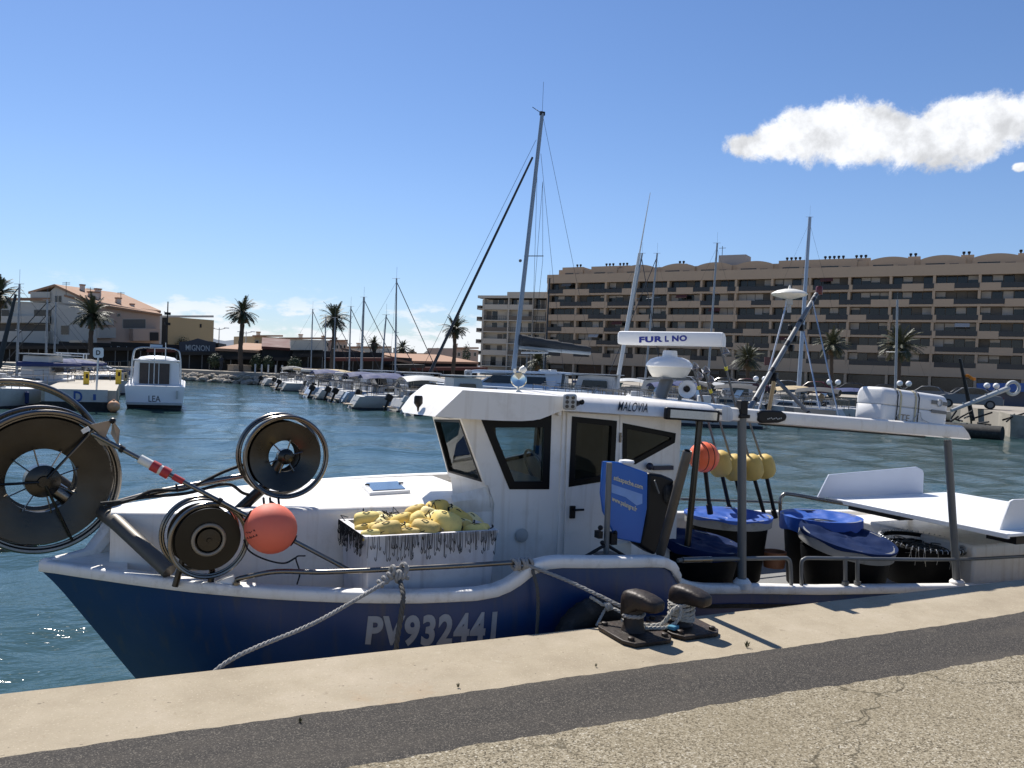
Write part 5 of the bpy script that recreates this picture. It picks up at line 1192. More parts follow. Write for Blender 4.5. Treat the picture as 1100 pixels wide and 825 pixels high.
# roof structures: vaults, terraces, chimneys
zr = Z0+6*SH_+1.45
m = MB(); m.hexa(wallq(fp(1.5, 0, -2.0), fp(LEN, 0, -2.0), zr-1.6, zr+1.25, FN, 9)); m.build('penthouse', 'apt', apt, smooth=False)
for i, (s, w, arch) in enumerate([(2.5, 5, 0), (9.5, 6, 0), (17, 7, 1), (25.5, 7, 1), (33, 7, 1), (41, 7, 1), (49, 7, 0), (56, 7, 0), (65, 7.5, 1), (73.5, 7, 1), (81.5, 7.5, 1), (90, 7.5, 1), (98, 6, 1)]):
    m = MB(); hh = .7
    if arch:
        arcp = [fp(s+w*t, zr+1.15+hh*math.sin(math.pi*t)**.8, -1.6) for t in np.linspace(0, 1, 15)]
        m.prism([fp(s, zr-.4, -1.6)]+arcp+[fp(s+w, zr-.4, -1.6)], -FN*6)
    else: m.hexa(wallq(fp(s, 0, -1.7), fp(s+w, 0, -1.7), zr-.4, zr+1.75, FN, 6))
    v = m.build('roof_vault', 'apt', apt, sharp=25)
    m = MB(); m.hexa(wallq(fp(s+.8, 0, -1.57), fp(s+w*.55, 0, -1.57), zr-.5, zr+.42, FN, .05)); m.hexa(wallq(fp(s+w*.65, 0, -1.57), fp(s+w*.85, 0, -1.57), zr-.5, zr+.3, FN, .05)); m.build('terrace_window', 'pane', v, smooth=False)
for s, n in ((5, 2), (12, 3), (15.2, 3), (28.5, 2), (50, 4), (57, 5), (62.5, 3), (71.6, 2), (80, 2), (88.5, 2), (96.5, 3)):
    m = MB(); m.hexa(wallq(fp(s-.3, 0, -3.4), fp(s+n*.85, 0, -3.4), zr, zr+2.0, FN, .8)); ch = m.build('chimney', 'apt', apt, smooth=False)
    for j in range(n): m = MB(); m.lathe([(.14, zr+2.0), (.14, zr+2.25), (.25, zr+2.27), (.25, zr+2.6), (.14, zr+2.65)], V((fp(s+.1+.8*j, 0, -3.8).x, fp(s+.1+.8*j, 0, -3.8).y, 0)), (0, 0, 1), 8); m.build('chimney_pot', 'black', ch)
for s, w, h in ((36.3, 5.5, 3.7), (93.5, 5.0, 3.9)):
    m = MB(); m.hexa(wallq(fp(s, 0, -5), fp(s+w, 0, -5), zr, zr+h, FN, 4)); lm = m.build('lift_house', mat('grey_lift_house', (.30, .29, .28), .9), apt, smooth=False)
    m = MB(); m.tube([fp(s+.4, zr+h, -6), fp(s+.4, zr+h+2, -6)], .06, 5); m.tube([fp(s-.3, zr+h+1.6, -6), fp(s+1.1, zr+h+1.6, -6)], .05, 5); m.build('aerial', 'black', lm)
# ------------------------------------------------------------------ pale apartment block beside it
GA, GB = V((72.9, 175.6, 0)), V((85.5, 161.6, 0)); GD = (GB-GA).normalized(); GN = V((-GD.y, GD.x, 0)); GN = GN if GN.dot(-GA) > 0 else -GN
L2 = (GB-GA).length
def gp(s, z, o=0): p = GA+GD*s+GN*o; return V((p.x, p.y, z))
ap2 = empty('apartment_block', GA+GD*L2/2, 'pale beige flat roofed apartment block at the left end of the long tan one', 'building')
m = MB(); m.hexa(wallq(gp(0, 0, -1.3), gp(L2, 0, -1.3), GZ, 18.6, GN, 12))
Z2, S2_ = 3.4, 2.62
for k in range(7): m.hexa(wallq(gp(-.5, 0, 0), gp(L2, 0, 0), Z2+k*S2_-.22, Z2+k*S2_, GN, 1.4))
for s in (0.9, 7.2, 13.2, 18.0): m.hexa(wallq(gp(s-.15, 0, -.02), gp(s+.15, 0, -.02), GZ, 19.2, GN, 1.3))
m.hexa(wallq(gp(-.6, 0, .1), gp(6.8, 0, .1), 18.9, 19.5, GN, 11)); m.hexa(wallq(gp(6.8, 0, .1), gp(L2, 0, .1), 18.9, 20.3, GN, 11))
m.build('wall', 'apt2', ap2, smooth=False)
for k in range(6):
    for i, (s0, s1) in enumerate(((1.1, 7.0), (7.4, 13.0), (13.4, 17.9))):
        m = MB(); z = Z2+k*S2_; w = (s1-s0)/4
        for j in range(4):
            if rg.random() < .55: m.mi = 0 if rg.random() < .6 else 1; m.hexa(wallq(gp(s0+j*w+.1, 0, -1.26), gp(s0+(j+1)*w-.1, 0, -1.26), z+.05, z+2.1, GN, .1))
        if m.v: m.build('window', ['pane', 'shut'], ap2, smooth=False)
        m = MB()
        if rg.random() < .55: m.hexa(wallq(gp(s0, 0, -.02), gp(s1, 0, -.02), z, z+.95, GN, .06)); m.build('balcony', 'aptw' if rg.random() < .5 else 'apt2', ap2, smooth=False)
        else:
            for q in np.arange(s0, s1, .5): m.hexa(wallq(gp(q, 0, -.02), gp(q+.06, 0, -.02), z, z+.95, GN, .05))
            m.hexa(wallq(gp(s0, 0, -.02), gp(s1, 0, -.02), z+.9, z+.97, GN, .06)); m.build('railing', 'rail', ap2, smooth=False)
for k in range(6):
    m = MB(); z = Z2+k*S2_; m.hexa(wallq(gp(-1.0, 0, -.6), gp(-.05, 0, -.6), z-.2, z+.75, GN, 2)); m.build('balcony', 'aptw', ap2, smooth=False)
# ------------------------------------------------------------------ house builder: front from column x0 to x1, top from rows, at depth D
AW = V((FW.x, FW.y, 0)).normalized()
def house(name, x0, x1, D0, D1, ytop, depth, mt, lab, y1=None, cat='building', base=GZ):
    a, b = gx(x0, D0, 0), gx(x1, D1, 0); z0 = zy(x0, ytop, D0); z1 = z0 if y1 is None else zy(x1, y1, D1)
    d = (b-a).normalized(); n = V((d.y, -d.x, 0)); n = n if n.dot(-a) > 0 else -n
    e = empty(name, V(((a.x+b.x)/2, (a.y+b.y)/2, base)), lab, cat)
    m = MB(); m.hexa([V((a.x, a.y, base)), V((b.x, b.y, base)), V((b.x, b.y, base))-n*depth, V((a.x, a.y, base))-n*depth, V((a.x, a.y, z0)), V((b.x, b.y, z1)), V((b.x, b.y, z1))-n*depth, V((a.x, a.y, z0))-n*depth])
    w = m.build('wall', mt, e, smooth=False)
    return dict(e=e, a=a, b=b, d=d, n=n, z0=z0, z1=z1, D0=D0, D1=D1, x0=x0, x1=x1, L=(b-a).length, w=w)
def hpt(h, x, y, o=0):                    # point on the front plane seen at pixel x, y
    p = pp(x, y, h['a'], h['n']); return p+h['n']*o
def hrect(h, x0, y0, x1, y1, nm, mt, o=.06, th=.12, parent=None):
    q = [hpt(h, x0, y1, o), hpt(h, x1, y1, o), hpt(h, x1, y0, o), hpt(h, x0, y0, o)]
    m = MB(); m.prism(q, -h['n']*th); return m.build(nm, mt, parent or h['e'], smooth=False)
def windows(h, lst, mt='pane', fm='apt2'):
    for (x0, y0, x1, y1) in lst:
        f = hrect(h, x0-.5, y0-.5, x1+.5, y1+.5, 'window', fm, .05, .10); hrect(h, x0, y0, x1, y1, 'pane', mt, .07, .05, f)
def roofslab(h, pts, mt='tile', th=.3, o=.4, depth=None, back=8, rise=0):
    q = [hpt(h, x, y, o) for x, y in pts]; m = MB(); m.prism(q+[p-h['n']*back+V((0, 0, rise)) for p in q[::-1]], (0, 0, -th)); return m.build('roof', mt, h['e'], smooth=False)
def chim(h, x, y0, y1, w, back=3, mt='housew'):
    a = hpt(h, x, y1, -back); t = hpt(h, x, y0, -back); s = w*(a-CAM).dot(FW)/880
    m = MB(); m.box((a.x, a.y, (a.z+t.z)/2-.3), (s, s, t.z-a.z+.6), YAW); c = m.build('chimney', mt, h['e'], smooth=False)
    m = MB(); m.box((a.x, a.y, t.z+.08), (s*1.25, s*1.25, .16), YAW); m.build('chimney_cap', 'tile', c, smooth=False)
def aerial(h, x, y0, y1, back=3):
    a = hpt(h, x, y1, -back); t = hpt(h, x, y0, -back); m = MB(); m.tube([a-V((0, 0, .5)), t], .035, 5)
    for k in (.75, .9): p = a.lerp(t, k); m.tube([p-RT*.5, p+RT*.5], .025, 4)
    m.build('aerial', 'black', h['e'])
# grey gabled house far left, salmon house, ochre block
h = house('terraced_house', -20, 54, 106, 107, 322, 10, 'housew', 'grey terraced house with roof terrace at the far left of the quay')
hrect(h, -20, 340, 54, 347, 'balcony', 'housew', .9, 1.0); hrect(h, -20, 356, 54, 372, 'balcony', 'housew', 1.1, 1.2); windows(h, [(14, 341, 22, 347), (37, 333, 55, 348), (2, 333, 10, 341)], 'pane')
hrect(h, -20, 320, 54, 323, 'cornice', 'tile', .3, .5); hrect(h, -20, 347.5, 54, 356, 'loggia', 'aptw', .04, .1)
hrect(h, 33, 313.5, 54, 324, 'upper_storey', 'housew', .1, 4)
h = house('gabled_house', 54, 103, 107, 105, 324, 12, 'housew', 'grey gabled house with a low pitched tile roof behind the feathery palm', y1=330)
m = MB(); q = [hpt(h, x, y) for x, y in ((54, 326), (54, 313), (61, 306.5), (103, 325), (103, 332))]; m.prism(q, -h['n']*12); m.build('gable', 'housew', h['e'], smooth=False)
roofslab(h, [(33, 313.5), (61, 305.5)], back=12); roofslab(h, [(61, 305.5), (106, 326)], back=12)
windows(h, [(59.5, 318, 62, 324.5), (63.5, 318, 66, 324.5), (66, 350, 74, 359)]); chim(h, 69, 304, 309, 4); chim(h, 86, 308.5, 314, 5)
h2 = house('terraced_house', 103, 170, 105, 112, 324, 10, 'pink', 'salmon pink terraced house with clay tile roof and chimneys', y1=336.5)
roofslab(h2, [(100, 330), (103, 326.5), (171, 337)], back=1.2, rise=.4); m = MB(); q = [hpt(h2, 103, 326.5, .5), hpt(h2, 172, 337.2, .5), hpt(h2, 144, 323.5, -5), hpt(h2, 90, 315.5, -5)]; m.prism(q, (0, 0, -.25)); m.build('roof', 'tile', h2['e'], smooth=False)
windows(h2, [(132, 343, 156, 352.5)], 'shut'); windows(h2, [(126, 337, 129, 340), (144, 357, 148, 365)]); hrect(h2, 139, 353, 168, 366, 'balcony', 'pink', .9, 1.0); hrect(h2, 157, 357, 166, 366, 'pane', 'shop', 1.0, .1); hrect(h2, 103, 352, 121, 363, 'awning', 'apt2', .8, .8); hrect(h2, 103, 342, 119, 349, 'balcony', 'apt2', .7, .7)
chim(h2, 113, 314, 322, 8, 3); chim(h2, 140, 320.5, 327, 4.5, 3); chim(h2, 155, 327, 331, 3.5, 3); aerial(h2, 110, 308, 318); aerial(h2, 143, 313, 322); aerial(h2, 84, 302, 312)
h = house('ochre_building', 172, 228, 118, 124, 339.5, 10, 'ochre', 'plain ochre windowless building behind the dark restaurant sign', y1=344); hrect(h, 171.5, 340, 180, 372, 'side_wall', 'shop', .04, .1); hrect(h, 171, 338.8, 229, 341, 'cornice', 'housew', .15, .3); hrect(h, 214.5, 348, 216.5, 352, 'vent', 'shop', .05, .1)
# row of dark restaurants on the promenade
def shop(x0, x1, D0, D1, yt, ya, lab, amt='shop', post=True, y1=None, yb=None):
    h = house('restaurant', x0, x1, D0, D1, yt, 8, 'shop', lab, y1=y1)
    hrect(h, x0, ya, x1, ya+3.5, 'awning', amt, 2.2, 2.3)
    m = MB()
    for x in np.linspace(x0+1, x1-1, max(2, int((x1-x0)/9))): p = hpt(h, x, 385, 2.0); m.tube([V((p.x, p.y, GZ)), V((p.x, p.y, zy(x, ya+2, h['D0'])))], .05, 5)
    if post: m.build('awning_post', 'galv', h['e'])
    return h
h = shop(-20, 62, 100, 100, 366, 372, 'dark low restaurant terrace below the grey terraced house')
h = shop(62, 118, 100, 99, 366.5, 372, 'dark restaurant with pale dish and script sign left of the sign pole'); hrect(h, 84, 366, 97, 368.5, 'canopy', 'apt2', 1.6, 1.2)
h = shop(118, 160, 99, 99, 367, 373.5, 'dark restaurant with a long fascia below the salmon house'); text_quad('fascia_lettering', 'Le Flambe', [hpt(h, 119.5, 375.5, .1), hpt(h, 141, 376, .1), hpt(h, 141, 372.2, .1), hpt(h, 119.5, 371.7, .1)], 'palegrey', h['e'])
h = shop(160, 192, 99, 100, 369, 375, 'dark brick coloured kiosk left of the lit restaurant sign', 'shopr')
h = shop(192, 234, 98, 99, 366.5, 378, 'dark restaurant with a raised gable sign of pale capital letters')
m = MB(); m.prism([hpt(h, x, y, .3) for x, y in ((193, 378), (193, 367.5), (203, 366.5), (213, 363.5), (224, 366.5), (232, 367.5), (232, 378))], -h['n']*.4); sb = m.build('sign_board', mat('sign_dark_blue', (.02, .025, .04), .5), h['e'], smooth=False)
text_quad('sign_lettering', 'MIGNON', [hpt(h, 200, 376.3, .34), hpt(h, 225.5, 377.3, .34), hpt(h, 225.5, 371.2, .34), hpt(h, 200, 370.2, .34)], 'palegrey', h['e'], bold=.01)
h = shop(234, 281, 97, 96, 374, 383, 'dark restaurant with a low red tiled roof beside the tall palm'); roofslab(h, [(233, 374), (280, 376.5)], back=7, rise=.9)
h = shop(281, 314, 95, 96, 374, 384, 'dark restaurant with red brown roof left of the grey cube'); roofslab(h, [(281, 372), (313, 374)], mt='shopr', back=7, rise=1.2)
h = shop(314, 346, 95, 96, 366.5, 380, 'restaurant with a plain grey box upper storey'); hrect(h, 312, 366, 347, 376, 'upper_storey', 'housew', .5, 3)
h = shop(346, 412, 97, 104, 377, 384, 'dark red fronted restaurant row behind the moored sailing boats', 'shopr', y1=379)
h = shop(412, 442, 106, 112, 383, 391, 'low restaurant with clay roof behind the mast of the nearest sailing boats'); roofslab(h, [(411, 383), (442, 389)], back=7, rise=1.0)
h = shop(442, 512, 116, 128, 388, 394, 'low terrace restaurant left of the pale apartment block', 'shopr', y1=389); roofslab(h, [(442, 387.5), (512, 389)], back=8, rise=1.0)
# second row behind
for (x0, x1, D, yt, y1, mt, lab) in ((272, 303, 135, 361, 363, 'ochre', 'low beige flat roofed building behind the tall palm'), (300, 362, 128, 363.5, 366, 'housew', 'low grey pink building behind the restaurants'), (356, 372, 130, 366, 367, 'pink', 'small pale brick building between the two left masts'), (366, 420, 150, 373, 374, 'housew', 'long low grey building behind the red restaurants'), (432, 446, 150, 379, 379, 'apt2', 'small white building behind the clay roofed restaurant'), (446, 462, 170, 380.5, 381, 'shop', 'dark little building right of the small white one'), (490, 513, 150, 374, 376, 'pink', 'small reddish house directly left of the pale apartment block')):
    h = house('low_building', x0, x1, D, D+3, yt, 10, mt, lab, y1=y1); windows(h, [(x0+(x1-x0)*(i+.3)/4, yt+5, x0+(x1-x0)*(i+.7)/4, yt+8.5) for i in range(4)]); hrect(h, x0-.3, yt-1, x1+.3, yt+.8, 'cornice', 'tile', .3, .6)
    chim(h, x0+(x1-x0)*.4, yt-4, yt, 3, 3)
# headland roof shapes
m = MB(); pts = [(452, 382), (458, 377), (470, 373.5), (480, 377), (486, 382)]
e = empty('big_tiled_hall', gx(468, 240, GZ), 'grey stone hall with humped roof against the far hills', 'building'); m.prism([pd(x, y, 240) for x, y in pts]+[gx(486, 240, GZ), gx(452, 240, GZ)], AW*12); m.build('wall', 'housew', e, smooth=False)
# ------------------------------------------------------------------ palms
def frond_mb(mb, base, az, el, L, droop, w, rg, mi):
    mb.mi = mi; n = 9; P = []; p = V(base); d = V((math.cos(az)*math.cos(el), math.sin(az)*math.cos(el), math.sin(el)))
    for i in range(n+1):
        P.append(p.copy()); p = p+d*(L/n); d = (d+V((0, 0, -droop/n))).normalized()
    side = V((-math.sin(az), math.cos(az), 0))
    for i in range(n): mb.add([P[i]-side*.03, P[i]+side*.03, P[i+1]+side*.02, P[i+1]-side*.02], [(0, 1, 2, 3)])
    for i in range(n*3):
        t = (i+1)/(n*3+1); k = min(n-1, int(t*n)); q = P[k].lerp(P[k+1], t*n-k); dd = (P[k+1]-P[k]).normalized()
        l = w*(math.sin(math.pi*min(1, t*.85+.12))**.6)*rg.uniform(.6, 1.2)
        for sgn_ in (-1, 1):
            tip = q+side*sgn_*l*.8+dd*l*.55+V((0, 0, -l*rg.uniform(.15, .45))); mb.add([q, q+dd*.10, tip], [(0, 1, 2)])
def crown_mesh(seed, nf=58, L=2.5):
    rg = random.Random(seed); mb = MB()
    for i in range(nf):
        el = R(rg.uniform(-28, 82)); az = i*2.39996+rg.uniform(-.2, .2)
        frond_mb(mb, (0, 0, 0), az, el, L*rg.uniform(.8, 1.1)*(.85 if el < 0 else 1), 1.0+.4*rg.random(), .55, rg, 0)
    for i in range(16): frond_mb(mb, (0, 0, -.15), rg.uniform(0, 6.28), R(rg.uniform(-75, -40)), L*.5, .5, .3, rg, 1)
    return mb
def palm(x, yb, yt, D, cw, lab, seed, crown_h=.30):
    b = gx(x, D, GZ); zt = zy(x, yt, D); e = empty('palm_tree', b, lab, 'palm tree', 'date palms along the promenade')
    rc = cw/2*D/880; zc_ = zt-rc*.78; b2 = gx(x, D, 0)
    c = pd(x, 400, D); 
    m = MB(); rg = random.Random(seed); n = 14
    m.tube([V((b.x+.06*math.sin(i*.5+seed), b.y, GZ+(zc_-GZ)*i/n)) for i in range(n+1)], [.26+.04*(i % 2)-.05*i/n if i < n-1 else .36 for i in range(n+1)], 9); m.build('trunk', 'trunk', e)
    m = MB(); m.lathe([(.2, -1.0), (.42, -.5), (.48, -.15), (.3, .2)], V((b.x, b.y, zc_)), (0, 0, 1), 12); m.build('crown_base', 'trunk', e)
    cm = crown_mesh(seed, L=2.5); s = rc/2.15; cm.v = [(b.x+x_*s, b.y+y_*s, zc_+z_*s) for x_, y_, z_ in cm.v]; cm.build('crown', ['frond', 'frondd'], e, smooth=False)
palm(97, 388, 322, 95, 44, 'date palm with wide drooping crown in front of the gabled house', 1)
palm(258, 396, 322, 92, 36, 'tall slim date palm standing clear against the sky right of the restaurant sign', 2)
palm(357, 396, 329, 90, 35, 'date palm whose trunk is flanked by two masts', 3)
palm(487, 396, 342, 108, 31, 'date palm just left of the pale apartment block by the furled sail', 4)
palm(803, 408, 374, 112, 34, 'date palm against the tan block just right of the radar scanner', 5)
palm(893, 412, 357, 112, 36, 'date palm against the tan block right of the white dome aerial', 6)
palm(966, 414, 355, 110, 46, 'date palm with the broad crown against the right half of the tan block', 7)
palm(577, 402, 378, 118, 28, 'short date palm in front of the joint between the two apartment blocks', 8)
palm(-4, 392, 300, 92, 44, 'date palm cut by the left edge of the picture', 9)
palm(401, 392, 363, 105, 16, 'small bushy palm right of the tallest left mast', 10)
palm(431, 392, 367, 130, 18, 'small far palm beside the thickest mast', 11)
def bush(x, yb, yt, D, w, lab, seed, name='shrub'):
    b = gx(x, D, GZ); zt = zy(x, yt, D); rg = random.Random(seed); r = w/2*D/880; e = empty(name, b, lab, 'shrub', 'clipped shrubs on the promenade')
    m = MB(); m.tube([b, V((b.x, b.y, (GZ+zt)/2))], .1, 6); m.build('trunk', 'trunk', e)
    m = MB(); hz = (zt-GZ)/2*.85; cz = zt-hz
    for i in range(700):
        d = V((rg.gauss(0, 1), rg.gauss(0, 1), rg.gauss(0, 1))).normalized()*rg.uniform(.55, 1.05)*(1+.15*math.sin(i)); p = V((b.x+d.x*r, b.y+d.y*r, cz+d.z*hz)); u = V((rg.gauss(0, 1), rg.gauss(0, 1), rg.gauss(0, 1))).normalized(); v = u.cross(d).normalized(); q = .13
        m.add([p-u*q, p-v*q*.6, p+u*q, p+v*q*.6], [(0, 1, 2, 3)])
    m.build('crown', 'leaf', e, smooth=False)
for x, yb, yt, D, w, lab in ((231, 397, 380, 94, 15, 'dark clipped shrub left of the tall slim palm'), (275, 398, 381, 93, 12, 'dark clipped shrub first to the right of the tall slim palm'), (287, 398, 382, 93, 12, 'dark clipped shrub second to the right of the tall slim palm'), (316, 398, 384, 92, 15, 'round dark shrub in front of the grey box restaurant'), (441, 386, 373, 150, 12, 'leafy tree top left of the far hills'), (426, 386, 376, 148, 14, 'leafy tree by the small far palm'), (196, 372, 362, 120, 18, 'yellow green shrub at the foot of the ochre building'), (300, 377, 371, 120, 9, 'small dark shrub on the low red roofs'), (500, 378, 369, 140, 9, 'dark shrub beside the pale apartment block')):
    bush(x, yb, yt, D, w, lab, int(x))
# ------------------------------------------------------------------ rocks of the left bank
rg = random.Random(4)
def rock_me(seed):
    r = random.Random(seed); m = MB(); m.sphere((0, 0, 0), 1, 10)
    m.v = [(x*r.uniform(.8, 1.15), y*r.uniform(.8, 1.15), z*r.uniform(.7, 1.0)) for x, y, z in m.v]; return m.build('rock', 'rock', None, smooth=False)
protos = [rock_me(i) for i in range(4)]
n = 0
for i in range(74):
    t = (i % 37)/36.5+rg.uniform(-.01, .01); row = i//37
    if t < .6: a, b, k = V((-6, 101.8, 0)), V((2.4, 100, 0)), t/.6; p = V((2.0, 100.0, 0)).lerp(V((14, 88.3, 0)), t)
    else: p = V((2.0, 100.0, 0)).lerp(V((14, 88.3, 0)), t)
    o = protos[i] if i < 4 else protos[i % 4].copy()
    if i >= 4: COL.objects.link(o)
    s = rg.uniform(.28, .55); nrm = V((-.70, -.72, 0)); o.location = p+nrm*(.3+.55*row)+V((0, 0, .62-.45*row+rg.uniform(-.1, .1))); o.scale = (s*1.25, s, s*.75); o.rotation_euler = (rg.uniform(-.3, .3), rg.uniform(-.3, .3), rg.uniform(0, 6))
    tag(o, 'pale rock of the rough bank below the restaurant promenade', 'rock', 'rocks along the promenade bank')
# bollards on the promenade edge
for i, x in enumerate((274, 281, 288, 296, 303)):
    b = gx(x, 89, GZ); m = MB(); m.lathe([(.09, 0), (.09, .8), (.11, .82), (.08, .92)], b, (0, 0, 1), 8); tag(m.build('bollard', 'palegrey', None, org=b), 'thin pale bollard on the promenade edge between palm and masts', 'bollard', 'promenade bollards')
b = gx(257, 92.5, GZ); m = MB(); m.box(b+V((0, 0, .35)), (2.2, 1.2, .7), YAW); m.box(b+V((0, 0, .72)), (2.3, 1.3, .06), YAW); tag(m.build('planter', 'wood', None, org=b), 'low brown planter at the foot of the tall slim palm', 'planter')
# pedestrian
def person(p, lab, h=1.72, face=0):
    me = bpy.data.meshes.new('body'); s = h/1.72
    J = [(0, 0, .93), (0, 0, 1.15), (0, 0, 1.40), (0, 0, 1.50), (0, .01, 1.58), (0, .01, 1.70), (-.10, 0, .90), (-.11, .05, .50), (-.11, -.03, .08), (-.11, .10, .03), (.10, 0, .90), (.12, -.06, .50), (.12, -.22, .10), (.12, -.12, .04), (-.18, 0, 1.40), (-.24, -.04, 1.12), (-.24, .06, .88), (.18, 0, 1.40), (.24, .05, 1.12), (.23, .16, .92)]
    E = [(0, 1), (1, 2), (2, 3), (3, 4), (4, 5), (0, 6), (6, 7), (7, 8), (8, 9), (0, 10), (10, 11), (11, 12), (12, 13), (2, 14), (14, 15), (15, 16), (2, 17), (17, 18), (18, 19)]
    rad_ = [.14, .14, .13, .055, .09, .09, .09, .065, .045, .04, .09, .065, .045, .04, .065, .05, .035, .065, .05, .035]
    me.from_pydata([(a*s, b*s, c*s) for a, b, c in J], E, []); o = bpy.data.objects.new('person', me); COL.objects.link(o); o.location = p; o.rotation_euler = (0, 0, face)
    md = o.modifiers.new('skin', 'SKIN')
    for i, r in enumerate(rad_): me.skin_vertices[0].data[i].radius = (r*s, r*s)
    me.skin_vertices[0].data[0].use_root = True
    sb_ = o.modifiers.new('sub', 'SUBSURF'); sb_.levels = 1; sb_.render_levels = 1; me.materials.append(MT['cloth']); ORG[o.name] = V(p)
    return tag(o, lab, 'person')
person(gx(237.5, 91, GZ), 'person in dark clothes walking along the promenade left of the tall palm', face=-.5)
# ------------------------------------------------------------------ lamp posts
def mast_lamp(x, yt, D, lab, kind):
    b = gx(x, D, GZ); zt = zy(x, yt, D); e = empty('street_lamp', b, lab, 'street lamp')
    m = MB(); m.tube([b, V((b.x, b.y, zt))], [.11, .06], 8); m.build('post', 'black' if kind == 'tall' else 'alu', e)
    if kind == 'tall':
        for z in (zt-1.4, zt-2.6): m = MB(); m.box((b.x, b.y, z), (.6, .35, .3), YAW); m.tube([V((b.x, b.y, z)), V((b.x-.4, b.y+.1, z+.2))], .05, 6); m.build('floodlight', 'black', e)
    else:
        for s in (-1, 1): m = MB(); m.tube([V((b.x, b.y, zt-.3)), V((b.x, b.y, zt-.1))+RT*s*.9], .05, 6); m.box(V((b.x, b.y, zt-.05))+RT*s*1.1, (.7, .3, .12), YAW); m.build('lamp_head', 'alu', e)
mast_lamp(178, 324, 96, 'tall dark lamp mast with floodlights left of the ochre building', 'tall')
mast_lamp(234, 352, 125, 'twin headed street lamp right of the ochre building', 'twin'); mast_lamp(263, 356, 135, 'twin headed street lamp just right of the tall slim palm', 'twin')
def globe_lamp(x, y, D, lab):
    b = gx(x, D, GZ); z = zy(x, y, D); e = empty('globe_lamp', b, lab, 'street lamp', 'globe lamps on the right quay')
    m = MB(); m.tube([b, V((b.x, b.y, z-.3))], .05, 8); rr_ = V((RT.x, RT.y, 0)).normalized(); m.tube(catmull([V((b.x, b.y, z-.3))-rr_*.33+V((0, 0, .1)), V((b.x, b.y, z-.42)), V((b.x, b.y, z-.3))+rr_*.33+V((0, 0, .1))], 5), .03, 6); m.build('post', 'galv', e)
    for s in (-1, 1): m = MB(); m.sphere(V((b.x, b.y, z))+rr_*s*.33, .21, 14); m.build('globe', 'white', e)
for x, y, D, lab in ((817, 407, 62, 'twin white globe lamp behind the banded tripod mast'), (896, 410.5, 62, 'twin white globe lamp left of the liferaft canister'), (972, 412, 60, 'twin white globe lamp above the liferaft canister'), (1066, 414.5, 58, 'twin white globe lamp at the end of the grey boom')): globe_lamp(x, y, D, lab)
# ------------------------------------------------------------------ parked cars on the right quay
def make_car():
    e = empty('parked_car', (0, 0, 0), 'car', 'car')
    side = [(-2.1, .28), (-2.12, .72), (-1.95, .92), (-1.45, 1.0), (-.9, 1.42), (-.3, 1.5), (.45, 1.46), (1.05, 1.02), (1.75, .9), (2.08, .72), (2.1, .3)]
    m = MB(); rows = []
    for y, k in ((-.86, .0), (-.80, 1), (.80, 1), (.86, .0)):
        rows.append([V((x*(1 if k else .985), y*(1 if z < 1.0 else .84), z if k else (z-.04 if z > .5 else z+.03))) for x, z in side])
    m.loft(rows); m.add([p.copy() for p in rows[0]], [tuple(range(11))]); m.add([p.copy() for p in rows[-1]], [tuple(range(11))]); m.loft([[r[-1], r[0]] for r in rows]); b = m.build('body', 'silver', e, sharp=30)
    m = MB()
    for s in (-1, 1): m.prism([V((x, s*.735, z)) for x, z in ((-1.28, 1.02), (-.85, 1.36), (-.28, 1.43), (.40, 1.39), (.88, 1.03))], (0, s*.06, 0))
    m.prism([V((.56, -.6, 1.40)), V((.56, .6, 1.40)), V((1.08, .66, 1.04)), V((1.08, -.66, 1.04))], (.03, 0, .03)); m.prism([V((-1.02, -.6, 1.37)), V((-1.02, .6, 1.37)), V((-1.44, .66, 1.03)), V((-1.44, -.66, 1.03))], (-.03, 0, .03)); m.build('window', 'winblack', e, smooth=False)
    for x in (-1.3, 1.3):
        for s in (-1, 1):
            m = MB(); m.lathe([(.0, -.1), (.30, -.1), (.32, -.06), (.32, .06), (.30, .1), (0, .1)], (x, s*.78, .32), (0, 1, 0), 18); w = m.build('wheel', 'tyre', e)
            m = MB(); m.lathe([(0, .0), (.2, .0), (.2, .02)], (x, s*.885, .32), (0, s, 0), 12); m.build('rim', 'galv', w)
    for s in (-1, 1): m = MB(); m.box((2.05, s*.6, .72), (.12, .34, .14)); m.build('headlight', 'palegrey', e); m = MB(); m.box((-2.07, s*.64, .78), (.1, .28, .16)); m.build('tail_light', 'redcar', e)
    return e
car0 = make_car()
cars = [(778, 60, 'carblk', 'black parked car behind the radar gearbox'), (806, 60, 'redcar', 'dark red parked car left of the tripod'), (845, 60, 'silver', 'silver parked car behind the raised tripod pole'), (880, 60, 'redcar', 'dark red parked car just left of the liferaft canister'), (915, 60, 'carblk', 'black parked car directly above the liferaft canister'), (955, 59, 'carblk', 'black parked car under the broad palm'), (997, 58, 'silver', 'grey parked car behind the right end of the liferaft canister'), (1040, 57, 'carblk', 'black parked car behind the orange flag'), (1083, 66, 'carwht', 'white parked van height car at the right edge'), (740, 70, 'carwht', 'white parked car behind the dan buoy reflectors'), (1042, 52, 'silver', 'small silver car by the foot of the grey boom')]
for i, (x, D, mt, lab) in enumerate(cars):
    c = car0 if i == 0 else copy_tree(car0); D2 = D*1.38 if D > 53 else D*1.12; c.location = gx(x, D2, GZ+.004); c.rotation_euler = (0, 0, math.atan2(FD.y, FD.x)+(0 if i % 2 else math.pi)+.05*(i % 3)); tag(c, lab, 'car', 'cars parked on the right quay')
    b = c.children[0] if c.children[0].name.startswith('body') else [k for k in c.children if k.name.startswith('body')][0]
    b.material_slots[0].link = 'OBJECT'; b.material_slots[0].material = MT[mt]
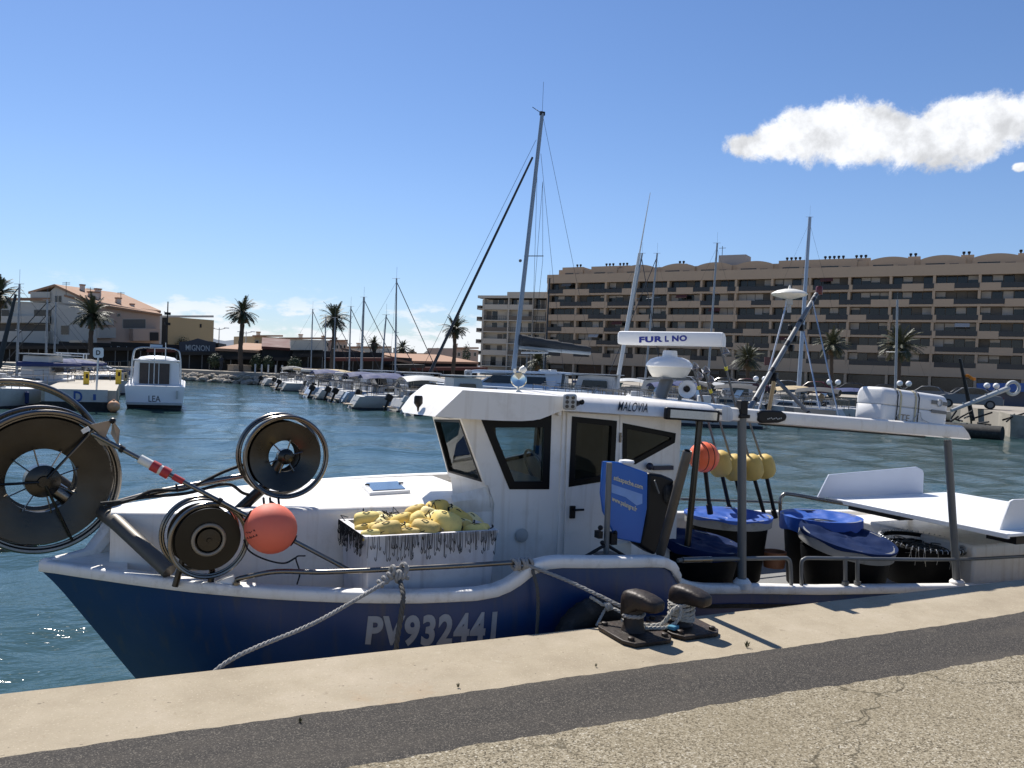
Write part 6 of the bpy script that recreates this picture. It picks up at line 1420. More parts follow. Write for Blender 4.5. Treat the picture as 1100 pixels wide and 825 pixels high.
# quay store building at the right edge and red sign
h = house('kiosk', 1058, 1130, 74, 70, 414, 6, mat('slate_blue_wall', (.10, .11, .15), .8), 'low slate grey kiosk at the right edge of the quay', y1=417)
hrect(h, 1056, 412, 1130, 421, 'awning', 'signblue', 1.5, 1.6)
p = gx(826, 75, GZ); e = empty('shop_sign', p, 'small dark red sign board on the quay behind the tripod', 'sign'); zt = zy(826, 388, 75); m = MB(); m.box(V((p.x, p.y, zt)), (.9, .12, .75), -YAW); m.build('board', 'redcar', e); m = MB(); m.tube([p, V((p.x, p.y, zt))], .05); m.build('post', 'black', e)
MT['bwhite'] = mat('weathered_white_hull', (.50, .50, .49), .4, var=.12, scale=.8, dirt=(.28, .27, .25), dscale=1.1, damt=.5)
# ================================================================== boats
def loc2w(o, hd):
    f = V((math.cos(hd), math.sin(hd), 0)); s = V((-math.sin(hd), math.cos(hd), 0)); o = V(o)
    return lambda x, y, z: o+f*x+s*y+V((0, 0, z))
def hull_part(e, T, Lh, B, H, mt, name='hull', bow=.35, stripe=None, scoop=.55):
    rows = []; n = 12
    for i in range(n+1):
        t = i/n; x = Lh*t; w = B/2*(1-max(0, (t-.42)/.58)**2.3)*(.88+.12*min(1, t*3)); zs = H*(1+bow*max(0, t-.25)**1.5)
        ov = .16*Lh*(max(0, t-.5)/.5)**2*.5
        sc = scoop*H if i == 0 else 0
        rows.append([T(x-ov*1.0, -w*.25, -.25), T(x-ov*.8, -w*.80, .0), T(x-ov*.3+sc*.45, -w*.96, zs*.5), T(x+sc, -w, zs), T(x+sc, -w*.93, zs+.02), T(x+sc, w*.93, zs+.02), T(x+sc, w, zs), T(x-ov*.3+sc*.45, w*.96, zs*.5), T(x-ov*.8, w*.80, 0), T(x-ov, w*.25, -.25)])
    m = MB(); m.loft(rows, closed=True, caps=True); h = m.build(name, mt, e, sharp=45)
    rows = []
    for i in range(n+1):
        t = i/n; x = Lh*t; w = B/2*(1-max(0, (t-.42)/.58)**2.3)*(.88+.12*min(1, t*3)); ov = .08*Lh*(max(0, t-.5)/.5)**2
        rows.append((x-ov*.75, w*.832))
    m = MB(); m.loft([[T(x, -w-.008, .0), T(x, -w-.012, .13)] for x, w in rows]); m.loft([[T(x, w+.008, .0), T(x, w+.012, .13)] for x, w in rows]); m.build('boot_stripe', stripe or 'antif', h, smooth=False)
    m = MB(); m.prism([T(-.32, -B*.26, .22), T(.06, -B*.30, .22), T(.06, B*.30, .22), T(-.32, B*.26, .22)], (0, 0, .06)); m.build('swim_platform', 'wood', h)
    m = MB()
    for y in (-.16, .16): m.tube([T(-.34, B*.1+y, .05), T(-.05, B*.1+y, .75)], .018, 5)
    for k in (.25, .5, .75): m.tube([T(-.34+.29*k, B*.1-.16, .05+.7*k), T(-.34+.29*k, B*.1+.16, .05+.7*k)], .016, 5)
    m.build('boarding_ladder', 'steel', h)
    return h
def cabin(e, T, x0, x1, w, z0, z1, mt='bwhite', name='coachroof', slope=.5, win=True):
    m = MB(); rows = []
    for x, zz, ww in ((x0, z0, w), (x0+.1, z1, w*.85), ((x0+x1)/2, z1+.05, w*.85), (x1-slope, z1-.03, w*.75), (x1, z0, w*.6)):
        rows.append([T(x, -ww/2, z0), T(x, -ww/2*.92, zz), T(x, ww/2*.92, zz), T(x, ww/2, z0)])
    m.loft(rows, caps=True); c = m.build(name, mt, e, sharp=30)
    if win:
        for s in (-1, 1):
            m = MB(); za, zb_ = z0+(z1-z0)*.35, z0+(z1-z0)*.78
            f = lambda z: 1-.08*(z-z0)/(z1-z0)-.15*.5
            m.prism([T(x0+.35, s*w/2*.98, za), T(x1-slope-.25, s*w/2*.90, za), T(x1-slope-.4, s*w/2*.88, zb_), T(x0+.4, s*w/2*.95, zb_)], T(0, s*.03, 0)-T(0, 0, 0)); m.build('window', 'winblack', c, smooth=False)
    return c
def rails(e, T, Lh, B, H, full=True):
    m = MB(); P = []
    for i in range(9):
        t = .55+.44*i/8; w = B/2*(1-max(0, (t-.42)/.58)**2.3)*.93; P.append((Lh*t, w, H*(1+.35*max(0, t-.25)**1.5)))
    for s in (-1, 1):
        m.tube([T(x, s*w, z+.6) for x, w, z in P], .018, 5)
        for x, w, z in P[::2]: m.tube([T(x, s*w, z), T(x, s*w, z+.6)], .015, 5)
        for x in (.15, 1.2, 2.4): m.tube([T(x, s*B/2*.86, H), T(x, s*B/2*.86, H+.6)], .015, 5)
        m.tube([T(.15, s*B/2*.86, H+.6), T(2.4, s*B/2*.86, H+.6)], .016, 5)
    m.tube([T(.15, -B/2*.86, H+.6), T(.15, B/2*.86, H+.6)], .016, 5)
    m.build('guard_rail', 'steel', e)
def outboard(e, T, x, y, z, mt='black'):
    m = MB(); m.box(T(x-.16, y, z+.25), (.40, .28, .38), ax=(T(1, 0, -.5)-T(0, 0, 0), T(0, 1, 0)-T(0, 0, 0), T(.5, 0, 1)-T(0, 0, 0))); m.box(T(x-.30, y, z-.2), (.15, .12, .7), ax=(T(1, 0, -.4)-T(0, 0, 0), T(0, 1, 0)-T(0, 0, 0), T(.4, 0, 1)-T(0, 0, 0))); m.build('outboard_motor', mt, e, bevel=.05)
def sailboat(o, hd, Lh, B, lab, mtop, mx=None, hullmt='bwhite', cover='sailblue', mmt='mastal', mr=.055, spread=True, boom=True, H=.78, foot=None, furl=True):
    """mtop: world position of the masthead; mast foot on deck below (foot) """
    T = loc2w(o, hd); e = empty('sailing_boat', o, lab, 'sailing boat', 'sailing boats moored in the marina')
    hull_part(e, T, Lh, B, H, hullmt); cabin(e, T, Lh*.30, Lh*.72, B*.62, H, H+.42)
    ft = V(foot) if foot is not None else T(Lh*.55, 0, H+.4); mtop = V(mtop)
    m = MB(); m.tube([ft, mtop], [mr*1.15, mr*.85], 8); m.tube([mtop, mtop+V((0, 0, .8))], .008, 4); m.tube([mtop-RT*.3, mtop+RT*.25], .012, 4); ms = m.build('mast', mmt, e)
    dirm = (mtop-ft); Lm = dirm.length
    if spread:
        m = MB()
        for k in ((.5,) if Lm < 9 else (.38, .68)): p = ft.lerp(mtop, k); m.tube([p+T(0, -B*.28, 0)-T(0, 0, 0), p+T(0, B*.28, 0)-T(0, 0, 0)], .016, 5)
        m.build('spreader', mmt, ms)
    m = MB(); tp = ft.lerp(mtop, .97)
    for q in (T(.1, 0, H+.1), T(Lh*.5, B*.45, H), T(Lh*.5, -B*.45, H)): m.tube([tp, q], .007, 4)
    m.tube([tp, T(Lh*.985, 0, H*1.2)], .03 if furl else .007, 5); m.build('rigging', 'cable', e)
    if boom:
        p = ft+V((0, 0, .55)); q = p+T(-Lh*.42, 0, .08)-T(0, 0, 0); m = MB(); m.tube([p, q], .045, 6); b = m.build('boom', mmt, e)
        m = MB(); n_ = 8; m.tube([p.lerp(q, i/n_)+V((0, 0, .13-.04*i/n_)) for i in range(n_+1)], [.15-.07*i/n_+.012*(i % 2) for i in range(n_+1)], 8); m.build('sail_cover', cover, b)
    rails(e, T, Lh, B, H); return e
def motorboat(o, hd, Lh, B, lab, hullmt='bwhite', H=.74, cab='cuddy', motor=True, canvas=None, name='motor_boat', stripe=None):
    T = loc2w(o, hd); e = empty(name, o, lab, 'motor boat', 'motor boats moored in the marina')
    hull_part(e, T, Lh, B, H, hullmt, stripe=stripe)
    if cab == 'cuddy':
        cabin(e, T, Lh*.42, Lh*.86, B*.7, H, H+.40, slope=Lh*.2)
        m = MB(); x = Lh*.42
        m.prism([T(x, -B*.34, H+.35), T(x, B*.34, H+.35), T(x-.35, B*.32, H+.95), T(x-.35, -B*.32, H+.95)], T(.03, 0, 0)-T(0, 0, 0)); m.build('windscreen', 'winblack', e, smooth=False)
    elif cab == 'house':
        c = cabin(e, T, Lh*.34, Lh*.68, B*.72, H, H+1.35, slope=.45); cabin(e, T, Lh*.6, Lh*.9, B*.6, H, H+.35, slope=.8, win=False, name='fore_cabin')
        m = MB(); m.box(T(Lh*.5, 0, H+1.46), (Lh*.36, B*.72, .06), hd); m.build('roof', hullmt if hullmt != 'navy' else 'bwhite', e)
    else:
        m = MB(); m.box(T(Lh*.45, 0, H+.3), (.7, .6, .8), hd); m.build('console', 'bwhite', e, bevel=.05)
    if canvas:
        m = MB(); rows = []
        for i in range(7): t = i/6; rows.append([T(Lh*.08+t*Lh*.38, y*B*.42, H+1.15+.22*math.sin(math.pi*(.15+.75*t))-.25*abs(y)**2) for y in np.linspace(-1, 1, 7)])
        m.loft(rows); cv = m.build('canopy', canvas, e)
        m = MB()
        for y in (-1, 1):
            for t in (.1, .9): m.tube([T(Lh*.08+t*Lh*.38, y*B*.42, H), T(Lh*.08+t*Lh*.38, y*B*.42, H+.98)], .016, 5)
        m.build('canopy_frame', 'steel', e)
    if motor: outboard(e, T, 0, .0, H*.75, 'black' if rnd(0, 1) < .6 else 'palegrey')
    m = MB(); 
    for s in (-1, 1): m.lathe([(.02, .3), (.09, .24), (.09, -.24), (.02, -.3)], T(Lh*.4, s*(B/2+.09), H*.55), (0, 0, 1), 10)
    m.build('fender', 'sailblue' if rnd(0, 1) < .5 else 'bwhite', e)
    rails(e, T, Lh, B, H); return e
# row of stern-to boats on the left centre; sterns at X ~ 12.5
PX = 12.3
sb = [(334, 332, 83, 'small sailing boat with the leftmost bare mast of the stern-to row'), (349, 340, 77, 'small sailing boat whose short mast stands just left of the palm trunk'), (359, 341, 73, 'small sailing boat whose short mast stands just right of the palm trunk'), (375, 329, 67, 'sailing boat with slim mast right of the flanked palm'), (388, 319, 63, 'sailing boat with stout mast and slanting furled headsail in the stern-to row'), (409, 338, 58, 'sailing boat with a thin raked mast left of the tallest mast of the row'), (425, 299, 54, 'sailing boat with the tallest mast of the stern-to row')]
for i, (x, yt, Y, lab) in enumerate(sb):
    foot = None
    # mast where the ray of its column crosses the boat's own centre line
    p = py(x, 398, Y); hdx = 0.02*(i % 3)
    tpx = {409: 415, 388: 391, 375: 377, 334: 336, 425: 426}.get(x, x+1)
    D_ = (p-CAM).dot(FW); top = pd(tpx, yt, D_)
    Lb = 7.0 if i < 4 else 8.0
    sailboat((p.x-Lb*.52, Y, 0), hdx, Lb, 2.5, lab, top, foot=V((p.x, p.y, 1.15)), mr=.06 if i != 4 else .095, hullmt='bwhite', cover=['sailblue', 'beige', 'palegrey'][i % 3])
mb_ = [(86, 5.5, 'open', None, 'open boat at the far end of the stern-to row'), (80, 6.0, 'cuddy', 'sailblack', 'little boat with dark canopy near the far end of the row'), (75, 5.6, 'cuddy', None, 'white cuddy boat behind the flanked palm column'), (70, 6, 'open', None, 'open boat with outboard below the slim mast'), (65, 6.0, 'cuddy', 'beige', 'boat with a tan canopy in the middle of the row'), (60.5, 6.2, 'cuddy', 'sailblue', 'boat with blue canopy in the middle of the row'), (56, 6.5, 'house', None, 'white boat with wheelhouse in the stern-to row'), (51, 6.8, 'house', 'sailblue', 'white cabin boat with blue awning just left of the tallest mast'), (47.6, 7.0, 'cuddy', 'sailblue', 'white cuddy boat with blue cover, third from the near end of the row'), (44.6, 6.6, 'cuddy', 'palegrey', 'white boat with grey canopy and swim step, second from the near end of the row'), (41.8, 7.4, 'house', None, 'grey white boat with high stern rail at the near end of the row')]
mb_ += [(83, 5.0, 'cuddy', 'palegrey', 'tiny boat with grey cover at the far end of the row'), (72.5, 5.2, 'open', None, 'open skiff squeezed in beside the little boats of the row'), (67.6, 5.4, 'cuddy', 'sailblack', 'small boat with black canopy in the middle of the row'), (63, 5.0, 'open', None, 'open boat beside the stout mast'), (58.4, 5.4, 'open', None, 'open boat by the thin raked mast'), (53.4, 5.6, 'cuddy', 'sailblue', 'small boat with dark blue canopy by the tallest mast of the row'), (49.3, 5.2, 'open', None, 'open boat near the near end of the row')]
for i, (Y, Lb, cab, cv, lab) in enumerate(mb_): motorboat((PX+rnd(-.9, 1.3), Y+rnd(-.4, .4), 0), rnd(-.09, .09), Lb*rnd(.85, 1.1), rnd(2.1, 2.4), lab, cab=cab, canvas=cv, motor=(i % 3 != 2), hullmt=['bwhite', 'palegrey', 'bwhite', 'sailblue', 'bwhite', 'bluewhite', 'carwht', 'bwhite', 'palegrey', 'bwhite', 'palegrey'][i % 11])
m = MB(); m.box((20.5, 62, .35), (1.8, 48, .35)); tag(m.build('pontoon', mat('pontoon_deck', (.28, .25, .2), .9)), kind='structure')
# the big catamaran behind the wheelhouse
ft = pd(552, 394, 57); tp = pd(582.5, 122, 57)
hd = math.atan2(-RT.y, -RT.x)-.12; T = loc2w((ft.x, ft.y, 0), hd)
cat = empty('catamaran', (ft.x, ft.y, 0), 'large pale blue sailing catamaran with tall raked mast and charcoal sail cover on its boom', 'catamaran')
for s in (-1, 1):
    T2 = loc2w(T(-7.2, s*2.6, 0), hd); hull_part(cat, T2, 13.4, 1.7, 1.45, 'bluewhite', bow=.1)
m = MB(); m.prism([T(-6.5, -2.4, 1.2), T(3.5, -2.4, 1.2), T(3.5, 2.4, 1.2), T(-6.5, 2.4, 1.2)], (0, 0, .28)); m.build('bridge_deck', 'bluewhite', cat)
m = MB(); rows = []
for x, z0, z1, w in ((2.5, 1.45, 1.62, 3.2), (1.6, 1.45, 2.15, 3.6), (-.5, 1.45, 2.35, 4), (-3.0, 1.45, 2.35, 4.2)): rows.append([T(x, -w/2, z0), T(x-.15, -w/2*.93, z1), T(x-.15, w/2*.93, z1), T(x, w/2, z0)])
m.loft(rows, caps=True); dh = m.build('deck_house', 'bluewhite', cat, sharp=30)
m = MB(); m.prism([T(2.9, -2.1, 2.30), T(2.2, -2.3, 2.42), T(-3.2, -2.4, 2.45), T(-3.2, 2.4, 2.45), T(2.2, 2.3, 2.42), T(2.9, 2.1, 2.30)], (0, 0, .16)); m.build('roof', 'bluewhite', dh, bevel=.04)
for s in (-1, 1):
    m = MB(); m.prism([T(1.9, s*1.84, 1.72), T(-2.5, s*2.06, 1.72), T(-2.4, s*1.99, 2.22), T(1.2, s*1.82, 2.22)], T(0, s*.03, 0)-T(0, 0, 0)); m.build('window', 'winblack', dh, smooth=False)
m = MB(); m.prism([T(-3.1, -2.3, 2.50), T(-6.2, -2.2, 2.42), T(-6.2, 2.2, 2.42), T(-3.1, 2.3, 2.50)], (0, 0, .12)); bi = m.build('bimini', 'bluewhite', cat, bevel=.03)
m = MB()
for s in (-1, 1):
    for x in (-4.2, -6.0): m.tube([T(x, s*2.1, 1.3), T(x, s*2.1, 2.5)], .04, 6)
m.build('bimini_post', 'galv', bi)
m = MB(); m.prism([T(-2.6, -1.95, 1.45), T(-3.4, -1.95, 1.45), T(-3.5, -1.95, 2.5), T(-2.3, -1.95, 2.5)], T(0, .1, 0)-T(0, 0, 0)); m.build('side_pillar', 'bluewhite', dh)
m = MB(); m.prism([T(-2.6, 1.85, 1.45), T(-3.4, 1.85, 1.45), T(-3.5, 1.85, 2.5), T(-2.3, 1.85, 2.5)], T(0, .1, 0)-T(0, 0, 0)); m.build('side_pillar', 'bluewhite', dh)
m = MB(); m.prism([T(-3.3, -1.9, 1.45), T(-3.3, 1.9, 1.45), T(-3.3, 1.9, 2.4), T(-3.3, -1.9, 2.4)], T(.05, 0, 0)-T(0, 0, 0)); m.build('saloon_door', 'winblack', dh, smooth=False)
m = MB(); m.tube([ft-V((0, 0, .2)), tp], [.17, .13], 10); ms = m.build('mast', mat('grey_blue_mast', (.22, .27, .33), .4, .3, var=.08), cat)
m = MB(); m.tube([tp, tp+V((0, 0, 2.2))], .012, 4); m.tube([tp, tp-RT*.7+V((0, 0, .45))], .025, 5); m.box(tp, (.35, .2, .25)); m.build('masthead_gear', 'black', ms)
p0, p1 = ft.lerp(tp, .48), None; m = MB(); q = pd(563, 275, 57); m.tube([q, q+RT*1.35], .035, 5); q = pd(562, 280, 57); m.sphere(q-RT*.2, .12, 8); m.build('spreader', 'galv', ms)
fs0, fs1 = pd(572, 169, 57), T(6.0, 0, 1.6); fs1 = pd(461, 402, 54.6); m = MB(); m.tube([fs1, fs0], [.11, .075], 7); m.build('furled_headsail', 'cable', cat)
m = MB(); m.tube([pd(576, 150, 57), pd(449, 405, 54)], .014, 4)
for (x0, y0, x1, y1) in ((583, 124, 617, 290), (581, 165, 594, 296), (577, 190, 571, 395), (583, 195, 568, 395), (583, 196, 583, 280), (583, 280, 571, 395)): m.tube([pd(x0, y0, 57), pd(x1, y1, 57.6)], .014, 4)
m.tube([pd(594, 296, 57.6), pd(606, 404, 58)], .014, 4); m.tube([pd(617, 290, 57.6), pd(640, 402, 59)], .012, 4)
m.build('rigging', 'cable', cat)
p, q = pd(557, 373, 57), pd(634, 379.5, 59); m = MB(); m.tube([p, q], .14, 8); bm_ = m.build('boom', 'palegrey', cat)
m = MB(); n_ = 14; m.tube([p.lerp(q, i/n_)+V((0, 0, .52-.26*i/n_)) for i in range(n_+1)], [.40-.20*i/n_+.03*math.sin(i*2.1) for i in range(n_+1)], 10); m.build('sail_cover', 'sailblack', bm_)
m = MB()
for k in (.15, .3, .45, .6, .75, .9):
    a = p.lerp(q, k)+V((0, 0, .95-.5*k)); m.tube([a, a-V((0, 0, 1.1-.5*k))], .018, 4)
m.build('reef_line', 'palegrey', bm_)
m = MB(); a, b = pd(560, 379.5, 56), pd(589, 379.5, 57); m.prism([a, b, b+AW*1.4, a+AW*1.4], (0, 0, .10)); hb_ = m.build('helm_top', 'bwhite', cat)
for x_, d_ in ((566, 56.2), (584, 56.8)): m = MB(); m.tube([pd(x_, 380, d_), pd(x_, 402, d_)], .04); m.build('helm_post', 'galv', hb_)
m = MB(); c = pd(586, 400, 55.5); m.box(c, (.9, .5, .35), hd+.4); m.box(c+V((.4, -.2, .05)), (.5, .5, .3), hd+.6); m.build('helm_seat', 'bwhite', cat, bevel=.06)
m = MB()
for t in np.linspace(-.4, 6, 9): m.tube([T(t, -3.3, 1.5), T(t, -3.3, 2.1)], .018, 5); 
m.tube([T(-.4, -3.3, 2.08), T(6, -3.3, 2.08)], .014, 4); m.tube([T(-.4, -3.3, 1.8), T(6, -3.3, 1.8)], .012, 4); m.build('guard_rail', 'steel', cat)
p = pd(503, 414, 52); e = empty('life_ring_post', V((p.x, p.y, .5)), 'white life ring housing on a post left of the catamaran deckhouse', 'life ring'); c = pd(503, 402, 52)
m = MB(); m.tube([V((p.x, p.y, .5)), c], .04, 6); m.build('post', 'bwhite', e); m = MB(); m.box(c, (.5, .18, .55), -YAW); hs_ = m.build('housing', 'bwhite', e, bevel=.12); m = MB(); m.lathe([(.0, 0), (.12, 0), (.12, .03)], c-AW*.09, -AW, 12); m.build('ring_centre', 'galv', hs_)
# boats to the right of the catamaran
sr = [(662, 420, 690, 272, 62, 'sailing boat whose mast rises left of the radar with a slanting dark headsail', .075, 'mastal', 'bwhite'), (692, 415, 706, 272, 64, 'sailing boat with bare grey mast directly behind the radar bar', .075, 'mastal', 'bwhite'), (760, 412, 770.5, 261, 60, 'sailing boat with slim grey mast right of the radar bar', .075, 'mastal', 'bluewhite'), (585, 398, 590.5, 299, 88, 'distant sailing boat with a dark mast at the joint of the apartment blocks', .10, 'cable', 'bwhite'), (857, 432, 870, 233, 58, 'sailing boat with the tall pale blue mast behind the white dome aerial', .13, 'mastbl', 'bwhite'), (962, 425, 964, 322, 62, 'sailing boat with short grey mast in front of the broad palm', .09, 'mastal', 'bwhite')]
MT['mastbl'] = mat('pale_blue_mast', (.30, .36, .44), .4, .2, var=.08)
for i, (xb, yb, xt, yt, D_, lab, mr, mmt, hm) in enumerate(sr):
    f0_ = pd(xb, yb, D_); top = pd(xt, yt, D_); hd_ = math.atan2(-RT.y, -RT.x)+(.5 if i % 2 else 2.5)
    Lb = 9.5; T_ = loc2w((0, 0, 0), hd_); o = V((f0_.x, f0_.y, 0))-T_(Lb*.55, 0, 0)
    sailboat((o.x, o.y, 0), hd_, Lb, 3.0, lab, top, foot=V((f0_.x, f0_.y, 1.2)), mr=mr, mmt=mmt, hullmt=hm, cover=['sailblue', 'palegrey', 'beige'][i % 3], boom=i not in (3, 4), furl=i in (0, 1))
# white whip aerial mast leaning, on a motor cruiser
f0_ = pd(661, 424, 54); t0_ = pd(698.5, 207, 54); md_ = pd(679, 325, 54)
mr_ = motorboat((f0_.x+2, f0_.y-2.2, 0), 2.3, 8.5, 3.0, 'white motor cruiser carrying the long leaning white whip pole left of the radar', cab='house', H=1.1, motor=False)
m = MB(); m.tube([f0_, pd(687, 272, 54)], [.14, .10], 8); m.tube([pd(687, 272, 54), t0_], [.05, .02], 6); m.build('whip_pole', 'mastwh', mr_)
for i, (x, D_, hd_, cab, cv, lab) in enumerate([(640, 52, 2.5, 'cuddy', None, 'white sports boat immediately right of the catamaran cockpit'), (690, 50, 2.6, 'open', None, 'open white boat right of the whip pole foot'), (715, 56, 2.4, 'house', 'sailblue', 'white cabin boat with a dark awning behind the loudhailer'), (745, 48, 2.7, 'cuddy', None, 'white cuddy boat under the radar gearbox'), (775, 53, 2.3, 'cuddy', 'sailblack', 'white boat with black canopy behind the dan buoy poles'), (800, 60, 2.6, 'house', None, 'white cabin boat left of the black lamp housing'), (838, 58, 2.5, 'open', 'beige', 'boat with a wide tan awning behind the tripod'), (880, 56, 2.6, 'cuddy', None, 'white speedboat behind the tripod leg'), (898, 59, 2.4, 'cuddy', 'sailblue', 'white boat with navy cover just left of the liferaft canister'), (628, 60, 2.7, 'cuddy', 'sailblack', 'small boat with black cover by the catamaran cockpit'), (655, 58, 2.2, 'open', None, 'open boat with outboard left of the whip pole foot'), (703, 52, 2.8, 'cuddy', 'sailblue', 'small boat with blue cover left of the loudhailer'), (730, 60, 2.2, 'cuddy', 'sailblack', 'small boat with black cover behind the loudhailer'), (762, 46, 2.6, 'open', None, 'open boat just over the edge of the after roof'), (790, 55, 2.7, 'cuddy', None, 'white cuddy boat close left of the lamp housing'), (862, 52, 2.2, 'cuddy', 'sailblack', 'boat with black cover between the tripod legs'), (605, 66, 2.5, 'house', None, 'white cabin boat behind the catamaran bimini'), (720, 70, 2.5, 'house', None, 'white boat far behind the radar pedestal'), (665, 72, 2.4, 'cuddy', 'palegrey', 'white boat with pale grey awning far behind the whip pole'), (752, 64, 2.3, 'cuddy', 'palegrey', 'white boat with pale awning behind the dan buoy reflectors')]):
    p = gx(x, D_, 0); motorboat((p.x+2, p.y-2, 0), hd_, 6.8, 2.5, lab, cab=cab, canvas=cv, motor=i % 2 == 0, H=.95)
m = MB(); m.prism([V((22, 50, .3)), V((22, 48.2, .3)), V((47, 42.2, .3)), V((47, 44, .3))], (0, 0, .25)); tag(m.build('pontoon', mat('pontoon_grey', (.26, .24, .21), .9)), kind='structure')
# ------------------------------------------------------------------ black work boat at the right bank
c = pd(1060, 464, 43.3); wb_ = empty('work_boat', V((c.x, c.y, 0)), 'low black work boat with a long grey boom at the right bank', 'work boat')
m = MB(); a, b = pd(985, 460, 45.5), pd(1077, 464, 42.5); m.tube([V((a.x, a.y, .32)), V((b.x, b.y, .32))], [.38, .42], 14); m.build('tube_hull', 'rubber', wb_)
m = MB(); m.tube([V((a.x, a.y, .32))+AW*1.6, V((b.x, b.y, .32))+AW*1.6], .4, 14); m.build('tube_hull', 'rubber', wb_)
m = MB(); m.prism([V((a.x, a.y, .5)), V((b.x, b.y, .5)), V((b.x, b.y, .5))+AW*1.6, V((a.x, a.y, .5))+AW*1.6], (0, 0, .06)); m.build('deck', 'sailblack', wb_)
tri_ = wb_
# boom, flag staff
p = pd(1022, 441, 46); q = pd(1083, 417, 47); m = MB(); m.tube([p, q], [.10, .16], 8); m.ring(pd(1088, 417, 47), -AW, .36, .10, 20, 6)
for k in (.2, .4, .6, .8): m.tube([p.lerp(q, k)-V((0, 0, .12)), p.lerp(q, k)+V((0, 0, .2))], .05, 5)
bo_ = m.build('davit_boom', 'palegrey', tri_)
p = pd(1045, 452, 46.5); e = empty('flag_staff', p, 'leaning black staff with a small orange flag beside the grey boom', 'flag'); q = pd(1031, 385, 46.5); m = MB(); m.tube([p, q], [.13, .08], 8); m.build('staff', 'black', e)
m = MB(); rows = []
for i in range(7): rows.append([pd(1036.5+1.9*i, 402.5-1.2*math.sin(i*.9)+.4*i, 46.4), pd(1036.8+1.9*i, 406-1.6*math.sin(i*.9+.5)+.25*i, 46.6)])
m.loft(rows); o_ = m.build('flag', 'flag', e); s_ = o_.modifiers.new('solid', 'SOLIDIFY'); s_.thickness = .02
p = pd(1098, 458, 47); m = MB(); m.tube([pd(1094, 449, 47), pd(1104, 464, 46)], .15, 8); tag(m.build('dark_spar', 'black', None, org=p), 'dark spar leaning against the stone bank at the right edge', 'spar')
m = MB(); rg = random.Random(8)
for i in range(16):
    c = pd(rg.uniform(1015, 1085), 455+rg.uniform(-6, 2), 46+rg.uniform(-1, 1)); m.tube([c, c+V((rg.uniform(-1, 1), rg.uniform(-1, 1), rg.uniform(-.1, .6)))], .05, 5)
g_ = m.build('deck_gear', 'black', tri_)
# right bank wall facing
m = MB()
pts = [(50, 34), (44.6, 29.6), (47, 16), (56, -20)]
for (a, b), (c, d) in zip(pts, pts[1:]): m.add([V((a-.12, b-.05, -1)), V((c-.12, d-.05, -1)), V((c-.12, d-.05, 1.26)), V((a-.12, b-.05, 1.26)), V((a+.6, b+.2, 1.26)), V((c+.6, d+.2, 1.26))], [(0, 1, 2, 3), (3, 2, 5, 4)])
tag(m.build('bank_wall', G['stone'], smooth=False), 'pale stone quay wall along the right bank', 'quay wall')
# ------------------------------------------------------------------ left side: cabin boat, pontoon end, sign
lo = V((1.12, 43.5, 0)); T = loc2w(lo, math.pi/2-.06)
lea = empty('cabin_boat', lo, 'white cabin motor boat', 'motor boat')
lea['label'] = 'white cabin motor boat seen from astern by the pontoon, dark brown curtains in its door'
Lb, B = 7.2, 2.7
rows = []
for i in range(12):
    t = i/11; w = B/2*(1-max(0, (t-.5)/.5)**2.3); zs = 1.12+.35*t; rows.append([T(Lb*t, -w*.6, -.2), T(Lb*t, -w*.93, .25), T(Lb*t, -w, zs), T(Lb*t, -w*.92, zs+.03), T(Lb*t, w*.92, zs+.03), T(Lb*t, w, zs), T(Lb*t, w*.93, .25), T(Lb*t, w*.6, -.2)])
m = MB(); m.loft(rows, closed=True, caps=True); m.build('hull', 'white', lea, sharp=40)
m = MB(); m.box(T(-.22, 0, .30), (.45, 2.5, .10), math.pi/2-.06); m.v = m.v; m.build('swim_platform', 'palegrey', lea)
m = MB(); m.prism([T(-.02, -1.2, .0), T(-.02, 1.2, .0), T(-.02, 1.25, .26), T(-.02, -1.25, .26)], T(-.02, 0, 0)-T(0, 0, 0)); m.build('transom_base', 'antif', lea)
m = MB(); rows = []
for x, z, w in ((1.35, 2.42, 2.05), (2.2, 2.5, 2.1), (3.6, 2.42, 2.0), (4.5, 1.5, 1.5)): rows.append([T(x, -w/2*1.06, 1.15), T(x, -w/2, z-.12), T(x, -w/2*.7, z), T(x, w/2*.7, z), T(x, w/2, z-.12), T(x, w/2*1.06, 1.15)])
m.loft(rows, caps=True); cb = m.build('cabin', 'white', lea, sharp=30)
m = MB(); m.prism([T(1.34, -.62, .7), T(1.34, .80, .7), T(1.34, .80, 2.25), T(1.34, -.62, 2.25)], T(-.03, 0, 0)-T(0, 0, 0)); dr = m.build('cabin_door', mat('brown_curtain', (.07, .05, .038), .6, var=.4, scale=9), cb, smooth=False)
m = MB()
for y in (-.62, -.1, .35, .8): m.tube([T(1.29, y, .9), T(1.29, y, 2.25)], .025, 5)
m.build('door_frame', 'alu', dr)
m = MB()
for s in (-1, 1): m.prism([T(1.7, s*1.06, 1.6), T(3.5, s*1.05, 1.6), T(3.3, s*1.0, 2.2), T(1.75, s*1.02, 2.2)], T(0, s*.02, 0)-T(0, 0, 0))
m.build('cabin_window', 'winblack', cb, smooth=False)
m = MB(); m.prism([T(1.2, -1.1, 2.36), T(4.0, -.98, 2.36), T(4.0, .98, 2.36), T(1.2, 1.1, 2.36)], (0, 0, .06)); m.lathe([(.92, .06), (.8, .17), (.4, .24), (.0, .26)], T(2.2, 0, 2.38), (0, 0, 1), 20); m.build('cabin_roof', 'white', cb)
m = MB()
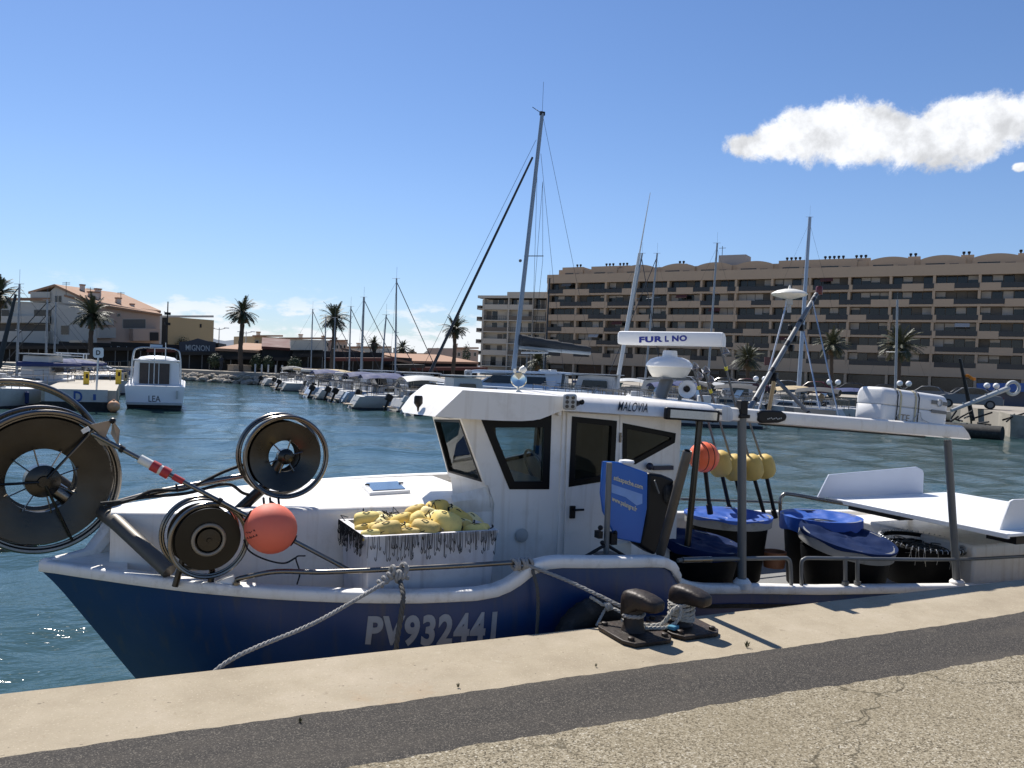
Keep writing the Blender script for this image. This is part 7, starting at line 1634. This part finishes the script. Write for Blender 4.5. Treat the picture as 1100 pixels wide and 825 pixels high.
for x in (.9, 1.5): m.tube(catmull([T(x, -1.15, 1.15), T(x, -1.08, 2.6), T(x, -.85, 2.98), T(x, 0, 3.02), T(x, .85, 2.98), T(x, 1.08, 2.6), T(x, 1.15, 1.15)], 6), .035, 6)
ar = m.build('arch', 'alu', lea)
m = MB(); m.box(T(1.2, .05, 3.10), (.6, .55, .16), math.pi/2); m.build('solar_panel', 'bluewhite', ar); m = MB(); m.tube([T(1.2, -.4, 2.4), T(1.2, -.38, 3.3)], .025, 5); m.tube([T(.9, .1, 1.2), T(.9, .1, 3.0)], .025, 5); m.build('aerial', 'alu', ar)
m = MB(); m.prism([T(-.03, -.45, .75), T(-.03, .55, .75), T(-.03, .55, 1.0), T(-.03, -.45, 1.0)], (0, 0, 0.0)) if False else None
text_quad('name_lettering', 'LEA', [pd(159.5, 431.6, 39.3), pd(172.5, 431.9, 39.3), pd(172.5, 425.2, 39.3), pd(159.5, 424.9, 39.3)], 'letterblack', lea, bold=.01)
m = MB(); c = T(-.06, -1.0, .75); m.box(c, (.10, .42, .40), math.pi/2-.06+math.pi/2); m.build('engine_bracket', 'palegrey', lea)
m = MB()
for s in (-1, 1):
    for x in (.2, 1.0, 4.8, 6.0): m.tube([T(x, s*(1.25 if x < 5 else .9), 1.15), T(x, s*(1.25 if x < 5 else .9), 1.8)], .018, 5)
    m.tube([T(.2, s*1.25, 1.8), T(1.0, s*1.25, 1.8)], .018, 5)
m.build('guard_rail', 'steel', lea)
# pontoon D
x0, x1 = -3.55, -.55; m = MB(); m.box(((x0+x1)/2, 50.2, .52), (x1-x0, 17, .86)); pn_ = m.build('pontoon_end', mat('pontoon_concrete', (.40, .36, .29), .9, var=.15, dirt=(.25, .22, .17)), smooth=False); tag(pn_, kind='structure')
pe = empty('pontoon_fascia', (-2, 41.66, .5), 'dirty white fascia board with blue letter on the end of the pontoon', 'berth sign')
m = MB(); m.box(((x0+x1)/2-.1, 41.62, .70), (2.5, .08, .56)); m.build('board', 'palegrey', pe); m = MB(); m.box(((x0+x1)/2, 41.64, .12), (3.1, .14, .58)); m.build('dark_fender', 'rubber', pe)
text_quad('letter', 'D', [pp(79, 431.5, (0, 41.57, 0), (0, 1, 0)), pp(88.5, 432, (0, 41.57, 0), (0, 1, 0)), pp(88.5, 420.5, (0, 41.57, 0), (0, 1, 0)), pp(79, 420, (0, 41.57, 0), (0, 1, 0))], 'signblue', pe, bold=.03)
text_quad('letter', 'I', [pp(100, 430, (0, 41.57, 0), (0, 1, 0)), pp(103, 430, (0, 41.57, 0), (0, 1, 0)), pp(103, 423.5, (0, 41.57, 0), (0, 1, 0)), pp(100, 423.5, (0, 41.57, 0), (0, 1, 0))], 'signblue', pe, bold=.02)
p = py(103.5, 421, 42.2); t = py(105.5, 384, 42.2); sg_ = empty('berth_sign', p, 'rounded white sign with a black letter D on a grey pole at the pontoon end', 'sign')
m = MB(); m.tube([p, t], .04, 8); m.build('pole', 'alu', sg_)
q = [(100, 375), (101, 373.5), (110, 373.5), (111.3, 375), (111.3, 382.5), (110, 384.3), (101.5, 384.3), (100, 382.5)]; m = MB(); m.prism([py(x, y, 42.15) for x, y in q], (0, .05, 0)); m.build('plate', 'white', sg_, smooth=False)
text_quad('letter', 'D', [py(103.2, 381.3, 42.13), py(107.8, 381.3, 42.13), py(107.8, 376.3, 42.13), py(103.2, 376.3, 42.13)], 'letterblack', sg_, bold=.03)
for i, (x, yb, yt, Y, lab) in enumerate(((92.5, 413, 399, 49, 'yellow service pedestal left of the sign pole'), (127, 411, 397, 51, 'yellow service pedestal at the right edge of the pontoon'), (134.5, 409, 400, 57, 'small tan pedestal right of the yellow ones'))):
    p = py(x, yb, Y); t = py(x, yt, Y); p.z = .95; w = (5.6 if i < 2 else 3.6)*(p-CAM).dot(FW)/880; e = empty('service_pedestal', p, lab, 'pedestal', 'yellow pedestals on the pontoon'); m = MB(); m.box((p.x, p.y, (.95+t.z)/2), (w, w, t.z-.95)); m.build('body', 'signyel' if i < 2 else 'beige', e, bevel=.03); m = MB(); m.box((p.x+w*.12, p.y-w/2, t.z-.25), (w*.4, .02, .22)); m.build('socket_panel', 'black', e)
c = py(122, 436.5, 41.3); m = MB(); m.sphere(c, .27, 20); m.lathe([(.06, .26), (.06, .32)], c, (0, 0, 1), 8); tag(m.build('mooring_ball', mat('faded_orange_buoy', (.62, .30, .14), .6, dirt=(.6, .55, .5), damt=.5), None, org=c), 'faded orange ball fender at the water beside the pontoon end', 'fender')
# boats left of the pontoon
for i, (x, Y, hd_, Lb, cab, cv, hm, lab) in enumerate([(30, 46, -2.0, 5.6, 'open', None, 'bwhite', 'small white open boat nearest the pontoon at the left edge'), (12, 50, 1.2, 7, 'house', None, 'bwhite', 'white cabin boat cut by the left edge with a tall windscreen'), (40, 58, .3, 7, 'cuddy', 'sailblue', 'bwhite', 'white boat with a blue cover behind the small open boat'), (28, 66, .2, 6.5, 'cuddy', None, 'bluewhite', 'pale blue boat further back on the left'), (55, 64, .25, 7, 'cuddy', 'sailblack', 'bwhite', 'white boat with black canopy left of the motor yacht'), (14, 74, .2, 7, 'house', None, 'bwhite', 'white cabin boat far back on the left')]):
    p = py(x, 400, Y); motorboat((p.x, p.y, 0), hd_, Lb, 2.4, lab, cab=cab, canvas=cv, hullmt=hm, H=1.0 if i == 1 else .85)
p = py(52, 400, 70); T = loc2w((p.x, p.y, 0), -.06); my = empty('motor_yacht', (p.x, p.y, 0), 'white and dark blue motor yacht with raked superstructure behind the pontoon', 'motor yacht'); hull_part(my, T, 6.2, 2.6, 1.3, 'navy', bow=.3); cabin(my, T, .8, 5.0, 2.1, 1.3, 2.1, slope=2.2)
m = MB(); m.prism([T(.5, -1.05, 2.5), T(2.6, -.95, 2.5), T(2.6, .95, 2.5), T(.5, 1.05, 2.5)], (0, 0, .08)); m.build('hard_top', 'white', my); rails(my, T, 6.2, 2.6, 1.3)
m = MB()
for s in (-1, 1):
    for x in (.7, 2.4): m.tube([T(x, s*.9, 2.0), T(x, s*.9, 2.52)], .05, 5)
m.build('top_post', 'white', my)
for i, (x, yt, Y, lab) in enumerate(((18, 305, 52, 'sailing boat with the leftmost mast of the picture'), (49, 322, 57, 'sailing boat with the left one of a close pair of masts'), (58, 325, 62, 'sailing boat with the right one of a close pair of masts'))):
    p = py(x, 400, Y); D_ = (p-CAM).dot(FW); top = pd(x+(2 if i else 3), yt, D_); sailboat((p.x+3.8, p.y+.5, 0), math.pi-.1, 7.5, 2.4, lab, top, foot=V((p.x, p.y, 1.2)), mr=.06, mmt='mastal')
p = py(3, 360, 40); m = MB(); pl_ = py(-1, 405, 38); e = empty('beach_flag', V((pl_.x, pl_.y, .6)), 'dark leaning sail mast with furled dark canvas at the left picture edge', 'mast'); m.tube([py(-2, 395, 38), py(17, 316, 38)], [.11, .05], 8); m.build('furled_canvas', 'sailblack', e)
m = MB(); m.box((-7.2, 56, .35), (5.2, 1.6, .5)); m.box((-9, 64, .35), (1.8, 40, .4)); tag(m.build('pontoon', mat('pontoon_left', (.27, .24, .2), .9)), kind='structure')
